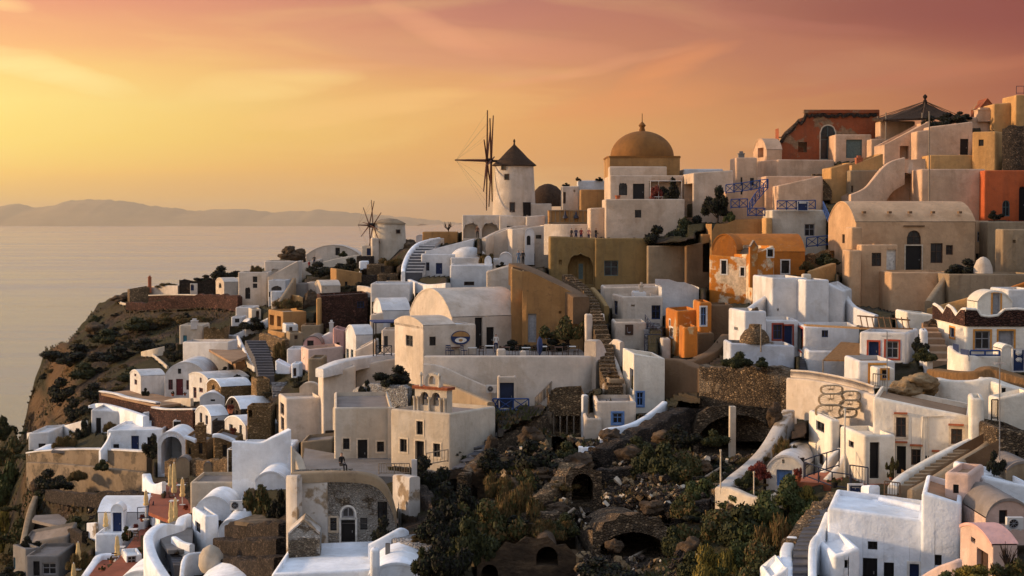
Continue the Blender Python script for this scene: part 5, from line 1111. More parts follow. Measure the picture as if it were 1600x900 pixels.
# olive house
B('olive-ochre house with large pointed arch and light panel', 859, 931, 370, 462, d=203, dep=8, m='olive', ops='F A 887 396 927 445 n;F h 873 406 878 414 k', tb=372, rm='brown', key='oliv', sink=4)
B('grey-green door at the back of the olive arch', 902, 914, 408, 440, d=204.3, dep=.2, m='olive', ops='F d 904 412 911 436 g', name='arch_backdoor', cat='doorway')
B('long olive house front with teal shuttered window', 930, 1013, 372, 452, d=202, dep=8, m='olive', ops='F w 944 407 966 431 g', rm='brown')
B('beige plaster house section with vertical seams', 1012, 1073, 384, 446, d=200, dep=8, m='tan', rm='brown')
B('brown plaster house block with slanting top', 1072, 1116, 384, 450, d=198, dep=8, m='brown', tb=375, rm='brown')
WL('narrow olive side wall along the central steps', [(926,449,478,175),(938,462,492,169),(948,478,506,165)], 'olive', t=.5, sink=2)
ST('long central stone stairway winding up the hill', [(950,612,974,608),(936,580,962,576),(934,545,958,542),(924,505,944,500),(920,478,936,474),(902,452,918,449),(878,432,892,429)], 34, 'tanstone', dd=[137,143,150,158,166,176,186])
WL('white curved parapet right of the central stairway', [(974,600,612,138),(966,575,596,144),(956,550,575,150),(944,520,548,156),(941,490,516,160)], 'warmlit', t=.4)
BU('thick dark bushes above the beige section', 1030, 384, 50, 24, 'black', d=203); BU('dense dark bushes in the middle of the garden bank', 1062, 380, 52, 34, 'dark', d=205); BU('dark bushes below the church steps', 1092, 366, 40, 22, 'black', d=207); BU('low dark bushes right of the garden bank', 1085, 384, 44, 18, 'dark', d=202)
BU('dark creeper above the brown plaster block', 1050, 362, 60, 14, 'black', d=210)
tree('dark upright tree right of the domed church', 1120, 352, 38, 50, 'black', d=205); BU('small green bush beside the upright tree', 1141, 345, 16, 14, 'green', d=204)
# domed church
hh = B('white church body with dark pergola bays under the brown dome', 953, 1068, 274, 345, d=216, dep=13, m='goldlit', ops='F W 967 284 980 305 k;F d 989 287 1007 311 k;F O 1014 283 1066 311 k', name='church', cat='church', key='chu', sink=3)
h = hh
dr = MB(); dc = P(1007, 300, 221); dd_ = 221; s_ = dd_/F_
rd = 57*s_; z0_, z1_ = zat(276, dd_), zat(246, dd_)
for k in range(8):   # square-ish ochre drum with cut corners
    pass
cx_, cy_ = dc.x, 221+rd*.9
pts = [(cx_-rd, cy_-rd*.55), (cx_-rd*.95, cy_-rd*.9), (cx_+rd*.95, cy_-rd*.9), (cx_+rd, cy_-rd*.55), (cx_+rd, cy_+rd), (cx_-rd, cy_+rd)]
for k in range(6):
    a, b_ = pts[k], pts[(k+1)%6]; dr.q([(*a,z0_-3), (*b_,z0_-3), (*b_,z1_), (*a,z1_)])
dr.q([(*p, z1_) for p in pts]); link('drum', dr, 'ochre', parent=h['root'])
cb = MB(); [cb.q([(pts[k][0]*1.0+(pts[k][0]-cx_)*.02, pts[k][1]+(pts[k][1]-cy_)*.02, z1_-.02), (pts[(k+1)%6][0]+(pts[(k+1)%6][0]-cx_)*.02, pts[(k+1)%6][1]+(pts[(k+1)%6][1]-cy_)*.02, z1_-.02), (pts[(k+1)%6][0]+(pts[(k+1)%6][0]-cx_)*.02, pts[(k+1)%6][1]+(pts[(k+1)%6][1]-cy_)*.02, z1_+.2), (pts[k][0]+(pts[k][0]-cx_)*.02, pts[k][1]+(pts[k][1]-cy_)*.02, z1_+.2)]) for k in range(6)]
cb.q([(pts[k][0]+(pts[k][0]-cx_)*.02, pts[k][1]+(pts[k][1]-cy_)*.02, z1_+.2) for k in range(6)]); link('cornice', cb, 'domecl', parent=h['root'])
dome(h['root'], (cx_, cy_), 49.5*s_*1.02, z1_+.18, zat(208, cy_)-z1_+.1, 'domecl', True)
B('upper white parapet storey before the ochre drum', 952, 1042, 260, 284, d=217.5, dep=3, m='goldlit')
B('white terrace block with one small window below the church', 946, 1070, 311, 368, d=207, dep=8, m='goldlit', ops='F w 992 328 1002 340 k', sink=3)
B('low white step wall left of the church terrace', 922, 950, 325, 368, d=209, dep=8, m='goldlit', tb=324)
railing('white posts of the church pergola', [(1016,311),(1029,311),(1065,311)], 2.3, 'fr_w', x=False, d=213.5, step=6, name='pergola', cat='pergola')
BU('red-leaved creeper under the church pergola', 1024, 311, 20, 22, 'red', d=214); BU('dark creeper under the church pergola', 1050, 312, 26, 26, 'black', d=214); POT('terracotta pot on the church terrace', 965, 312, 9, 212, None)
B('white side wing with dark sloping passage right of the church', 1083, 1146, 270, 348, d=209, lx=1066, dep=8, m='goldlit', tb=266, sink=3, ops='L O 1069 287 1082 340 k')
B('flat white roof block behind the church side wing', 1068, 1130, 264, 280, d=222, dep=6, m='white')
# ================================================= the right: church vault, orange church, white houses
B('white stepped block with slit openings below the small lit gable', 1150, 1183, 246, 300, d=219, dep=6, m='peach', ops='F w 1157 277 1160 290 k;F w 1172 278 1178 290 k', ch=((1158,241,255,9,'grey',.1),))
B('sunlit white gable house with vaulted roof on the skyline', 1198, 1222, 234, 250, d=226, lx=1177, dep=6, m='peach', roof='vL', apex=217, ops='L O 1184 231 1193 246 k')
B('white block with rounded bright corner under the orange mansion', 1216, 1304, 249, 282, d=220, lx=1180, dep=8, m='peach', sink=3)
B('ruined rust-red mansion with tall arched window', 1217, 1374, 200, 252, d=229, dep=3, m='ruinred', jag=[(1217,249),(1219,226),(1221,213),(1226,206),(1234,199),(1242,192),(1247,186),(1256,183),(1257,173),(1310,174),(1372,172)], ops='F W 1282 196 1305 249 g/c;F O 1247 222 1261 238 n', rm='brown', name='ruined_mansion', cat='ruin', key='man')
h = HS['man']; f_ = h['f']['F']; mb = MB(); a_, z_ = f_.hit(1256,174); b2, _ = f_.hit(1373,174); mb.box(f_.at((a_+b2)/2, zat(174,229), -.3), f_.e*(b2-a_)/2, f_.n*.5, UP*.22); link('ridge_beam', mb, 'ruinred', parent=h['root'])
rb_ = MB(); rr = random.Random(3); n_ = 34; ua_ = .3
rb_.tube([f_.at(ua_+(h['W']-ua_-.4)*k/n_, f_.tf(ua_+(h['W']-ua_-.4)*k/n_)-.35-.5*rr.random(), .02) for k in range(n_+1)], .26, 5); link('broken_wall_edge', rb_, 'darkstone', parent=h['root'])
B('white annex with old shutter front against the rust-red mansion', 1305, 1362, 210, 252, d=224, dep=5, m='peach', ops='F d 1322 218 1347 247 g')
B('low patterned white wall with small blue window', 1361, 1390, 217, 246, d=221, dep=4, m='peach', ops='F w 1376 222 1382 237 u')
mb = MB(); cc = P(1434, 186, 222); hw = 62/F_*222; zt_ = zat(160, 224); za_ = zat(189, 222)
rng = [(cc.x-hw, cc.y-3, za_), (cc.x+hw, cc.y-2, zat(184,222)), (cc.x+hw*1.05, cc.y+6, zat(176,222)), (cc.x-hw*.9, cc.y+6, zat(182,222))]
ap = (P(1444,160,224).x, cc.y+1.5, zt_)
pr = empty('thatched_pavilion', cc-UP*4, 'sagging thatched pavilion roof on the skyline', 'pavilion')
for k in range(4):
    a, b_ = Vector(rng[k]), Vector(rng[(k+1)%4]); A3 = Vector(ap); N_ = 8
    for i in range(N_):
        for j in range(5):
            def pt(i_, j_):
                e = a.lerp(b_, i_/N_); t = j_/5; p = e.lerp(A3, t); p.z += -.22*math.sin(math.pi*t)+.12*noise.noise(p*2); return p
            mb.q([pt(i,j), pt(i+1,j), pt(i+1,j+1), pt(i,j+1)])
    mb.q([a-UP*.25, b_-UP*.25, b_, a])
link('roof', mb, 'thatch', parent=pr); mb = MB(); mb.lathe(ap, [(.3,-.2),(.25,.2),(.12,.4),(.28,.6),(.3,.8),(.05,1.05)], 10); link('finial', mb, 'darkwood', parent=pr)
mb = MB()
for k in range(4):
    for t in (.0,.5): e = Vector(rng[k]).lerp(Vector(rng[(k+1)%4]), t); mb.tube([e+UP*.05, e.lerp(Vector(ap), .98)+UP*.12-UP*.4*(1-t)*0], .05, 4)
link('rib', mb, 'wood', parent=pr)
for k, (x, y) in enumerate(((-.92,-2.8),(.9,-1.8),(.95,5),(-.8,5),(0,-2.4))): mb = MB(); mb.tube([(cc.x+hw*x, cc.y+y, cc.z-4.5), (cc.x+hw*x, cc.y+y, zat(178,222))], .09, 6); link('post', mb, 'greywood', parent=pr)
B('white bar counter wall under the thatched pavilion', 1375, 1430, 189, 215, d=224, dep=3, m='peach')
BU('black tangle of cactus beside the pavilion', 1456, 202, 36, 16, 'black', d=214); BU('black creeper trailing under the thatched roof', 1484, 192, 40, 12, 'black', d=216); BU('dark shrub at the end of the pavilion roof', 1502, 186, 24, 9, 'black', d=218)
B('white stair house with slanted parapet below the pavilion', 1382, 1452, 226, 262, d=212, dep=6, m='peach', tb=190, ops='F O 1406 228 1420 248 k;F d 1427 220 1434 247 k')
B('rounded white pier on the stair house', 1432, 1452, 205, 252, d=209, dep=3, m='peach', tb=203)
B('white house with black door and rounded shoulder on the upper right', 1452, 1520, 198, 244, d=209, dep=8, m='peach', tb=190, ops='F d 1500 217 1513 242 k')
B('yellow cube house with one black window', 1519, 1556, 205, 268, d=203, rx=1576, dep=5, m='sun', ops='F w 1529 218 1537 228 k')
B('yellow plinth band under the upper white house', 1453, 1521, 242, 266, d=205, dep=6, m='sun')
WL('rough dark masonry wall at the right edge', [(1572,200,262,203),(1585,196,264,202),(1615,196,266,201)], 'darkstone', t=1.2, sink=3)
B('pale pink-lit block with flat top in the upper right corner', 1553, 1588, 162, 205, d=216, dep=5, m='sun', tb=160)
B('tall orange-lit block at the extreme upper right', 1587, 1625, 148, 205, d=214, dep=6, m='sun')
B('white low dome-backed wall under the corner blocks', 1505, 1560, 183, 200, d=218, dep=4, m='peach', ch=((1536,173,186,22,'peach',.1),)); B('jagged pinkish roof peak near the corner', 1530, 1556, 170, 185, d=221, dep=4, m='ruinred', roof='gF', apex=154, rm='ruinred')
railing('small iron frame on the extreme upper right roof', [(1588,147),(1600,147),(1612,147)], 1.0, 'darkiron', x=False, d=213, step=2)
# yellow curve and niche
B('curved yellow retaining wall lit by the sun', 1298, 1332, 262, 318, d=208, lx=1284, dep=4, m='sun', tb=254, sink=3)
B('yellow parapet box above the tan niche', 1330, 1380, 258, 268, d=207, lx=1318, dep=4, m='sun', tb=240, ch=((1342,248,258,10,'terracotta',.1),))
B('tan half-vault niche under the yellow parapet', 1328, 1382, 266, 306, d=206, dep=5, m='tan', lx=1316, ops='F w 1330 290 1333 300 k')
ST('narrow steps between white block and yellow wall', [(1282,300,1300,300),(1268,272,1284,272)], 10, 'tanstone', dd=[207,214])
B('white stair vault rising to the right with large arched recess', 1384, 1446, 262, 320, d=203, dep=6, m='peach', jag=[(1384,266),(1400,254),(1415,250),(1446,248)], ops='F A 1386 270 1442 314 n;F d 1427 285 1438 314 k', rm='peach')
B('white sloping wing below the stair vault', 1330, 1386, 306, 332, d=201, dep=6, m='peach', jag=[(1330,306),(1345,298),(1360,284),(1372,270),(1386,262)], rm='peach')
WL('white parapet flight rising left of the arched recess', [(1328,304,330,199.5),(1350,294,322,200),(1366,276,312,200.5),(1378,262,296,201),(1392,252,275,201.5),(1412,246,262,202)], 'peach', t=.6, sink=2)
B('long plain white wall right of the arched recess', 1440, 1540, 264, 345, d=198, dep=6, m='peach', sink=3)
pole('tall thin wooden mast before the plain white wall', 1452, 175, 318, d=196, r=.09)
B('bright orange-red house with arched window at the right edge', 1538, 1620, 266, 345, d=196, dep=7, m='redwall', ops='F W 1566 313 1578 338 g;F D 1592 290 1603 345 k')
BU('dark pot shrubs before the orange-red house', 1553, 342, 20, 10, 'black', d=193); BU('flowering planter row at the right edge', 1585, 352, 34, 8, 'red', d=190)
# blue railing terraces
B('white terrace house with blue balustrade, upper level', 1196, 1286, 275, 330, d=205, dep=7, m='peach', tb=275, ops='F w 1190 300 1197 312 b')
B('white rounded gable house beside the upper blue balustrade', 1215, 1284, 290, 318, d=201, dep=6, m='peach', tb=275)
B('white lower terrace block with lilac shutter window', 1206, 1292, 328, 405, d=194, dep=7, m='cream', ops='F w 1257 350 1273 369 e', sink=3)
railing('blue lattice balustrade on the lower terrace block', [(1214,328),(1244,328),(1274,327)], 1.05, 'blueiron', d=193.5)
B('solid blue gate panel in the lower balustrade', 1246, 1263, 314, 329, d=193.3, dep=.15, sink=0, m='white', ops='F d 1247 315 1262 328.6 b', name='gate', cat='gate')
railing('long blue railing left of the lit white corner', [(1134,303),(1160,300),(1200,294)], 1.1, 'blueiron', d=203)
railing('blue stair railing descending beneath the long railing', [(1171,332),(1180,318),(1199,296)], 1.2, 'blueiron', dlist=[199,201,203])
railing('short blue railing on the middle landing', [(1142,326),(1168,325)], 1.1, 'blueiron', d=200)
railing('low blue railing at the foot of the blue stairs', [(1168,338),(1195,338)], .95, 'blueiron', d=197)
railing('steep blue handrail by the church vault', [(1286,330),(1298,356)], 1.1, 'blueiron', dlist=[193,188], name='handrail')
railing('blue lattice railing beside the orange vault', [(1260,387),(1295,384)], 1.1, 'blueiron', d=183)
B('white wall house behind the long blue railing', 1134, 1206, 300, 345, d=206, dep=6, m='peach', tb=292, ops='F w 1157 296 1160 304 k')
B('ochre garden terrace wall left of the lower terrace block', 1112, 1200, 350, 388, d=196, dep=6, m='ochre', jag=[(1112,362),(1118,350),(1135,349),(1150,343),(1200,342)], rm='tan')
B('sunlit ochre corner pier under the blue stairs', 1196, 1207, 340, 392, d=193, dep=3, m='sun')
B('ochre wall under the garden terrace', 1096, 1122, 366, 392, d=198, dep=4, m='ochre')
WL('tan stone bank above the orange vault', [(1256,402,425,180),(1275,396,425,179),(1300,390,430,178)], 'ochrestone', t=1.2, sink=2)
BU('dry scrub left of the church vault', 1290, 412, 44, 14, 'dark', d=176); BU('ochre dry tuft by the orange vault', 1262, 420, 22, 16, 'dry', d=174)
WL('sunlit sandy garden wall below the scrub', [(1262,424,445,171),(1280,418,442,171),(1302,411,438,172)], 'sun', t=.8, sink=2)
# great church vault
B('large cream church with long barrel vault and lit gable', 1337, 1524, 347, 430, d=172, lx=1294, dep=10, m='peachlitc', roof='vL', apex=315, ops='F d 1415 384 1440 424 k/c;F W 1417 360 1439 382 n;F w 1454 380 1473 411 n;F w 1478 383 1489 398 n;L w 1316 366 1320 380 n', name='church', cat='church', key='big', sink=4)
h = HS['big']; f_ = h['f']['F']; mb = MB()
for x in (1352,1392,1424,1460,1502): 
    u, _ = f_.hit(x,338); mb.box(f_.at(u, h['zt']+1.0, -.5), f_.e*.16, f_.n*.3, UP*.12)
link('rain_spout', mb, 'brown', parent=h['root']); mb = MB(); u, _ = f_.hit(1428,353); mb.box(f_.at(u, zat(353,172.5), .08), f_.e*1.1, f_.n*.08, UP*.06); link('lintel_ledge', mb, 'brown', parent=h['root'])
B('projecting church bay with square dark window', 1345, 1386, 382, 478, d=165, dep=6, m='peachlitc', ops='F w 1362 395 1377 416 n', sink=3)
B('stepped church buttress left of the projecting bay', 1326, 1346, 391, 462, d=163, lx=1316, dep=4, m='peachlitc', sink=3); B('upper church buttress under the vault shoulder', 1330, 1348, 355, 400, d=167, dep=3, m='peachlitc')
B('white panelled lean-to against the church front', 1380, 1403, 382, 428, d=168, dep=3, m='peachlitc', ops='F d 1384 390 1400 424 w')
B('cream retaining terrace before the church doors', 1392, 1484, 425, 486, d=160, dep=7, m='peachlitc', sink=4)
WL('sweeping tan terrace wall right of the church', [(1480,428,475,158),(1465,448,480,156),(1450,470,490,152)], 'tan', t=.6, sink=3)
B('broad tan hillside wall below the right pier', 1482, 1620, 428, 480, d=156, dep=6, m='tan', sink=4)
WL('ochre painted wall strip above the arched roof house', [(1450,482,500,150),(1478,474,494,149),(1508,466,492,148),(1530,458,490,148)], 'sun', t=.5, sink=2); WL('orange wall strip near the right edge', [(1560,455,470,152),(1600,441,462,152),(1620,436,460,152)], 'orange', t=.5)
BU('black spreading bushes on the church terrace', 1508, 428, 44, 18, 'black', d=158); mb = MB(); c_ = P(1536,427,157); mb.lathe(c_, [(.9,0),(.85,.6),(.6,1.2),(.25,1.5),(.02,1.55)], 16); tag(link('oven_dome', mb, 'warmlit', loc=c_, smooth=60), 'rounded cream oven hood on the church terrace', 'oven')
B('tan tower wall right of the church vault', 1543, 1620, 346, 432, d=175, dep=6, m='tan', sink=3)
B('cream pier with sunlit left side at the right edge', 1566, 1620, 358, 432, d=165, lx=1555, dep=4, m='tan', ops='F h 1582 375 1587 380 k', sink=3)
B('shadowed cream recess wall between vault and tower', 1524, 1545, 345, 430, d=178, dep=4, m='peachlitc', ops='F w 1527 362 1541 378 e;F d 1522 396 1534 428 k')
# orange church
B('orange church body with worn plaster and two framed windows', 1108, 1176, 404, 474, d=168, rx=1210, yaw=-24, dep=10, m='orangeworn', tb=398, ops='F w 1127 407 1135 428 k/w;F w 1157 418 1163 431 k/w', rm='brown', name='church', cat='church', sink=4, key='ora')
B('bright orange arched gable front of the orange church', 1112, 1151, 392, 440, d=171.6, dep=3, m='orange', roof='vF', apex=366, yaw=-22, rm='orange')
B('dark orange barrel vault stretching right from the arched gable', 1150, 1258, 394, 430, d=176, dep=9, m='orange', roof='vL', apex=366, yaw=2, rm='orange', ops='F w 1221 407 1233 427 k/w')
B('orange side chapel with framed narrow window', 1176, 1209, 398, 474, d=167, dep=6, m='orangeworn', tb=384, ops='F w 1199 382 1208 401 k/w', sink=4, rm='brown', yaw=20)
B('orange peaked wall stub between the gable and the vault', 1172, 1184, 386, 410, d=166.5, dep=1, m='orange', roof='gF', apex=376)
# small orange house
B('small orange house with curved gable front', 1057, 1094, 486, 556, d=150, lx=1040, dep=6, m='orange', rm='brown', tb=484, ops='L w 1046 500 1048 510 k/w;L w 1047 512 1052 526 e/w', sink=3)
B('orange tower room with tall white-framed window', 1092, 1112, 472, 522, d=148, dep=5, m='orange', ops='F w 1095 480 1103 508 u/w', rm='brown')
B('sunlit orange front step block with white edge', 1068, 1090, 512, 552, d=142, dep=4, m='orange', tb=510)
B('brown-orange rear wall right of the tower room', 1110, 1145, 476, 530, d=150, dep=4, m='brown', rm='brown'); B('orange low side yard behind the step block', 1088, 1116, 520, 552, d=146, dep=4, m='brown')
WL('dark gravelly path edge curving below the orange house', [(1070,566,580,138),(1095,556,572,141),(1115,545,560,143),(1135,522,545,146)], 'brown', t=1.0, sink=3)
# centre white cluster
B('large rounded white back wall of the central cluster', 1034, 1092, 449, 492, d=172, dep=8, m='white', jag=[(1034,440),(1070,441),(1085,447),(1092,452)], rx=None, rm='white')
B('white back wing of the central cluster with low vault', 944, 1036, 449, 480, d=176, dep=7, m='warmlit', tb=447)
B('white central house with blue hatch and parapet steps', 972, 1036, 463, 510, d=166, dep=6, m='warmlit', lx=956, ops='F w 1018 477 1032 499 b;F h 986 476 992 479 k;L w 959 470 965 492 b', sink=3)
B('white low wing with rounded chimney on the central cluster', 990, 1010, 456, 470, d=169, dep=3, m='white', ch=((1002,447,456,6,'warmlit',.1),))
B('white front block with dark framed poster', 960, 1010, 503, 560, d=157, dep=5, m='warmlit', ops='F h 993 545 998 548 k', par=.5, sink=3, key='post')
h = HS['post']; f_ = h['f']['F']; u, zc2 = f_.hit(983, 515); pr = empty('poster', f_.at(u, zc2-.6, .05), 'dark framed poster with pale curved figure on the white front block', 'poster')
mb = MB(); mb.box(f_.at(u, zc2, .05), f_.e*.38, f_.n*.03, UP*.48); link('frame', mb, 'fr_n', parent=pr); mb = MB(); mb.box(f_.at(u, zc2+.02, .075), f_.e*.24, f_.n*.012, UP*.34); link('print', mb, 'fr_n', parent=pr)
mb = MB(); mb.tube([f_.at(u-.14, zc2-.25, .1), f_.at(u, zc2-.3, .1), f_.at(u+.12, zc2-.22, .1)], .05, 6); mb.tube([f_.at(u-.17, zc2+.25, .1), f_.at(u-.17, zc2-.2, .1)], .02, 5); link('figure_line', mb, 'fr_e', parent=pr)
WL('white parapet in front of the poster block', [(945,545,575,150),(960,530,570,150),(972,534,572,148)], 'warmlit', t=.4)
ST('dark outdoor steps right of the poster block', [(1010,552,1034,552),(1006,520,1034,520),(1006,505,1030,504)], 9, 'paving', dd=[152,156,160])
railing('dark blue gate railing at the bottom of the dark steps', [(1007,556),(1034,556)], 1.9, 'darkiron', x=False, bars=True, d=149, name='gate', cat='gate')
railing('sloping dark handrail beside the poster block', [(1008,508),(1020,524),(1034,534)], 1.0, 'darkiron', x=True, dlist=[158,155,153], name='handrail')
B('white gate pier with small blue box', 1034, 1048, 529, 560, d=148, dep=2, m='warmlit', ops='F w 1037 523 1045 533 b')
B('bright cream tall house with framed blue window', 990, 1039, 553, 645, d=136, lx=973, dep=6, m='brightlit', tb=560, ops='F w 995 613 1005 634 u/u;L d 984 576 990 609 b', sink=3)
B('low white box house with blue framed window', 931, 994, 627, 672, d=129, dep=5, m='warmlit', ops='F w 957 645 973 662 u/u;F d 998 637 1006 655 k', sink=2, rm='greyroof')
B('white stair block left of the blue framed window', 914, 940, 654, 684, d=128, dep=4, m='warmlit')
B('pale chest-like wall cube on the stone steps', 950, 976, 592, 625, d=138, dep=3, m='tan', lx=944); WL('white bench wall above the low box house', [(945,600,622,139),(955,592,618,140)], 'warmlit', t=.5)
WL('white parapet snaking down from the tall cream house', [(1038,627,640,129),(1025,638,652,127.5),(1007,651,664,126),(990,660,672,124.5),(971,666,680,123),(945,671,686,122),(938,692,700,121),(925,698,706,120),(904,697,706,120)], 'coollit', t=.5, sink=2.5, sm=5)
# great rubble wall
WL('tall stained plaster retaining wall below the orange house', [(1038,560,622,139),(1065,562,612,138),(1090,572,612,136.5),(1110,575,615,135)], 'brown', t=1.2, sink=3)
WL('great dark rubble retaining wall above the cave', [(1100,571,668,131),(1150,572,668,129),(1200,574,668,127),(1240,578,672,126)], 'mixstone', t=1.4, sink=1)
WL('broken rubble shelf under the snaking parapet', [(930,702,735,118),(970,682,715,120),(1020,658,690,123),(1060,640,680,127),(1100,640,660,130)], 'darkstone', t=1.5, sink=3)
B('massive square stone pier holding the cave mouth', 1141, 1150, 636, 706, d=118, dep=.8, m='cream', name='pillar', cat='pillar')
BU('dark green hanging shrub on the rubble wall rim', 1150, 572, 40, 20, 'dark', d=126.5); BU('dark shrub right on the rubble wall rim', 1188, 572, 28, 12, 'dark', d=126)
B('bluish whitewashed yard wall above the rubble wall', 1140, 1242, 536, 576, d=131, dep=4, m='wornblue', tb=540)
# white-blue house
B('white cube with small vent slit and stone on its roof', 1163, 1198, 486, 560, d=136, lx=1138, dep=5, m='white', ops='L h 1147 511 1154 516 k', sink=3)
boulder('small rock lying on the vent-slit cube', 1180, 487, 11, 7, d=138, seed=12)
B('white house with blue shutters and red-trimmed openings', 1196, 1248, 500, 556, d=137, dep=5, m='white', ops='F w 1208 507 1222 530 b/q;F d 1225 509 1238 540 b/q;F w 1224 488 1234 504 t', sink=3)
B('tall white house with slanting side walls behind the blue shutters', 1206, 1262, 434, 520, d=148, dep=8, m='white', ops='F h 1214 482 1217 486 k', sink=3, yaw=4)
B('shaded white cube right of the tall white house', 1258, 1296, 437, 520, d=146, dep=6, m='white', yaw=8)
B('sunlit white stair tower at the right of the cube', 1292, 1318, 442, 520, d=147, dep=5, m='white', tb=455, yaw=-20)
WL('white slope parapet falling left from the tall house', [(1168,482,500,146),(1185,470,490,149),(1205,456,485,152)], 'white', t=.5); WL('white slope parapet falling right toward the ladder', [(1318,455,480,150),(1335,478,505,146),(1370,492,515,142)], 'white', t=.5)
B('little stone chimney stub on the tall white house', 1254, 1268, 428, 440, d=150, dep=.8, m='cream', name='chimney_stack', cat='chimney')
B('front white room with blue door and small blue window', 1256, 1343, 510, 562, d=133, dep=6, m='white', lx=1244, ops='L d 1247 512 1255 548 b/q;F w 1284 516 1294 527 b')
mb = MB(); a_, b_ = P(1258,508,131.5), P(1358,513,129); mb.box((a_+b_)/2, (b_-a_)/2, (0,.6,0), UP*.06); tag(link('timber_ledge', mb, 'plank', loc=(a_+b_)/2), 'long sandy timber ledge above the front white room', 'ledge')
mb = MB(); c_ = P(1179,536,132); mb.lathe(c_, [(1.2,0),(1.15,.5),(.8,1.0),(.5,1.15),(.42,1.5),(.02,1.5)], 18); tag(link('stone_oven', mb, 'tanstone', loc=c_, smooth=50), 'rounded stone oven on the yard beside the vent-slit cube', 'oven')
pole('leaning timber post beside the stone oven', 1189, 508, 542, d=130, r=.06)
ST('narrow dark steps down from the blue door', [(1246,590,1262,590),(1244,560,1258,560)], 9, 'slate', dd=[125,131])
mb = MB(); q = [P(1286,562,122), P(1344,563,121), P(1343,536,127), P(1314,534,128)]; mb.q(q); mb.q([p-UP*.1 for p in q][::-1]); [mb.q([q[k]-UP*.1, q[(k+1)%4]-UP*.1, q[(k+1)%4], q[k]]) for k in range(4)]
cn = empty('awning', q[0]-UP*2.4, 'sloping reed awning over the white courtyard', 'awning'); link('cover', mb, 'tanthatch', parent=cn)
for k in (0,1,2): mb = MB(); mb.tube([q[k]-UP*2.4, q[k]], .05, 5); link('post', mb, 'greywood', parent=cn)
B('shaded white courtyard wall under the reed awning', 1262, 1346, 548, 596, d=128, dep=4, m='white', yaw=-4)
WL('white lattice-topped parapet curving to the right', [(1234,590,650,119),(1265,592,655,117),(1300,598,660,115),(1335,606,668,112.5),(1371,618,675,110)], 'warmlit', t=.6, sink=5, sm=6)
mb = MB(); ql = smoothline([P(1236,589,119),P(1265,591,117),P(1300,597,115),P(1335,605,112.5),P(1366,615,110.5)], 8)
for a, b_ in zip(ql, ql[1:]):
    for s in (0,.5):
        p = a.lerp(b_, s); e = (b_-a)*.25; mb.tube([p-e*.8+UP*.05, p+UP*.42, p+e*.8+UP*.05], .05, 4)
mb.tube([p+UP*.46 for p in ql], .07, 5); mb.tube([p+UP*.02 for p in ql], .06, 5); tag(link('lattice_balustrade', mb, 'warmlit', loc=ql[0]), 'pierced cream balustrade along the curved white parapet', 'balustrade')
for i,(a_,b_,c_,d_) in enumerate([(1282,602,1317,616),(1279,615,1319,634),(1274,632,1320,654),(1315,611,1344,626),(1312,625,1345,640),(1311,637,1339,652)]): basket(['top left oval basket of the stack on the white wall','middle left oval basket of the stack on the white wall','large bottom left oval basket of the stack','top right oval basket of the stack on the white wall','middle right oval basket of the stack on the white wall','bottom right flatter basket of the stack'][i], a_, b_, c_, d_, 111.5-.4*(i % 3))
# red-trim small house
B('small white house with blue door and orange-red trim', 1343, 1418, 520, 566, d=122, dep=6, m='white', ops='F d 1357 534 1373 562 b/q;F w 1384 533 1404 560 e/q', rx=1435, yaw=-22)
B('lower white room with orange-red framed doorway', 1341, 1399, 564, 604, d=116, dep=5, m='white', ops='F d 1359 570 1383 598 c/o;F w 1380 580 1387 590 b/o', rm='tanroof')
B('white fence block with small blue window in orange frame', 1369, 1398, 575, 604, d=114, dep=2, m='brightlit', ops='F w 1378 578 1387 591 b/o')
railing('pale slatted fence before the orange-red doorway', [(1364,605),(1386,607)], .9, 'greywood', x=False, bars=True, d=111)
mb = MB(); a_, b_ = P(1343,512,126), P(1426,514,123.5); e_ = (b_-a_)
for s in (0, 1): mb.tube([a_+UP*(.85*s)+Vector((0,.8*s,0)), b_+UP*(.7*s-.1*s)+Vector((0,.8*s,0))], .06, 5)
for k in range(9): p = a_+e_*(k+.5)/9; mb.tube([p, p+Vector((0,.8,.8))], .045, 4)
tag(link('wooden_ladder', mb, 'wood', loc=a_), 'wooden ladder lying along the flat roof', 'ladder')
ST('broad brown steps beside the jagged red parapet', [(1452,576,1490,572),(1450,550,1480,545),(1446,524,1468,520),(1440,508,1458,504)], 7, 'tanroof', dd=[119,124,129,134])
B('narrow white stair pier left of the broad brown steps', 1438, 1450, 516, 570, d=121, dep=2.5, m='white', lx=1436); WL('white slanting wall foot by the brown steps', [(1447,545,580,119),(1453,565,585,117)], 'white', t=.4)
B('white wall panel behind the garden junk', 1416, 1462, 487, 520, d=136, dep=4, m='brightlit', tb=492); boulder('pale rounded stones piled behind the stair pier', 1455, 515, 20, 16, d=132, seed=22)
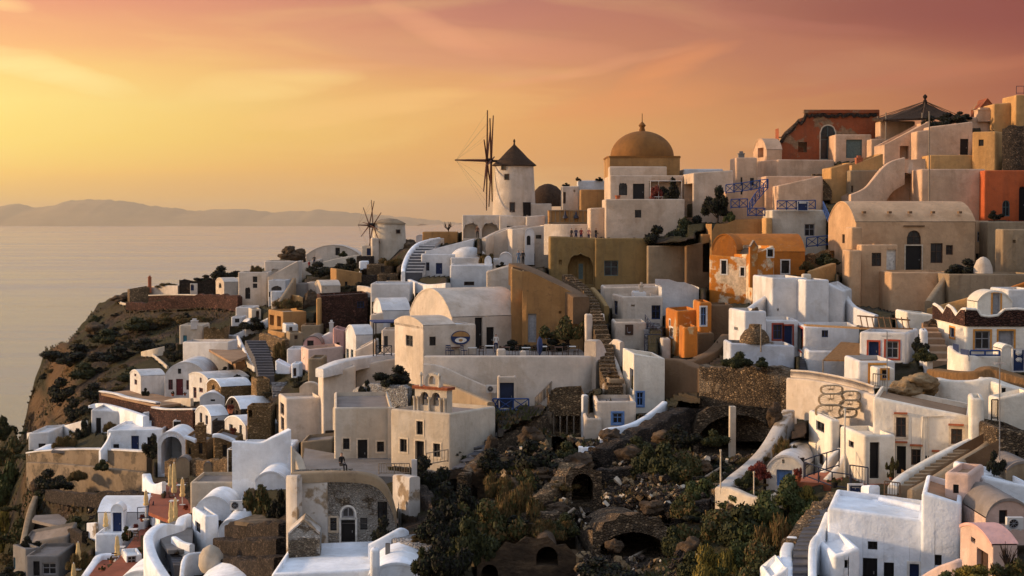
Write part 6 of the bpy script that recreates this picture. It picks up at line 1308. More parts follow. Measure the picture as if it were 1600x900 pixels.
# jagged parapet house
B('white house with jagged dark red parapet and orange-framed windows', 1509, 1612, 508, 575, d=123, lx=1458, dep=9.5, m='brightlit', ops='F w 1523 517 1547 546 e/o;F d 1560 517 1584 556 e/o;L w 1484 512 1492 527 b/o', sink=3, key='jag')
h = HS['jag']; ro = h['root']
for fa, pts_ in ((h['f']['L'], [(1458,476,1),(1465,480,0),(1474,490,0),(1480,478,1),(1486,482,0),(1494,494,0),(1502,484,1),(1509,484,1)]), (h['f']['F'], [(1509,484,1),(1526,485,1),(1532,494,0),(1545,496,0),(1560,494,0),(1570,485,1),(1590,484,1),(1612,486,1)])):
    mb = MB(); tb_ = MB(); q = [fa.hit(x, y) for x, y, _ in pts_]
    for (u0_, z0_), (u1_, z1_) in zip(q, q[1:]):
        for o_, rv in ((.06, 0), (-.25, 1)):
            s4 = [fa.at(u0_, h['zt']-.1, o_), fa.at(u1_, h['zt']-.1, o_), fa.at(u1_, z1_, o_), fa.at(u0_, z0_, o_)]; mb.q(s4[::-1] if rv else s4)
        tb_.tube([fa.at(u0_, z0_, -.1), fa.at(u1_, z1_, -.1)], .17, 6)
    link('jagged_parapet', mb, 'redstone', parent=ro); link('parapet_rim', tb_, 'brightlit', parent=ro)
B('rounded white roof room with ochre-framed door', 1527, 1582, 472, 500, d=132, dep=3, m='brightlit', roof='vF', apex=455, ops='F d 1551 458 1563 492 e/o', lx=None)
B('long white upper wall right of the rounded roof room', 1574, 1620, 452, 500, d=135, dep=5, m='white')
WL('whitewashed balcony parapet with blue panels', [(1486,540,580,116),(1500,552,590,114),(1516,555,592,113),(1545,556,590,114),(1566,556,588,115)], 'brightlit', t=.5, sink=3)
for i,(a_,b_,c_,d_) in enumerate([(1489,536,1498,554),(1501,545,1514,562)]):
    mb = MB(); p0, p1 = P(a_,(b_+d_)/2,115.2-i*1.4), P(c_,(b_+d_)/2+2,114.2-i*1.4); mb.box((p0+p1)/2, (p1-p0)/2, (0,.03,0), UP*.38); tag(link('blue_panel', mb, 'fr_b', loc=(p0+p1)/2), ['upper blue board panel in the balcony parapet','lower blue board panel in the balcony parapet'][i], 'panel')
railing('blue pipe handrail along the balcony', [(1516,556),(1562,556)], .35, 'blueiron', x=False, d=113)
B('curved white pier beside the blue gate', 1565, 1583, 546, 580, d=114, dep=2, m='brightlit', roof='vF', apex=543); B('blue gate with two pale rosettes', 1582, 1602, 545, 580, d=113, dep=.2, m='white', ops='F d 1583 546 1601 579.5 b', name='gate', cat='gate')
mb = MB()
for zz in (552,562):
    c_ = P(1592,zz,112.5); 
    for k in range(6): a = k*math.pi/6; mb.tube([c_+Vector((math.cos(a)*.22,0,math.sin(a)*.16)), c_-Vector((math.cos(a)*.22,0,math.sin(a)*.16))], .02, 4)
tag(link('rosette', mb, 'fr_w', loc=c_), 'two pale wrought rosettes on the blue gate', 'ornament')
WL('curving tan thatch-topped garden wall', [(1459,576,592,113),(1490,580,596,111.5),(1520,580,596,110.5),(1545,573,590,110.5),(1570,580,600,110),(1610,592,614,109)], 'tanthatch', t=1.3, sink=.5, sm=6)
WL('white retaining wall under the thatch-topped wall', [(1463,590,640,110),(1484,594,645,108.5),(1520,594,648,107.5),(1548,590,640,107.5),(1575,600,650,107),(1612,612,660,106)], 'brightlit', t=.8, sink=3, sm=4)
B('white gatehouse with small black window at the right edge', 1562, 1612, 600, 668, d=105, dep=5, m='brightlit', tb=612, ops='F w 1565 606 1572 624 k')
BU('dark shrub pile under the blue balcony', 1445, 562, 40, 16, 'dark', d=117); BU('dark hedge beside the red-trim house', 1435, 550, 24, 18, 'black', d=120)
for i,(x,y,w,hh_) in enumerate([(1412,616,46,22),(1436,606,50,22),(1452,612,28,24),(1395,622,30,16),(1424,622,40,16)]): boulder(['long tawny boulder slab','highest tawny boulder','pale upright boulder next to the white wall','small tawny boulder at the parapet end','dark under-boulder'][i]+' above the two-storey white house', x, y, w, hh_, d=107.5+i*.5, seed=40+i, m='tanrock')
aerial('tall aerial mast standing before the red-trim house', 1386, 518, 650, d=106); aerial('rusty mast at the right edge above the pink roof', 1562, 560, 735, d=92)
# two-storey white house
B('two-storey white house with four brown-framed openings', 1364, 1516, 620, 752, d=101, dep=7, m='brightlit', rm='tanroof', tb=650, yaw=-16, ops='F w 1400 652 1416 683 n/c;F w 1486 670 1504 694 n/c;F d 1401 697 1416 741 k;F w 1424 702 1440 727 n;F w 1446 712 1452 718 k', name='house', sink=3, key='two')
h = HS['two']; f_ = h['f']['F']; mb = MB()
for (x0_,x1_,y_) in ((1397,1418,645),(1482,1506,663),(1397,1418,690),(1422,1442,695),(1456,1468,704)):
    u0_, z0_ = f_.hit(x0_, y_); u1_, _ = f_.hit(x1_, y_); mb = MB(); mb.box(f_.at((u0_+u1_)/2, z0_, .12), f_.e*(u1_-u0_)/2, f_.n*.12, UP*.05); link('rain_hood', mb, 'terracotta', parent=h['root'])
mb = MB(); u_, z_ = f_.hit(1442, 648); mb.tube([f_.at(u_+1.2, z_, .1), f_.at(u_, z_-.1, .1), f_.at(u_-.1, z_-4.5, .1)], .06, 6); u_, z_ = f_.hit(1450, 650); mb.tube([f_.at(u_, z_, .06), f_.at(u_, z_-4, .06)], .035, 5); link('drainpipe', mb, 'brightlit', parent=h['root'])
B('tall corner pillar wall of the two-storey house', 1516, 1538, 622, 690, d=97.5, dep=3, m='brightlit', lx=1512, sink=3)
railing('black iron yard gate with pointed bars', [(1549,657),(1559,657)], 1.25, 'fr_k', x=False, bars=True, d=100, name='gate', cat='gate', step=.5)
B('white boundary wall right of the iron gate', 1558, 1612, 622, 668, d=101, dep=2, m='brightlit', tb=612)
WL('rounded white stair parapet sweeping up to the right', [(1394,758,775,90.5),(1402,748,768,91.5),(1420,735,760,93),(1460,712,740,95),(1500,692,722,97),(1534,678,710,98.5)], 'brightlit', t=.5, sink=3)
ST('dark steps climbing behind the rounded parapet', [(1404,762,1424,764),(1440,736,1460,740),(1480,712,1500,716),(1520,690,1540,694),(1545,678,1562,680)], 18, 'tan', dd=[91,93.5,95.5,97.5,98.5])
WL('tan outer coping of the climbing steps', [(1424,765,785,89),(1460,744,775,91),(1500,718,760,93),(1535,697,750,95),(1556,680,740,96.5)], 'tan', t=.5, sink=4)
B('shadowed brown retaining wall under the climbing steps', 1428, 1560, 745, 790, d=93, dep=3, m='brown', jag=[(1428,768),(1460,746),(1500,721),(1540,698),(1560,688)], rm='brown')
B('worn ochre stone house edge on the far right', 1556, 1612, 668, 742, d=94, dep=5, m='mixstone', tb=676, ops='F w 1586 706 1592 720 k'); B('tan curved roof house at the far right edge', 1572, 1625, 735, 760, d=90, dep=6, m='tan', roof='vF', apex=722)
BU('dark potted cactus mass by the rusty mast', 1553, 738, 24, 26, 'black', d=90.5)
# box with blue-black door
B('white box room with tall black door', 1350, 1400, 680, 755, d=98.5, lx=1312, dep=4.5, m='brightlit', ops='F d 1359 691 1374 748 k;L w 1326 689 1334 699 k', sink=2, rm='brightlit')
pole('white drainpipe rising beside the box room', 1320, 640, 735, d=97, r=.06, m='brightlit', name='drainpipe', cat='pipe')
B('cream tower room with small square window', 1298, 1313, 656, 740, d=107, lx=1263, dep=5.5, m='brightlit', ops='L w 1275 659 1288 674 k;L w 1278 709 1287 727 n', sink=3)
WL('white curved stair wall beneath the tower room', [(1285,738,755,103),(1296,715,740,104),(1312,700,722,105)], 'brightlit', t=.4); WL('second white stair wall leading to the box room', [(1290,748,765,100),(1308,728,750,101),(1322,706,735,102)], 'brightlit', t=.4)
SL('', [(1234,752),(1400,762),(1395,742),(1290,735)], m='terracotta', z=zat(752,99.5), th=1.2)
railing('dark blue railing on the left of the courtyard', [(1256,748),(1272,742),(1311,730)], 1.1, 'darkiron', x=False, dlist=[99,99,100]); railing('dark blue railing along the courtyard front', [(1258,746),(1300,762),(1330,766)], .9, 'darkiron', x=False, dlist=[98,96,95.5])
railing('black iron gate rail by the courtyard steps', [(1328,762),(1356,766)], 1.3, 'darkiron', x=False, bars=True, d=95, name='gate', cat='gate')
B('blue yard door at the head of the dark steps', 1326, 1350, 757, 782, d=94, dep=.4, m='white', ops='F d 1328 758 1348 779 b', name='door_bay', cat='doorway'); POT('blue-black flower tub on the courtyard', 1304, 762, 12, 96, 'mid', m='fr_k')
POT('red geraniums left of the courtyard railing', 1247, 752, 12, 99.5, 'red', 2.4); POT('climbing plant beside the black door', 1392, 750, 6, 96.5, 'mid', 6)
tree('thin climbing vine on the two-storey house', 1395, 745, 12, 34, 'mid', d=97.6)
B('white vaulted garage with light blue double door', 1197, 1256, 733, 764, d=107, dep=8, m='brightlit', roof='vF', apex=712, ops='F d 1213 734 1238 760 u;F h 1222 718 1226 724 k', rm='white', yaw=-18)
WL('white rounded bank wall left of the garage', [(1130,760,778,104),(1150,742,762,107),(1170,726,748,110),(1195,700,730,112),(1215,668,705,114),(1232,640,690,117)], 'worn', t=.9, sink=3, sm=5)
BU('dry branching bush on the white bank wall', 1228, 716, 34, 40, 'dry', d=110); BU('rusty creeper left of the garage', 1186, 745, 34, 24, 'red', d=106); BU('dark shrubs inside the white bank wall', 1165, 758, 34, 20, 'dark', d=104)
WL('sandy curved low wall above the green slope', [(1123,760,792,101.5),(1145,762,796,100.5),(1180,776,800,98.5),(1205,772,798,98),(1228,764,790,98)], 'cream', t=.6, sink=2, sm=6)
pole('thin pale pole left of the sandy wall', 1126, 704, 762, d=101, r=.05, m='fr_c'); pole('short pale pole inside the sandy wall', 1178, 738, 774, d=99.5, r=.045, m='fr_c')
# bottom right
ST('dark slate stairway down to the bottom edge', [(1238,912,1272,912),(1240,860,1268,858),(1252,838,1278,832),(1270,810,1296,804),(1288,790,1318,786)], 17, 'slate', dd=[80,84,87,90,93], nose='grey')
WL('rough stone wall left of the slate stairway', [(1232,846,880,85),(1246,830,862,87),(1262,808,845,89),(1280,788,822,91.5),(1306,772,800,94)], 'tanstone', t=.8, sink=3)
WL('white plastered wall left of the lowest stairs', [(1232,915,935,79.5),(1230,880,915,82),(1228,858,895,84),(1238,838,870,86)], 'coollit', t=.6, sink=2); B('white wedge wall at the bottom beside the stairs', 1201, 1232, 905, 935, d=80, dep=3, m='coollit', tb=885)
WL('white plastered wall right of the lowest stairs', [(1270,915,935,78.5),(1270,850,905,82),(1282,830,870,84),(1294,800,850,86)], 'coollit', t=.4, sink=2)
B('white low room with roof terrace at the bottom', 1302, 1344, 868, 920, d=80, lx=1269, dep=5, m='coollit', ops='F w 1318 875 1325 888 k', tb=856)
B('long bright white house with black doors at the bottom right', 1293, 1442, 793, 915, d=84, yaw=-15, dep=6, m='coollit', tb=812, ops='F w 1356 846 1371 859 k;F d 1348 872 1371 915 k;F d 1381 879 1397 915 k;F d 1421 881 1436 915 b/w', sink=3, key='bot')
B('tall bright white wing at the bottom right', 1440, 1502, 769, 915, d=82.5, yaw=-16, dep=6, m='coollit', tb=785, ops='F w 1461 867 1472 884 k', rm='tanroof', sink=3)
WL('white roof parapet rising behind the long bright house', [(1374,776,800,88.5),(1400,781,804,88),(1442,790,812,87)], 'coollit', t=.4); WL('low white roof kerb with rounded end', [(1304,783,796,90),(1340,790,800,88.5),(1366,794,803,87.5),(1368,780,803,89)], 'coollit', t=.5)
WL('square white roof piers beside the blue yard door', [(1352,758,790,91),(1362,758,792,90.5),(1366,758,795,90)], 'coollit', t=.6)
railing('little rusty railing on the bright house parapet', [(1382,775),(1406,778)], .8, 'wood', x=False, bars=True, d=89)
BU('rock and shrub heap on the brown wall foot', 1436, 790, 50, 16, 'dry', d=90)
B('pink cube house with brown roof and small dark window', 1476, 1517, 740, 830, d=84, rx=1538, yaw=-26, dep=4, m='palepink', rm='tanroof', ops='F w 1489 757 1498 771 k', sink=3)
B('lavender white house behind the pink vaults', 1536, 1625, 746, 800, d=86, dep=6, m='coollit', tb=762)
B('pink vaulted house front with wooden window', 1540, 1612, 810, 850, d=80, dep=5, m='palepink', roof='vF', apex=780, ops='F w 1561 797 1574 819 n')
acunit('white air conditioner with round black fan at the right edge', 1585, 828, 26, 77.5)
B('nearest pink vaulted house with brown door', 1551, 1590, 852, 915, d=74, lx=1500, dep=4.6, m='palepink', roof='vL', apex=822, rm='pink', ops='L d 1526 860 1544 900 n;L w 1517 840 1524 848 n', sink=3)
WL('pink curved ramp wall at the bottom', [(1440,900,920,76),(1465,885,910,75.5),(1490,876,905,75),(1500,873,905,75)], 'palepink', t=.4)
BU('yellow-green hedge on the bottom right edge', 1515, 905, 70, 22, 'yellow', d=70); BU('dark shrub in the bottom right corner', 1585, 905, 50, 40, 'mid', d=69); BU('low hedge left of the nearest pink vault', 1480, 912, 50, 18, 'green', d=70)
tree('slender sapling before the nearest pink vault', 1575, 905, 30, 50, 'dry', d=71, sparse=True)

# ravine : collapsed stone vaults and broken terrace walls
B('collapsed rubble vault with a broad dark hollow in the lower ravine', 926, 1052, 818, 878, d=97.5, dep=9, m='mixstone', jag=[(926,828),(938,830),(944,816),(962,812),(970,802),(985,806),(1000,800),(1014,810),(1030,808),(1040,822),(1052,826)], ops='F T 938 814 1040 874 k', name='ruined_vault', cat='ruin', yaw=4)
B('tan earthen bank with a small round hollow in the lower ravine', 745, 900, 858, 905, d=95, dep=6, m='mixrock', jag=[(745,880),(758,862),(772,866),(790,846),(806,850),(822,838),(840,842),(856,838),(870,852),(884,850),(900,868)], ops='F T 838 852 872 884 k;F T 752 882 778 904 k', name='ruined_vault', cat='ruin')
B('narrow upright cave mouth in tumbled brown masonry', 884, 940, 745, 796, d=110, dep=8, m='mixstone', jag=[(884,744),(892,730),(905,732),(915,726),(928,734),(940,736)], ops='F T 893 740 927 788 k', name='ruined_vault', cat='ruin')
B('wide black cave mouth under the great rubble wall', 1084, 1222, 650, 712, d=126, dep=9, m='mixstone', jag=[(1084,668),(1092,646),(1110,636),(1150,632),(1190,636),(1212,646),(1222,664)], ops='F T 1092 640 1212 710 k', name='ruined_vault', cat='ruin')
B('shadowed overhang cave on the left ravine bank', 668, 760, 742, 786, d=119, dep=6, m='mixrock', jag=[(668,756),(690,738),(715,732),(740,738),(760,752)], ops='F T 680 740 746 780 k', name='ruined_vault', cat='ruin')
for lab, pts, mt in [('curved orange-brown terrace bank in the ravine', [(808,764,778),(828,770,784),(850,768,782),(868,756,772),(880,738,758),(886,724,744)], 'tanstone'),
  ('broken dark terrace wall between the two caves', [(930,738,754),(960,730,748),(1000,728,742),(1040,732,744)], 'darkstone'), ('crumbling pale terrace ledge below the board roof', [(842,716,732),(880,722,738),(912,728,742)], 'mixstone'),
  ('collapsed terrace wall above the green bush slope', [(1050,792,808),(1080,784,802),(1110,780,798)], 'darkstone'), ('dark stepped wall on the left ravine bank', [(654,760,776),(690,790,806),(730,800,816)], 'darkstone'),
  ('low rubble wall crossing the middle of the ravine', [(780,790,802),(820,800,814),(870,796,812)], 'mixstone'), ('tumbled rubble wall right of the broad hollow', [(1046,846,862),(1075,838,858),(1100,832,852)], 'mixstone'),
  ('stone bank under the pale pole', [(1096,752,770),(1126,764,784),(1150,790,806)], 'tanstone')]:
    WL(lab, pts, mt, t=1.1, sink=2)
# ================================================= ground, ravine vegetation, sea, islands, sky, light
# the hillside as one surface
RIDGE = [(-400,700),(-150,665),(0,655),(30,690),(38,660),(52,600),(70,548),(90,540),(110,530),(130,505),(150,480),(190,458),(240,450),(300,447),(370,440),(400,425),(440,404),(500,403),(560,402),(650,385),(700,368),(760,352),(850,335),(950,312),(1100,300),(1200,270),(1300,250),(1400,215),(1500,200),(1600,195),(1900,190)]
CAVES = [(1152,676,62,36,9),(988,842,52,30,8),(908,766,20,26,6),(706,752,50,28,5),(855,872,30,24,4),(760,893,22,22,5),(690,772,40,18,4),(1190,690,30,26,6)]
ROCK = [(900,760,250,150),(1060,700,180,110),(120,600,110,90),(70,650,50,110),(1100,820,140,120),(800,700,120,60),(250,500,110,40),(90,800,60,60),(0,800,80,160)]
NX, NY = 900, 330
pxs = np.linspace(-420, 1980, NX); rg = np.interp(pxs, [r[0] for r in RIDGE], [r[1] for r in RIDGE]); rg = rg+np.array([(7*noise.fractal(Vector((x*.06,1,0)), .7, 2, 5) if x < 190 else 1.5*noise.noise(Vector((x*.09,1,0)))) for x in pxs])
sv = np.linspace(0, 1, NY)**.9
PX = np.repeat(pxs[:,None], NY, 1); PY = rg[:,None]+(1060-rg[:,None])*sv[None]
DD = Dn(PX, PY).reshape(PX.shape)
KX = ((PX-800)/F_)/(CT+SN*(450-PY)/F_); ZS = ((450-PY)/F_*CT-SN)/(CT+SN*(450-PY)/F_)
LK = np.zeros(DD.shape, bool)
def span(x0,y0,x1,y1):   # columns crossed by a wall, its distance there and the share along it
    a, b_ = x0/y0, x1/y1
    if a > b_: x0,y0,x1,y1,a,b_ = x1,y1,x0,y0,b_,a
    m_ = (KX > a-.0014) & (KX < b_+.0014)
    if not m_.any(): return None
    k = KX[m_]; den = (x1-x0)-k*(y1-y0); s_ = np.where(abs(den) > 1e-6, (k*y0-x0)/np.where(abs(den) > 1e-6, den, 1), .5); s_ = np.clip(s_, 0, 1)
    return m_, y0+(y1-y0)*s_, s_
for (x0,y0,x1,y1,z0,zb) in SK:
    if max(x0/y0, x1/y1) < -.6 or y0 < 5: continue
    q = span(x0,y0,x1,y1)
    if q is None: continue
    m_, dd, s_ = q; z = ZS[m_]*dd; in_ = (z < z0) & (z > zb); cur = DD[m_]; cur[in_] = np.minimum(cur[in_], dd[in_]-2.4); DD[m_] = cur
for (x0,y0,x1,y1,zt0,zt1,z0) in RQ:
    sw = x0/y0 > x1/y1; q = span(x0,y0,x1,y1)
    if q is None: continue
    m_, dd, s_ = q; zt = (zt1+(zt0-zt1)*s_) if sw else (zt0+(zt1-zt0)*s_); z = ZS[m_]*dd; in_ = (z < zt+.15) & (z > z0-.1); cur = DD[m_]; cur[in_] = np.maximum(cur[in_], dd[in_]+.9); DD[m_] = cur; lk = LK[m_]; lk |= in_; LK[m_] = lk
for (x0,y0,x1,y1,zt0,zt1,z0,rc) in DEEP:
    q = span(x0,y0,x1,y1)
    if q is None: continue
    m_, dd, s_ = q; z = ZS[m_]*dd; in_ = (z < zt0+.4) & (z > z0-.05); cur = DD[m_]; cur[in_] = np.maximum(cur[in_], dd[in_]+rc+1); DD[m_] = cur
for Q in ROOFS:
    pp = [pix(q) for q in Q]; x0, x1 = min(p[0] for p in pp), max(p[0] for p in pp); far = max(q.y for q in Q)+1
    m_ = (PX > x0) & (PX < x1)
    ins = m_ & (PY > min(p[1] for p in pp)-2) & (PY < max(p[1] for p in pp)); c0 = sum(p[0] for p in pp)/4; c1 = sum(p[1] for p in pp)/4
    for k in range(4):
        a, b_ = pp[k], pp[(k+1)%4]; cr = (b_[0]-a[0])*(PY-a[1])-(b_[1]-a[1])*(PX-a[0]); cc_ = (b_[0]-a[0])*(c1-a[1])-(b_[1]-a[1])*(c0-a[0]); ins &= (cr*np.sign(cc_) > -3*math.hypot(b_[0]-a[0], b_[1]-a[1]))
    DD[ins] = np.maximum(DD[ins], far); LK |= ins
rock = np.zeros_like(DD)
for cx,cy,rx,ry in ROCK: rock = np.maximum(rock, np.clip(1.6-np.sqrt(((PX-cx)/rx)**2+((PY-cy)/ry)**2)*1.1, 0, 1))
cave = np.zeros_like(DD)
for cx,cy,rx,ry,dp in CAVES:
    q = np.sqrt(((PX-cx)/rx)**2+((PY-cy)/ry)**2); cave = np.maximum(cave, dp*np.clip((1.08-q)*5, 0, 1))
verts = []; D0 = Dn(PX, PY).reshape(PX.shape); LOCK = (abs(DD-D0) > .05) | LK
nx_ = noise
for i in range(NX):
    for j in range(NY):
        d_ = DD[i,j]; r_ = rock[i,j]; p = P(PX[i,j], PY[i,j], d_)
        n1 = nx_.fractal(p*.07, .9, 2.1, 4); n2 = nx_.fractal(p*.33+Vector((9,2,5)), .8, 2.1, 4); n3 = nx_.noise(Vector((p.x*.9,p.y*.9,p.z*2.6)))
        if PX[i,j] < 330: n3 += 1.6*nx_.fractal(Vector((p.x*.30,p.y*.30,p.z*.10+4)), .8, 2.2, 4)
        rm_ = nx_.ridged_multi_fractal(p*.10, 1., 2.2, 5, 1., 2.)-1.
        off = r_*(2.4*n1+1.6*n2+.6*n3-2.0*rm_)*(.15 if LOCK[i,j] else 1)+.3*n2+cave[i,j]
        p = P(PX[i,j], PY[i,j], d_+off); p.z += (0 if LOCK[i,j] else r_*(.5*n2+.18*n3)); verts.append(p)
faces = [(i*NY+j, i*NY+j+1, (i+1)*NY+j+1, (i+1)*NY+j) for i in range(NX-1) for j in range(NY-1)]
# the far side falls away behind the ridge down to the sea
base = len(verts); BK = 9
for i in range(NX):
    p0 = verts[i*NY]
    for k in range(1, BK+1):
        tt = k/BK; dy = 12+150*tt; q = Vector((p0.x*(1+dy/p0.y*.9), p0.y+dy, p0.z+(-128-p0.z)*tt**.8)); q += Vector((0,0,3*nx_.noise(q*.05))); verts.append(q)
for i in range(NX-1):
    for k in range(BK):
        a = i*NY if k == 0 else base+i*BK+k-1; b_ = (i+1)*NY if k == 0 else base+(i+1)*BK+k-1
        faces.append((a, b_, base+(i+1)*BK+k, base+i*BK+k))
# skirts: the left flank drops to the sea, the near edge runs on below the viewpoint
b3 = len(verts)
for j in range(NY): q = verts[j]; verts.append(Vector((q.x-140, q.y+20, -128)))
for j in range(NY-1): faces.append((b3+j, b3+j+1, j+1, j))
b4 = len(verts)
for i in range(NX): q = verts[i*NY+NY-1]; verts.append(Vector((q.x*.8, q.y*.5, q.z-26)))
for i in range(NX-1): faces.append((i*NY+NY-1, b4+i, b4+i+1, (i+1)*NY+NY-1))
b5 = len(verts)
for i in range(NX): q = verts[b4+i]; verts.append(Vector((q.x*1.5, -60, q.z-90)))
for i in range(NX-1): faces.append((b4+i, b5+i, b5+i+1, b4+i+1))
me = bpy.data.meshes.new('hillside'); me.from_pydata([tuple(q) for q in verts], [], faces); sm_ = np.ones(len(faces), bool); rf = (rock[:-1,:-1] < .35).ravel(); sm_[:len(rf)] = rf; me.polygons.foreach_set('use_smooth', sm_)
m, t, b = newmat('soil'); tc = t.a('ShaderNodeTexCoord'); v = tc.outputs['Object']
mp = t.a('ShaderNodeMapping'); mp.inputs['Scale'].default_value = (1,1,2.2); t.c(v, mp.inputs[0]); vv = mp.outputs[0]
c1 = ramp(t, nz(t, vv, .22, 12, .75), [(.3, (.016,.012,.010,1)), (.45, (.032,.023,.017,1)), (.56, (.065,.044,.030,1)), (.66, (.12,.083,.056,1)), (.74, (.21,.155,.11,1))])
veg = mix(t, nz(t, v, 1.6, 6, .7), (.016,.018,.009,1), (.07,.062,.022,1))
c2 = mix(t, ramp(t, nz(t, v, .09, 8, .65), [(.43, 0.), (.52, .85)]), c1, veg)
at = t.a('ShaderNodeAttribute', attribute_name='earth'); c3 = mix(t, at.outputs['Fac'], c2, mix(t, nz(t, vv, .35, 9, .7), (.07,.038,.018,1), (.27,.155,.07,1)))
t.c(c3, b.inputs['Base Color']); b.inputs['Roughness'].default_value = 1; bump(t, b, nz(t, vv, .9, 12, .75), 1, .9); MATS['soil'] = m
me.materials.append(m)
at_ = me.attributes.new('earth', 'FLOAT', 'POINT'); ev = np.zeros(len(verts))
EARTH = [(95,600,26,75,.9),(60,660,22,60,.8),(110,640,20,50,.6),(835,850,60,34,.75),(900,880,50,30,.6),(1090,600,60,30,.4),(700,765,18,10,.5),(930,720,30,14,.4),(880,740,40,10,.5),(120,790,60,20,.2),(200,490,60,14,.15),(300,490,60,12,.15),(45,770,14,50,.5)]
for cx,cy,rx,ry,s in EARTH: q = 1-np.sqrt(((PX-cx)/rx)**2+((PY-cy)/ry)**2); ev[:NX*NY] = np.maximum(ev[:NX*NY], s*np.clip(q*3, 0, 1).ravel())
at_.data.foreach_set('value', ev)
hill = bpy.data.objects.new('hillside', me); C.objects.link(hill); hill['kind'] = 'structure'
# rubble: small loose stones over the ravine
def surf(px, py): 
    i = int(round((px+420)/2400*(NX-1))); i = min(max(i,0),NX-1); s = (py-rg[i])/(1060-rg[i]); j = int(round(max(0,min(1,s))**(1/.9)*(NY-1))); return verts[i*NY+j]
rnd = random.Random(5); mb = MB()
for cx,cy,rx,ry,n in [(1000,785,70,30,900),(930,800,60,40,350),(1040,740,80,40,600),(960,700,70,30,400),(860,720,70,40,400),(945,885,60,24,700),(1050,880,40,30,150),(760,760,80,60,260),(1120,750,40,40,260),(1150,712,70,12,300),(150,790,80,20,120),(1110,700,60,40,200)]:
    for _ in range(n):
        a = rnd.random()*6.28; r = math.sqrt(rnd.random()); x = cx+rx*r*math.cos(a); y = cy+ry*r*math.sin(a); p = surf(x, y); s = .05+.22*rnd.random()**2.2
        e = Vector((rnd.gauss(0,1), rnd.gauss(0,1), rnd.gauss(0,1))).normalized(); f = e.orthogonal().normalized(); g = e.cross(f)
        mb.box(p+Vector((0,-.05,.04)), e*s*(.6+.6*rnd.random()), f*s*(.5+.5*rnd.random()), g*s*(.4+.4*rnd.random()), 0 if rnd.random() < .7 else (1 if rnd.random() < .75 else 2))
o = link('rubble', mb, ['darkstone', 'tanrock', 'cream']); o['kind'] = 'stuff'; o['label'] = 'loose stones spilling down the ravine'
for i,(x,y,w,h_) in enumerate([(955,690,34,20),(905,730,44,22),(985,720,40,24),(1060,745,36,20),(800,770,40,24),(870,800,36,16),(1020,800,40,20),(960,860,26,18),(1080,870,40,30),(730,800,40,20),(845,745,50,16),(1100,735,24,16),(1040,690,40,18),(830,690,40,24),(760,740,44,20),(1210,660,24,30),(60,770,26,24),(190,470,30,10),(150,520,30,16)]):
    boulder(['flat brown boulder under the snaking parapet','cracked boulder above the small cave','broad boulder below the snaking parapet','squat boulder left of the pale pole','rough boulder amid the ravine scrub','flat boulder right of the ravine bush','long boulder above the large hollow','knobbly boulder beside the large hollow','wall-like boulder at the right of the hollow','dark boulder low on the left bank','long ledge rock below the board roof','small boulder beneath the cave pier','ledge boulder left of the big cave','craggy rock next to the stone ramp','shadowed rock on the left ravine bank','rock at the right lip of the big cave','rock stub on the lower left slope','flat ledge rock near the cliff-tip hut','dark ledge on the seaward scrub slope'][i], x, y, w, h_, seed=60+i)
# ravine bushes
K = [(810,805,70,64,'dry'),(760,825,80,60,'mid'),(740,870,70,60,'dark'),(790,770,56,40,'dry'),(720,820,60,50,'black'),(850,832,60,34,'dry'),(1040,745,70,50,'dark'),(1075,735,60,40,'mid'),(1010,735,50,40,'dark'),(1095,778,60,34,'green'),(1070,800,60,40,'mid'),
 (1130,830,80,46,'mid'),(1165,850,90,56,'dark'),(1105,850,70,50,'mid'),(1200,830,80,60,'green'),(1235,800,70,50,'green'),(1215,860,70,80,'dry'),(1190,900,90,70,'mid'),(1110,905,80,56,'yellow'),(1150,890,70,50,'green'),(1080,905,60,40,'dark'),(1050,860,50,36,'dark'),
 (940,900,80,26,'black'),(880,830,50,30,'dark'),(700,800,60,40,'black'),(770,735,60,30,'black'),(835,730,70,36,'black'),(890,712,50,24,'dark'),(820,760,50,36,'mid'),(1235,775,60,36,'green'),(1260,785,44,30,'yellow'),(1170,790,70,26,'green'),(1120,760,40,24,'dark'),
 (120,560,70,20,'black'),(170,530,60,18,'dark'),(220,510,60,16,'dark'),(180,560,70,18,'black'),(230,545,60,16,'black'),(140,585,60,20,'dark'),(100,620,50,26,'black'),(150,620,50,20,'black'),(120,650,40,24,'black'),(260,500,50,14,'dry'),(310,500,60,14,'dry'),(200,590,50,18,'dark'),
 (20,720,50,50,'mid'),(10,780,60,60,'green'),(35,840,50,40,'mid'),(5,850,60,60,'yellow'),(60,790,40,24,'dark'),(80,760,50,24,'black'),(10,680,40,30,'dark'),(120,820,40,16,'dark'),(200,800,50,20,'black'),(130,880,40,30,'dry'),(90,560,26,12,'black'),(150,500,24,10,'dark'),(60,540,0,0,''),
 (660,760,60,40,'black'),(680,840,60,40,'black'),(1000,700,50,20,'dark'),(1060,690,50,24,'black'),(1120,690,40,20,'dark'),(370,600,30,14,'black'),(480,560,12,10,'black'),(640,420,30,16,'black'),(620,410,40,14,'dry'),(560,450,30,10,'black'),(545,425,20,10,'black')]
words = {'dry':'dry rust-brown','mid':'brownish green','dark':'dark green','black':'almost black','green':'fresh green','yellow':'yellow-green'}
def where(x, y):
    if x < 60: return 'on the low slope at the left edge'
    if x < 330 and y < 700: return 'on the seaward cliff slope'
    if x < 330: return 'on the rough ground below the left terraces'
    if x < 640: return 'between the houses of the upper village'
    if y > 780 and x > 1030: return 'on the green slope left of the slate stairs'
    if x > 1030: return 'below the big cave'
    if x < 760: return 'on the dark left bank of the ravine'
    return 'in the middle of the ravine'
for (x,y,w,h_,k) in K:
    if w: BU(words[k]+' bush '+where(x,y), x, y+4, w, h_, k, group=words[k]+' bushes '+where(x,y))
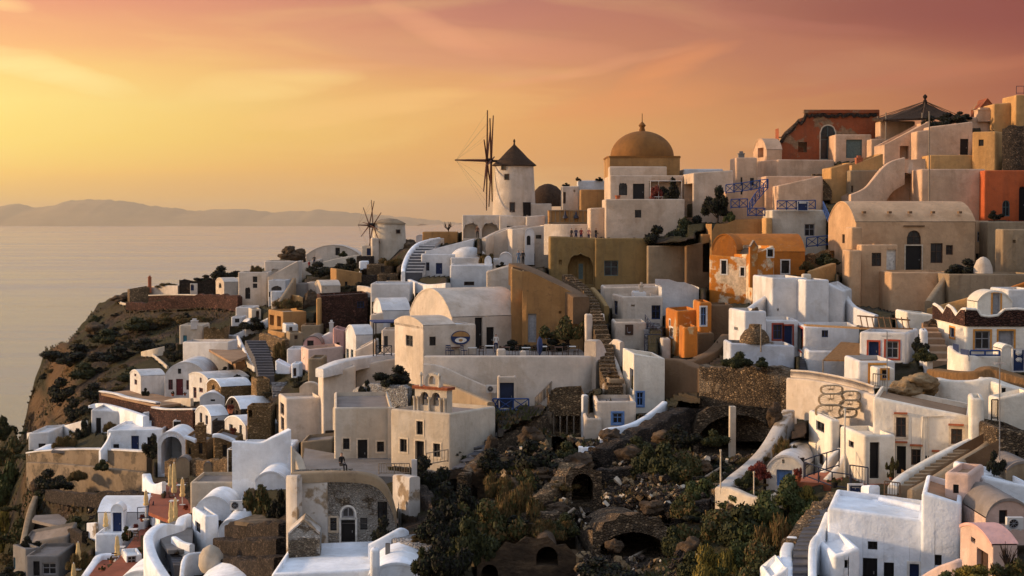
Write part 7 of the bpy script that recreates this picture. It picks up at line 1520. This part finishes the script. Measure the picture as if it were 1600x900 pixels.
rb2 = random.Random(11)
for (x0,x1,y0,y1,n,lab,w0) in [(85,330,492,560,46,'low dark scrub tuft on the seaward cliff slope',16),(70,200,560,660,34,'low dark scrub tuft on the seaward cliff slope',15),(0,50,670,900,22,'low green scrub tuft on the slope at the left edge',26),(660,900,700,860,40,'low dark scrub tuft on the ravine banks',24),(1000,1230,700,900,44,'low green scrub tuft on the slope left of the slate stairs',26)]:
    for _ in range(n):
        x, y = x0+(x1-x0)*rb2.random(), y0+(y1-y0)*rb2.random()
        if x > 195 and 560 < y < 700 and x < 400: continue
        if x < 330 and y < 700 and (y < 600-.62*(x-60)*.0+0): pass
        i = int(round((x+420)/2400*(NX-1)))
        if y < rg[i]+8: continue
        p = surf(x, y); sz = w0*(.5+rb2.random())/F_*p.y/2; k = rb2.choice(['black','dark','dark','dry','mid'] if x < 60 or x > 990 else ['black','black','dark','dry'])
        o = bpy.data.objects.new('shrub', BM[k]); o.location = p-Vector((0,.1,.15*sz)); o.scale = (sz/.88*1.2, sz/.88, sz*.75); o.rotation_euler.z = rb2.random()*6.28; C.objects.link(o); tag(o, lab, 'shrub', lab.replace('tuft', 'tufts').replace('low ', '')) 
# loose grass and scrub covering the bare ground (nobody could count it)
mb = MB()
for _ in range(26000):
    cx,cy,rx,ry = ROCK[rnd.randrange(len(ROCK))]; a = rnd.random()*6.28; r = math.sqrt(rnd.random())*1.05; x = cx+rx*r*math.cos(a); y = cy+ry*r*math.sin(a)
    if y > 950: continue
    p = surf(x, y)
    if any(((x-c[0])/c[2])**2+((y-c[1])/c[3])**2 < 1.3 for c in CAVES) or noise.noise(p*.12) < -.02: continue
    s = .12+.3*rnd.random(); a = rnd.random()*6.28; w = Vector((math.cos(a), math.sin(a), 0))*s*.35; tip = Vector((rnd.gauss(0,.4)*s, rnd.gauss(0,.4)*s, s))
    mb.q([p-w, p+w, p+tip], 0 if noise.noise(p*.2) > .1 else (1 if rnd.random() < .6 else 2))
o = link('scrub_grass', mb, ['leaf_mid', 'leaf_dry', 'leaf_dark']); o['kind'] = 'stuff'; o['label'] = 'dry grass and scrub over the ravine and cliff'
for i,(a_,b_,c_,d_) in enumerate([(870,820,895,800),(905,792,912,812),(1100,745,1122,735),(985,880,1040,845)]):
    mb = MB(); p0, p1 = surf(a_,b_), surf(c_,d_); mb.tube([p0+Vector((0,-.6,.25)), p1+Vector((0,-.6,.3))], .09, 6); tag(link('fallen_beam', mb, 'greywood', loc=p0), ['long pale beam lying on the ravine rubble','short pale beam upright in the rubble','thin beam lying beneath the big cave','fallen beam inside the large hollow'][i], 'beam')
# sea
SZ = -120.; mb = MB(); S = 52000
mb.q([(-S,-3000,SZ),(S,-3000,SZ),(S,S,SZ),(-S,S,SZ)]); m, t, b = newmat('seawater'); MATS['seawater'] = m
tc = t.a('ShaderNodeTexCoord'); mp = t.a('ShaderNodeMapping'); mp.inputs['Scale'].default_value = (.030,.075,.05); t.c(tc.outputs['Object'], mp.inputs[0])
b.inputs['Base Color'].default_value = (.31,.32,.28,1); b.inputs['IOR'].default_value = 1.33; b.inputs['Specular IOR Level'].default_value = .5
n1 = nz(t, mp.outputs[0], 3.2, 10, .8); mp2 = t.a('ShaderNodeMapping'); mp2.inputs['Scale'].default_value = (.0006,.0035,1); t.c(tc.outputs['Object'], mp2.inputs[0]); n2 = nz(t, mp2.outputs[0], 1, 8, .65); b.inputs['Specular Tint'].default_value = (1,.97,.92,1)
t.c(ramp(t, n2, [(.35, .10), (.7, .30)]), b.inputs['Roughness']); bump(t, b, n1, 1, 1.7)
o = link('sea', mb, 'seawater'); o['kind'] = 'structure'
simple('farland', (.34,.255,.14), .95, .2, sc=.002)
# far islands
def island(name, prof, dist, thick):
    mb = MB(); fr = []; n = 160; xs = np.linspace(prof[0][0], prof[-1][0], n); ys = np.interp(xs, [p[0] for p in prof], [p[1] for p in prof]); R = 9
    rows = []
    for i, (x, y) in enumerate(zip(xs, ys)):
        top = zat(y, dist)+ (44*noise.fractal(Vector((x*.045, 3, 0)), .75, 2, 6) if 0 < i < n-1 else 0); cx = P(x, 348, dist).x; row = []
        for k in range(R):
            u = k/(R-1)*2-1; h_ = (1-abs(u)**1.3); row.append((cx, dist+u*thick, SZ-5+(top-SZ)*h_))
        rows.append(row)
    for i in range(n-1):
        for k in range(R-1): mb.q([rows[i][k], rows[i+1][k], rows[i+1][k+1], rows[i][k+1]])
    o = link(name, mb, 'farland', smooth=60); o['kind'] = 'structure'; return o
island('island', [(-330,344),(-200,334),(-60,330),(0,322),(30,317),(60,325),(85,321),(112,312),(150,311),(195,314),(240,321),(300,329),(345,326),(390,327),(420,331),(500,328),(560,332),(600,338),(640,345),(660,349)], 34000, 2600)
island('distant_coast', [(430,345),(480,336),(540,333),(600,336),(640,340),(680,344),(720,348)], 42000, 2000)
# air
mb = MB(); HX = 53000; mb.box((0,(HX-3200)/2+100,165), (HX,0,0), (0,(HX+3400)/2,0), (0,0,300)); me_ = link('haze', mb, 'void'); me_['kind'] = 'stuff'; me_.data.materials.clear()
m = bpy.data.materials.new('haze'); m.use_nodes = True; t = NT(m); t.n.clear(); o_ = t.a('ShaderNodeOutputMaterial'); pv = t.a('ShaderNodeVolumePrincipled')
pv.inputs['Color'].default_value = (1.,.93,.80,1); pv.inputs['Density'].default_value = HAZE = 2.4e-5; pv.inputs['Anisotropy'].default_value = .82; t.c(pv.outputs[0], o_.inputs['Volume']); me_.data.materials.append(m)
# sky
AZ, EL = -84., 9.5       # the sun: degrees left of the view axis, height
wd = bpy.data.worlds.new('World'); bpy.context.scene.world = wd; wd.use_nodes = True; t = NT(wd); t.n.clear()
out = t.a('ShaderNodeOutputWorld'); bg = t.a('ShaderNodeBackground'); t.c(bg.outputs[0], out.inputs[0]); bg.inputs[1].default_value = .1
sk = t.a('ShaderNodeTexSky', sky_type='NISHITA'); sk.sun_disc = False; sk.sun_elevation = math.radians(EL); sk.sun_rotation = math.radians(AZ); sk.air_density = 1.5; sk.dust_density = 3
tc = t.a('ShaderNodeTexCoord'); sep = t.a('ShaderNodeSeparateXYZ'); t.c(tc.outputs['Generated'], sep.inputs[0])
def mth(op, a, b_=None, cl=False):
    n = t.a('ShaderNodeMath', operation=op); n.use_clamp = cl
    for s, q in ((0,a),(1,b_)):
        if q is None: continue
        if hasattr(q, 'is_linked'): t.c(q, n.inputs[s])
        else: n.inputs[s].default_value = q
    return n.outputs[0]
az = mth('ARCTAN2', sep.outputs[0], sep.outputs[1]); el = sep.outputs[2]
mpx = t.a('ShaderNodeMapping'); mpx.inputs['Scale'].default_value = (2.2, 2.2, 9.5); mpx.inputs['Rotation'].default_value = (0, math.radians(7), 0); t.c(tc.outputs['Generated'], mpx.inputs[0])
cn1 = nz(t, mpx.outputs[0], 1.5, 6, .55); mpy = t.a('ShaderNodeMapping'); mpy.inputs['Scale'].default_value = (4, 4, 26); mpy.inputs['Rotation'].default_value = (0, math.radians(-12), 0); t.c(tc.outputs['Generated'], mpy.inputs[0]); 
wn = t.a('ShaderNodeTexNoise'); t.c(mpy.outputs[0], wn.inputs['Vector']); wn.inputs['Scale'].default_value = 1.3; wn.inputs['Detail'].default_value = 8; wn.inputs['Distortion'].default_value = .6; cn2 = wn.outputs['Fac']
elw = mth('ADD', el, mth('MULTIPLY', mth('SUBTRACT', cn1, .5), .035))
elx = mth('MULTIPLY', elw, 1/.16, True)
def sr(pts): return ramp(t, elx, [(p/.16, lin(*c)) for p, c in pts])
L_ = sr([(0,(232,190,112)),(.018,(246,198,108)),(.03,(255,206,108)),(.045,(255,222,116)),(.065,(255,228,132)),(.085,(255,212,126)),(.10,(250,188,124)),(.13,(238,160,122)),(.158,(205,140,120))])
M_ = sr([(0,(214,160,96)),(.03,(220,160,94)),(.055,(226,164,96)),(.075,(222,156,98)),(.10,(208,142,102)),(.125,(188,122,102)),(.158,(160,104,96))])
R_ = sr([(0,(180,108,70)),(.03,(176,104,68)),(.06,(165,94,66)),(.085,(155,86,66)),(.11,(145,77,64)),(.135,(130,66,60)),(.158,(112,58,56))])
fa = mth('MULTIPLY_ADD', az, 1/.31); t.n[-1].inputs[2].default_value = 1; fb = mth('MULTIPLY', az, 1/.31)
def cl(x): return mth('MINIMUM', mth('MAXIMUM', x, 0.), 1.)
c_ = mix(t, cl(fa), L_, M_); c_ = mix(t, cl(fb), c_, R_)
wrp = mth('MULTIPLY', mth('SUBTRACT', cn2, .5), .022); wrp2 = mth('MULTIPLY', mth('SUBTRACT', cn1, .5), .028)
def cloud(c, px, py, la, lb, deg, col, st):   # a cloud bank at a compass direction and height
    a0, e0 = (px-800)/F_, (343-py)/F_; la /= F_; lb /= F_; ca, sa = math.cos(math.radians(deg)), math.sin(math.radians(deg))
    u = mth('SUBTRACT', az, a0); v_ = mth('SUBTRACT', mth('ADD', mth('ADD', el, wrp), wrp2), e0)
    p_ = mth('MULTIPLY', mth('ADD', mth('MULTIPLY', u, ca), mth('MULTIPLY', v_, sa)), 1/la); q_ = mth('MULTIPLY', mth('SUBTRACT', mth('MULTIPLY', v_, ca), mth('MULTIPLY', u, sa)), 1/lb)
    r2 = mth('ADD', mth('MULTIPLY', p_, p_), mth('MULTIPLY', q_, q_)); f_ = mth('MULTIPLY', mth('POWER', cl(mth('SUBTRACT', 1., r2)), .8), mth('MULTIPLY', st, ramp(t, cn2, [(.34, .35), (.60, 1.)])))
    return mix(t, f_, c, lin(*col))
streak = ramp(t, cn2, [(.50, 0.), (.68, 1.)]); c_ = mix(t, mth('MULTIPLY', streak, .22), c_, mix(t, cl(fb), lin(255,218,136), lin(196,116,84)))
for q in [(50,120,190,26,-12,(255,236,160),.9),(430,140,150,30,10,(255,220,140),.8),(560,175,200,22,10,(252,200,125),.5),(20,15,60,14,-8,(255,205,140),.9),(680,36,120,22,-24,(232,162,122),.6),(820,66,190,24,-9,(224,152,114),.6),(1040,112,100,30,24,(232,146,88),.75),(1075,100,90,16,18,(236,156,98),.55),(640,70,260,26,-10,(212,146,114),.45),
    (980,165,170,30,8,(226,146,90),.6),(480,110,160,14,8,(236,176,124),.5),(330,290,330,16,0,(226,176,112),.5),(1150,90,380,50,-6,(172,108,92),.4),(1450,40,340,60,-4,(128,62,64),.6),(1380,128,260,12,8,(184,112,82),.6),(1180,40,240,14,-8,(186,118,98),.4),(900,110,200,10,10,(226,156,112),.5)]: c_ = cloud(c_, *q)
# toward the east and overhead: unseen sky tinted as fill, with the physical sky
up = ramp(t, el, [(.14, 0.), (.50, 1.)]); fade = cl(mth('MULTIPLY', mth('SUBTRACT', mth('ABSOLUTE', mth('ADD', az, .35)), 1.5), 1.2))
nsk = mix(t, 1., sk.outputs[0], (.10,.10,.10,1), 'MULTIPLY')
bright = lambda c, k: tuple(x*k for x in c[:3])+(1,)
overhead = mix(t, .5, bright(lin(220,231,255), 1.32), nsk); backsky = mix(t, .5, bright(lin(240,214,196), 1.12), nsk)
c_ = mix(t, fade, c_, backsky); c_ = mix(t, up, c_, overhead)
sc = t.a('ShaderNodeVectorMath', operation='SCALE'); t.c(c_, sc.inputs[0]); sc.inputs['Scale'].default_value = 11.; t.c(sc.outputs[0], bg.inputs[0])
# sun
ld = bpy.data.lights.new('sun', 'SUN'); ld.energy = 4.7; ld.angle = math.radians(3.5); ld.color = (1., .66, .36)
so = bpy.data.objects.new('sun', ld); C.objects.link(so)
az_, el_ = math.radians(AZ), math.radians(EL); ds = Vector((math.sin(az_)*math.cos(el_), math.cos(az_)*math.cos(el_), math.sin(el_)))
so.rotation_euler = ds.to_track_quat('Z', 'Y').to_euler(); so.location = ds*300
# camera
cd = bpy.data.cameras.new('camera'); cd.sensor_width = 36; cd.lens = F_/1600*36; cd.clip_end = 200000; cd.clip_start = 1
co = bpy.data.objects.new('camera', cd); C.objects.link(co); co.rotation_euler = (math.pi/2-TH, 0, 0); bpy.context.scene.camera = co
s = bpy.context.scene; s.view_settings.view_transform = 'Standard'; s.view_settings.look = 'None'; s.view_settings.exposure = 0; s.view_settings.gamma = 1
s.render.engine = 'CYCLES'; s.cycles.use_denoising = True; s.cycles.max_bounces = 5; s.cycles.diffuse_bounces = 3; s.cycles.glossy_bounces = 2; s.cycles.volume_bounces = 1; s.cycles.use_adaptive_sampling = True
s.render.resolution_x = 1600; s.render.resolution_y = 900
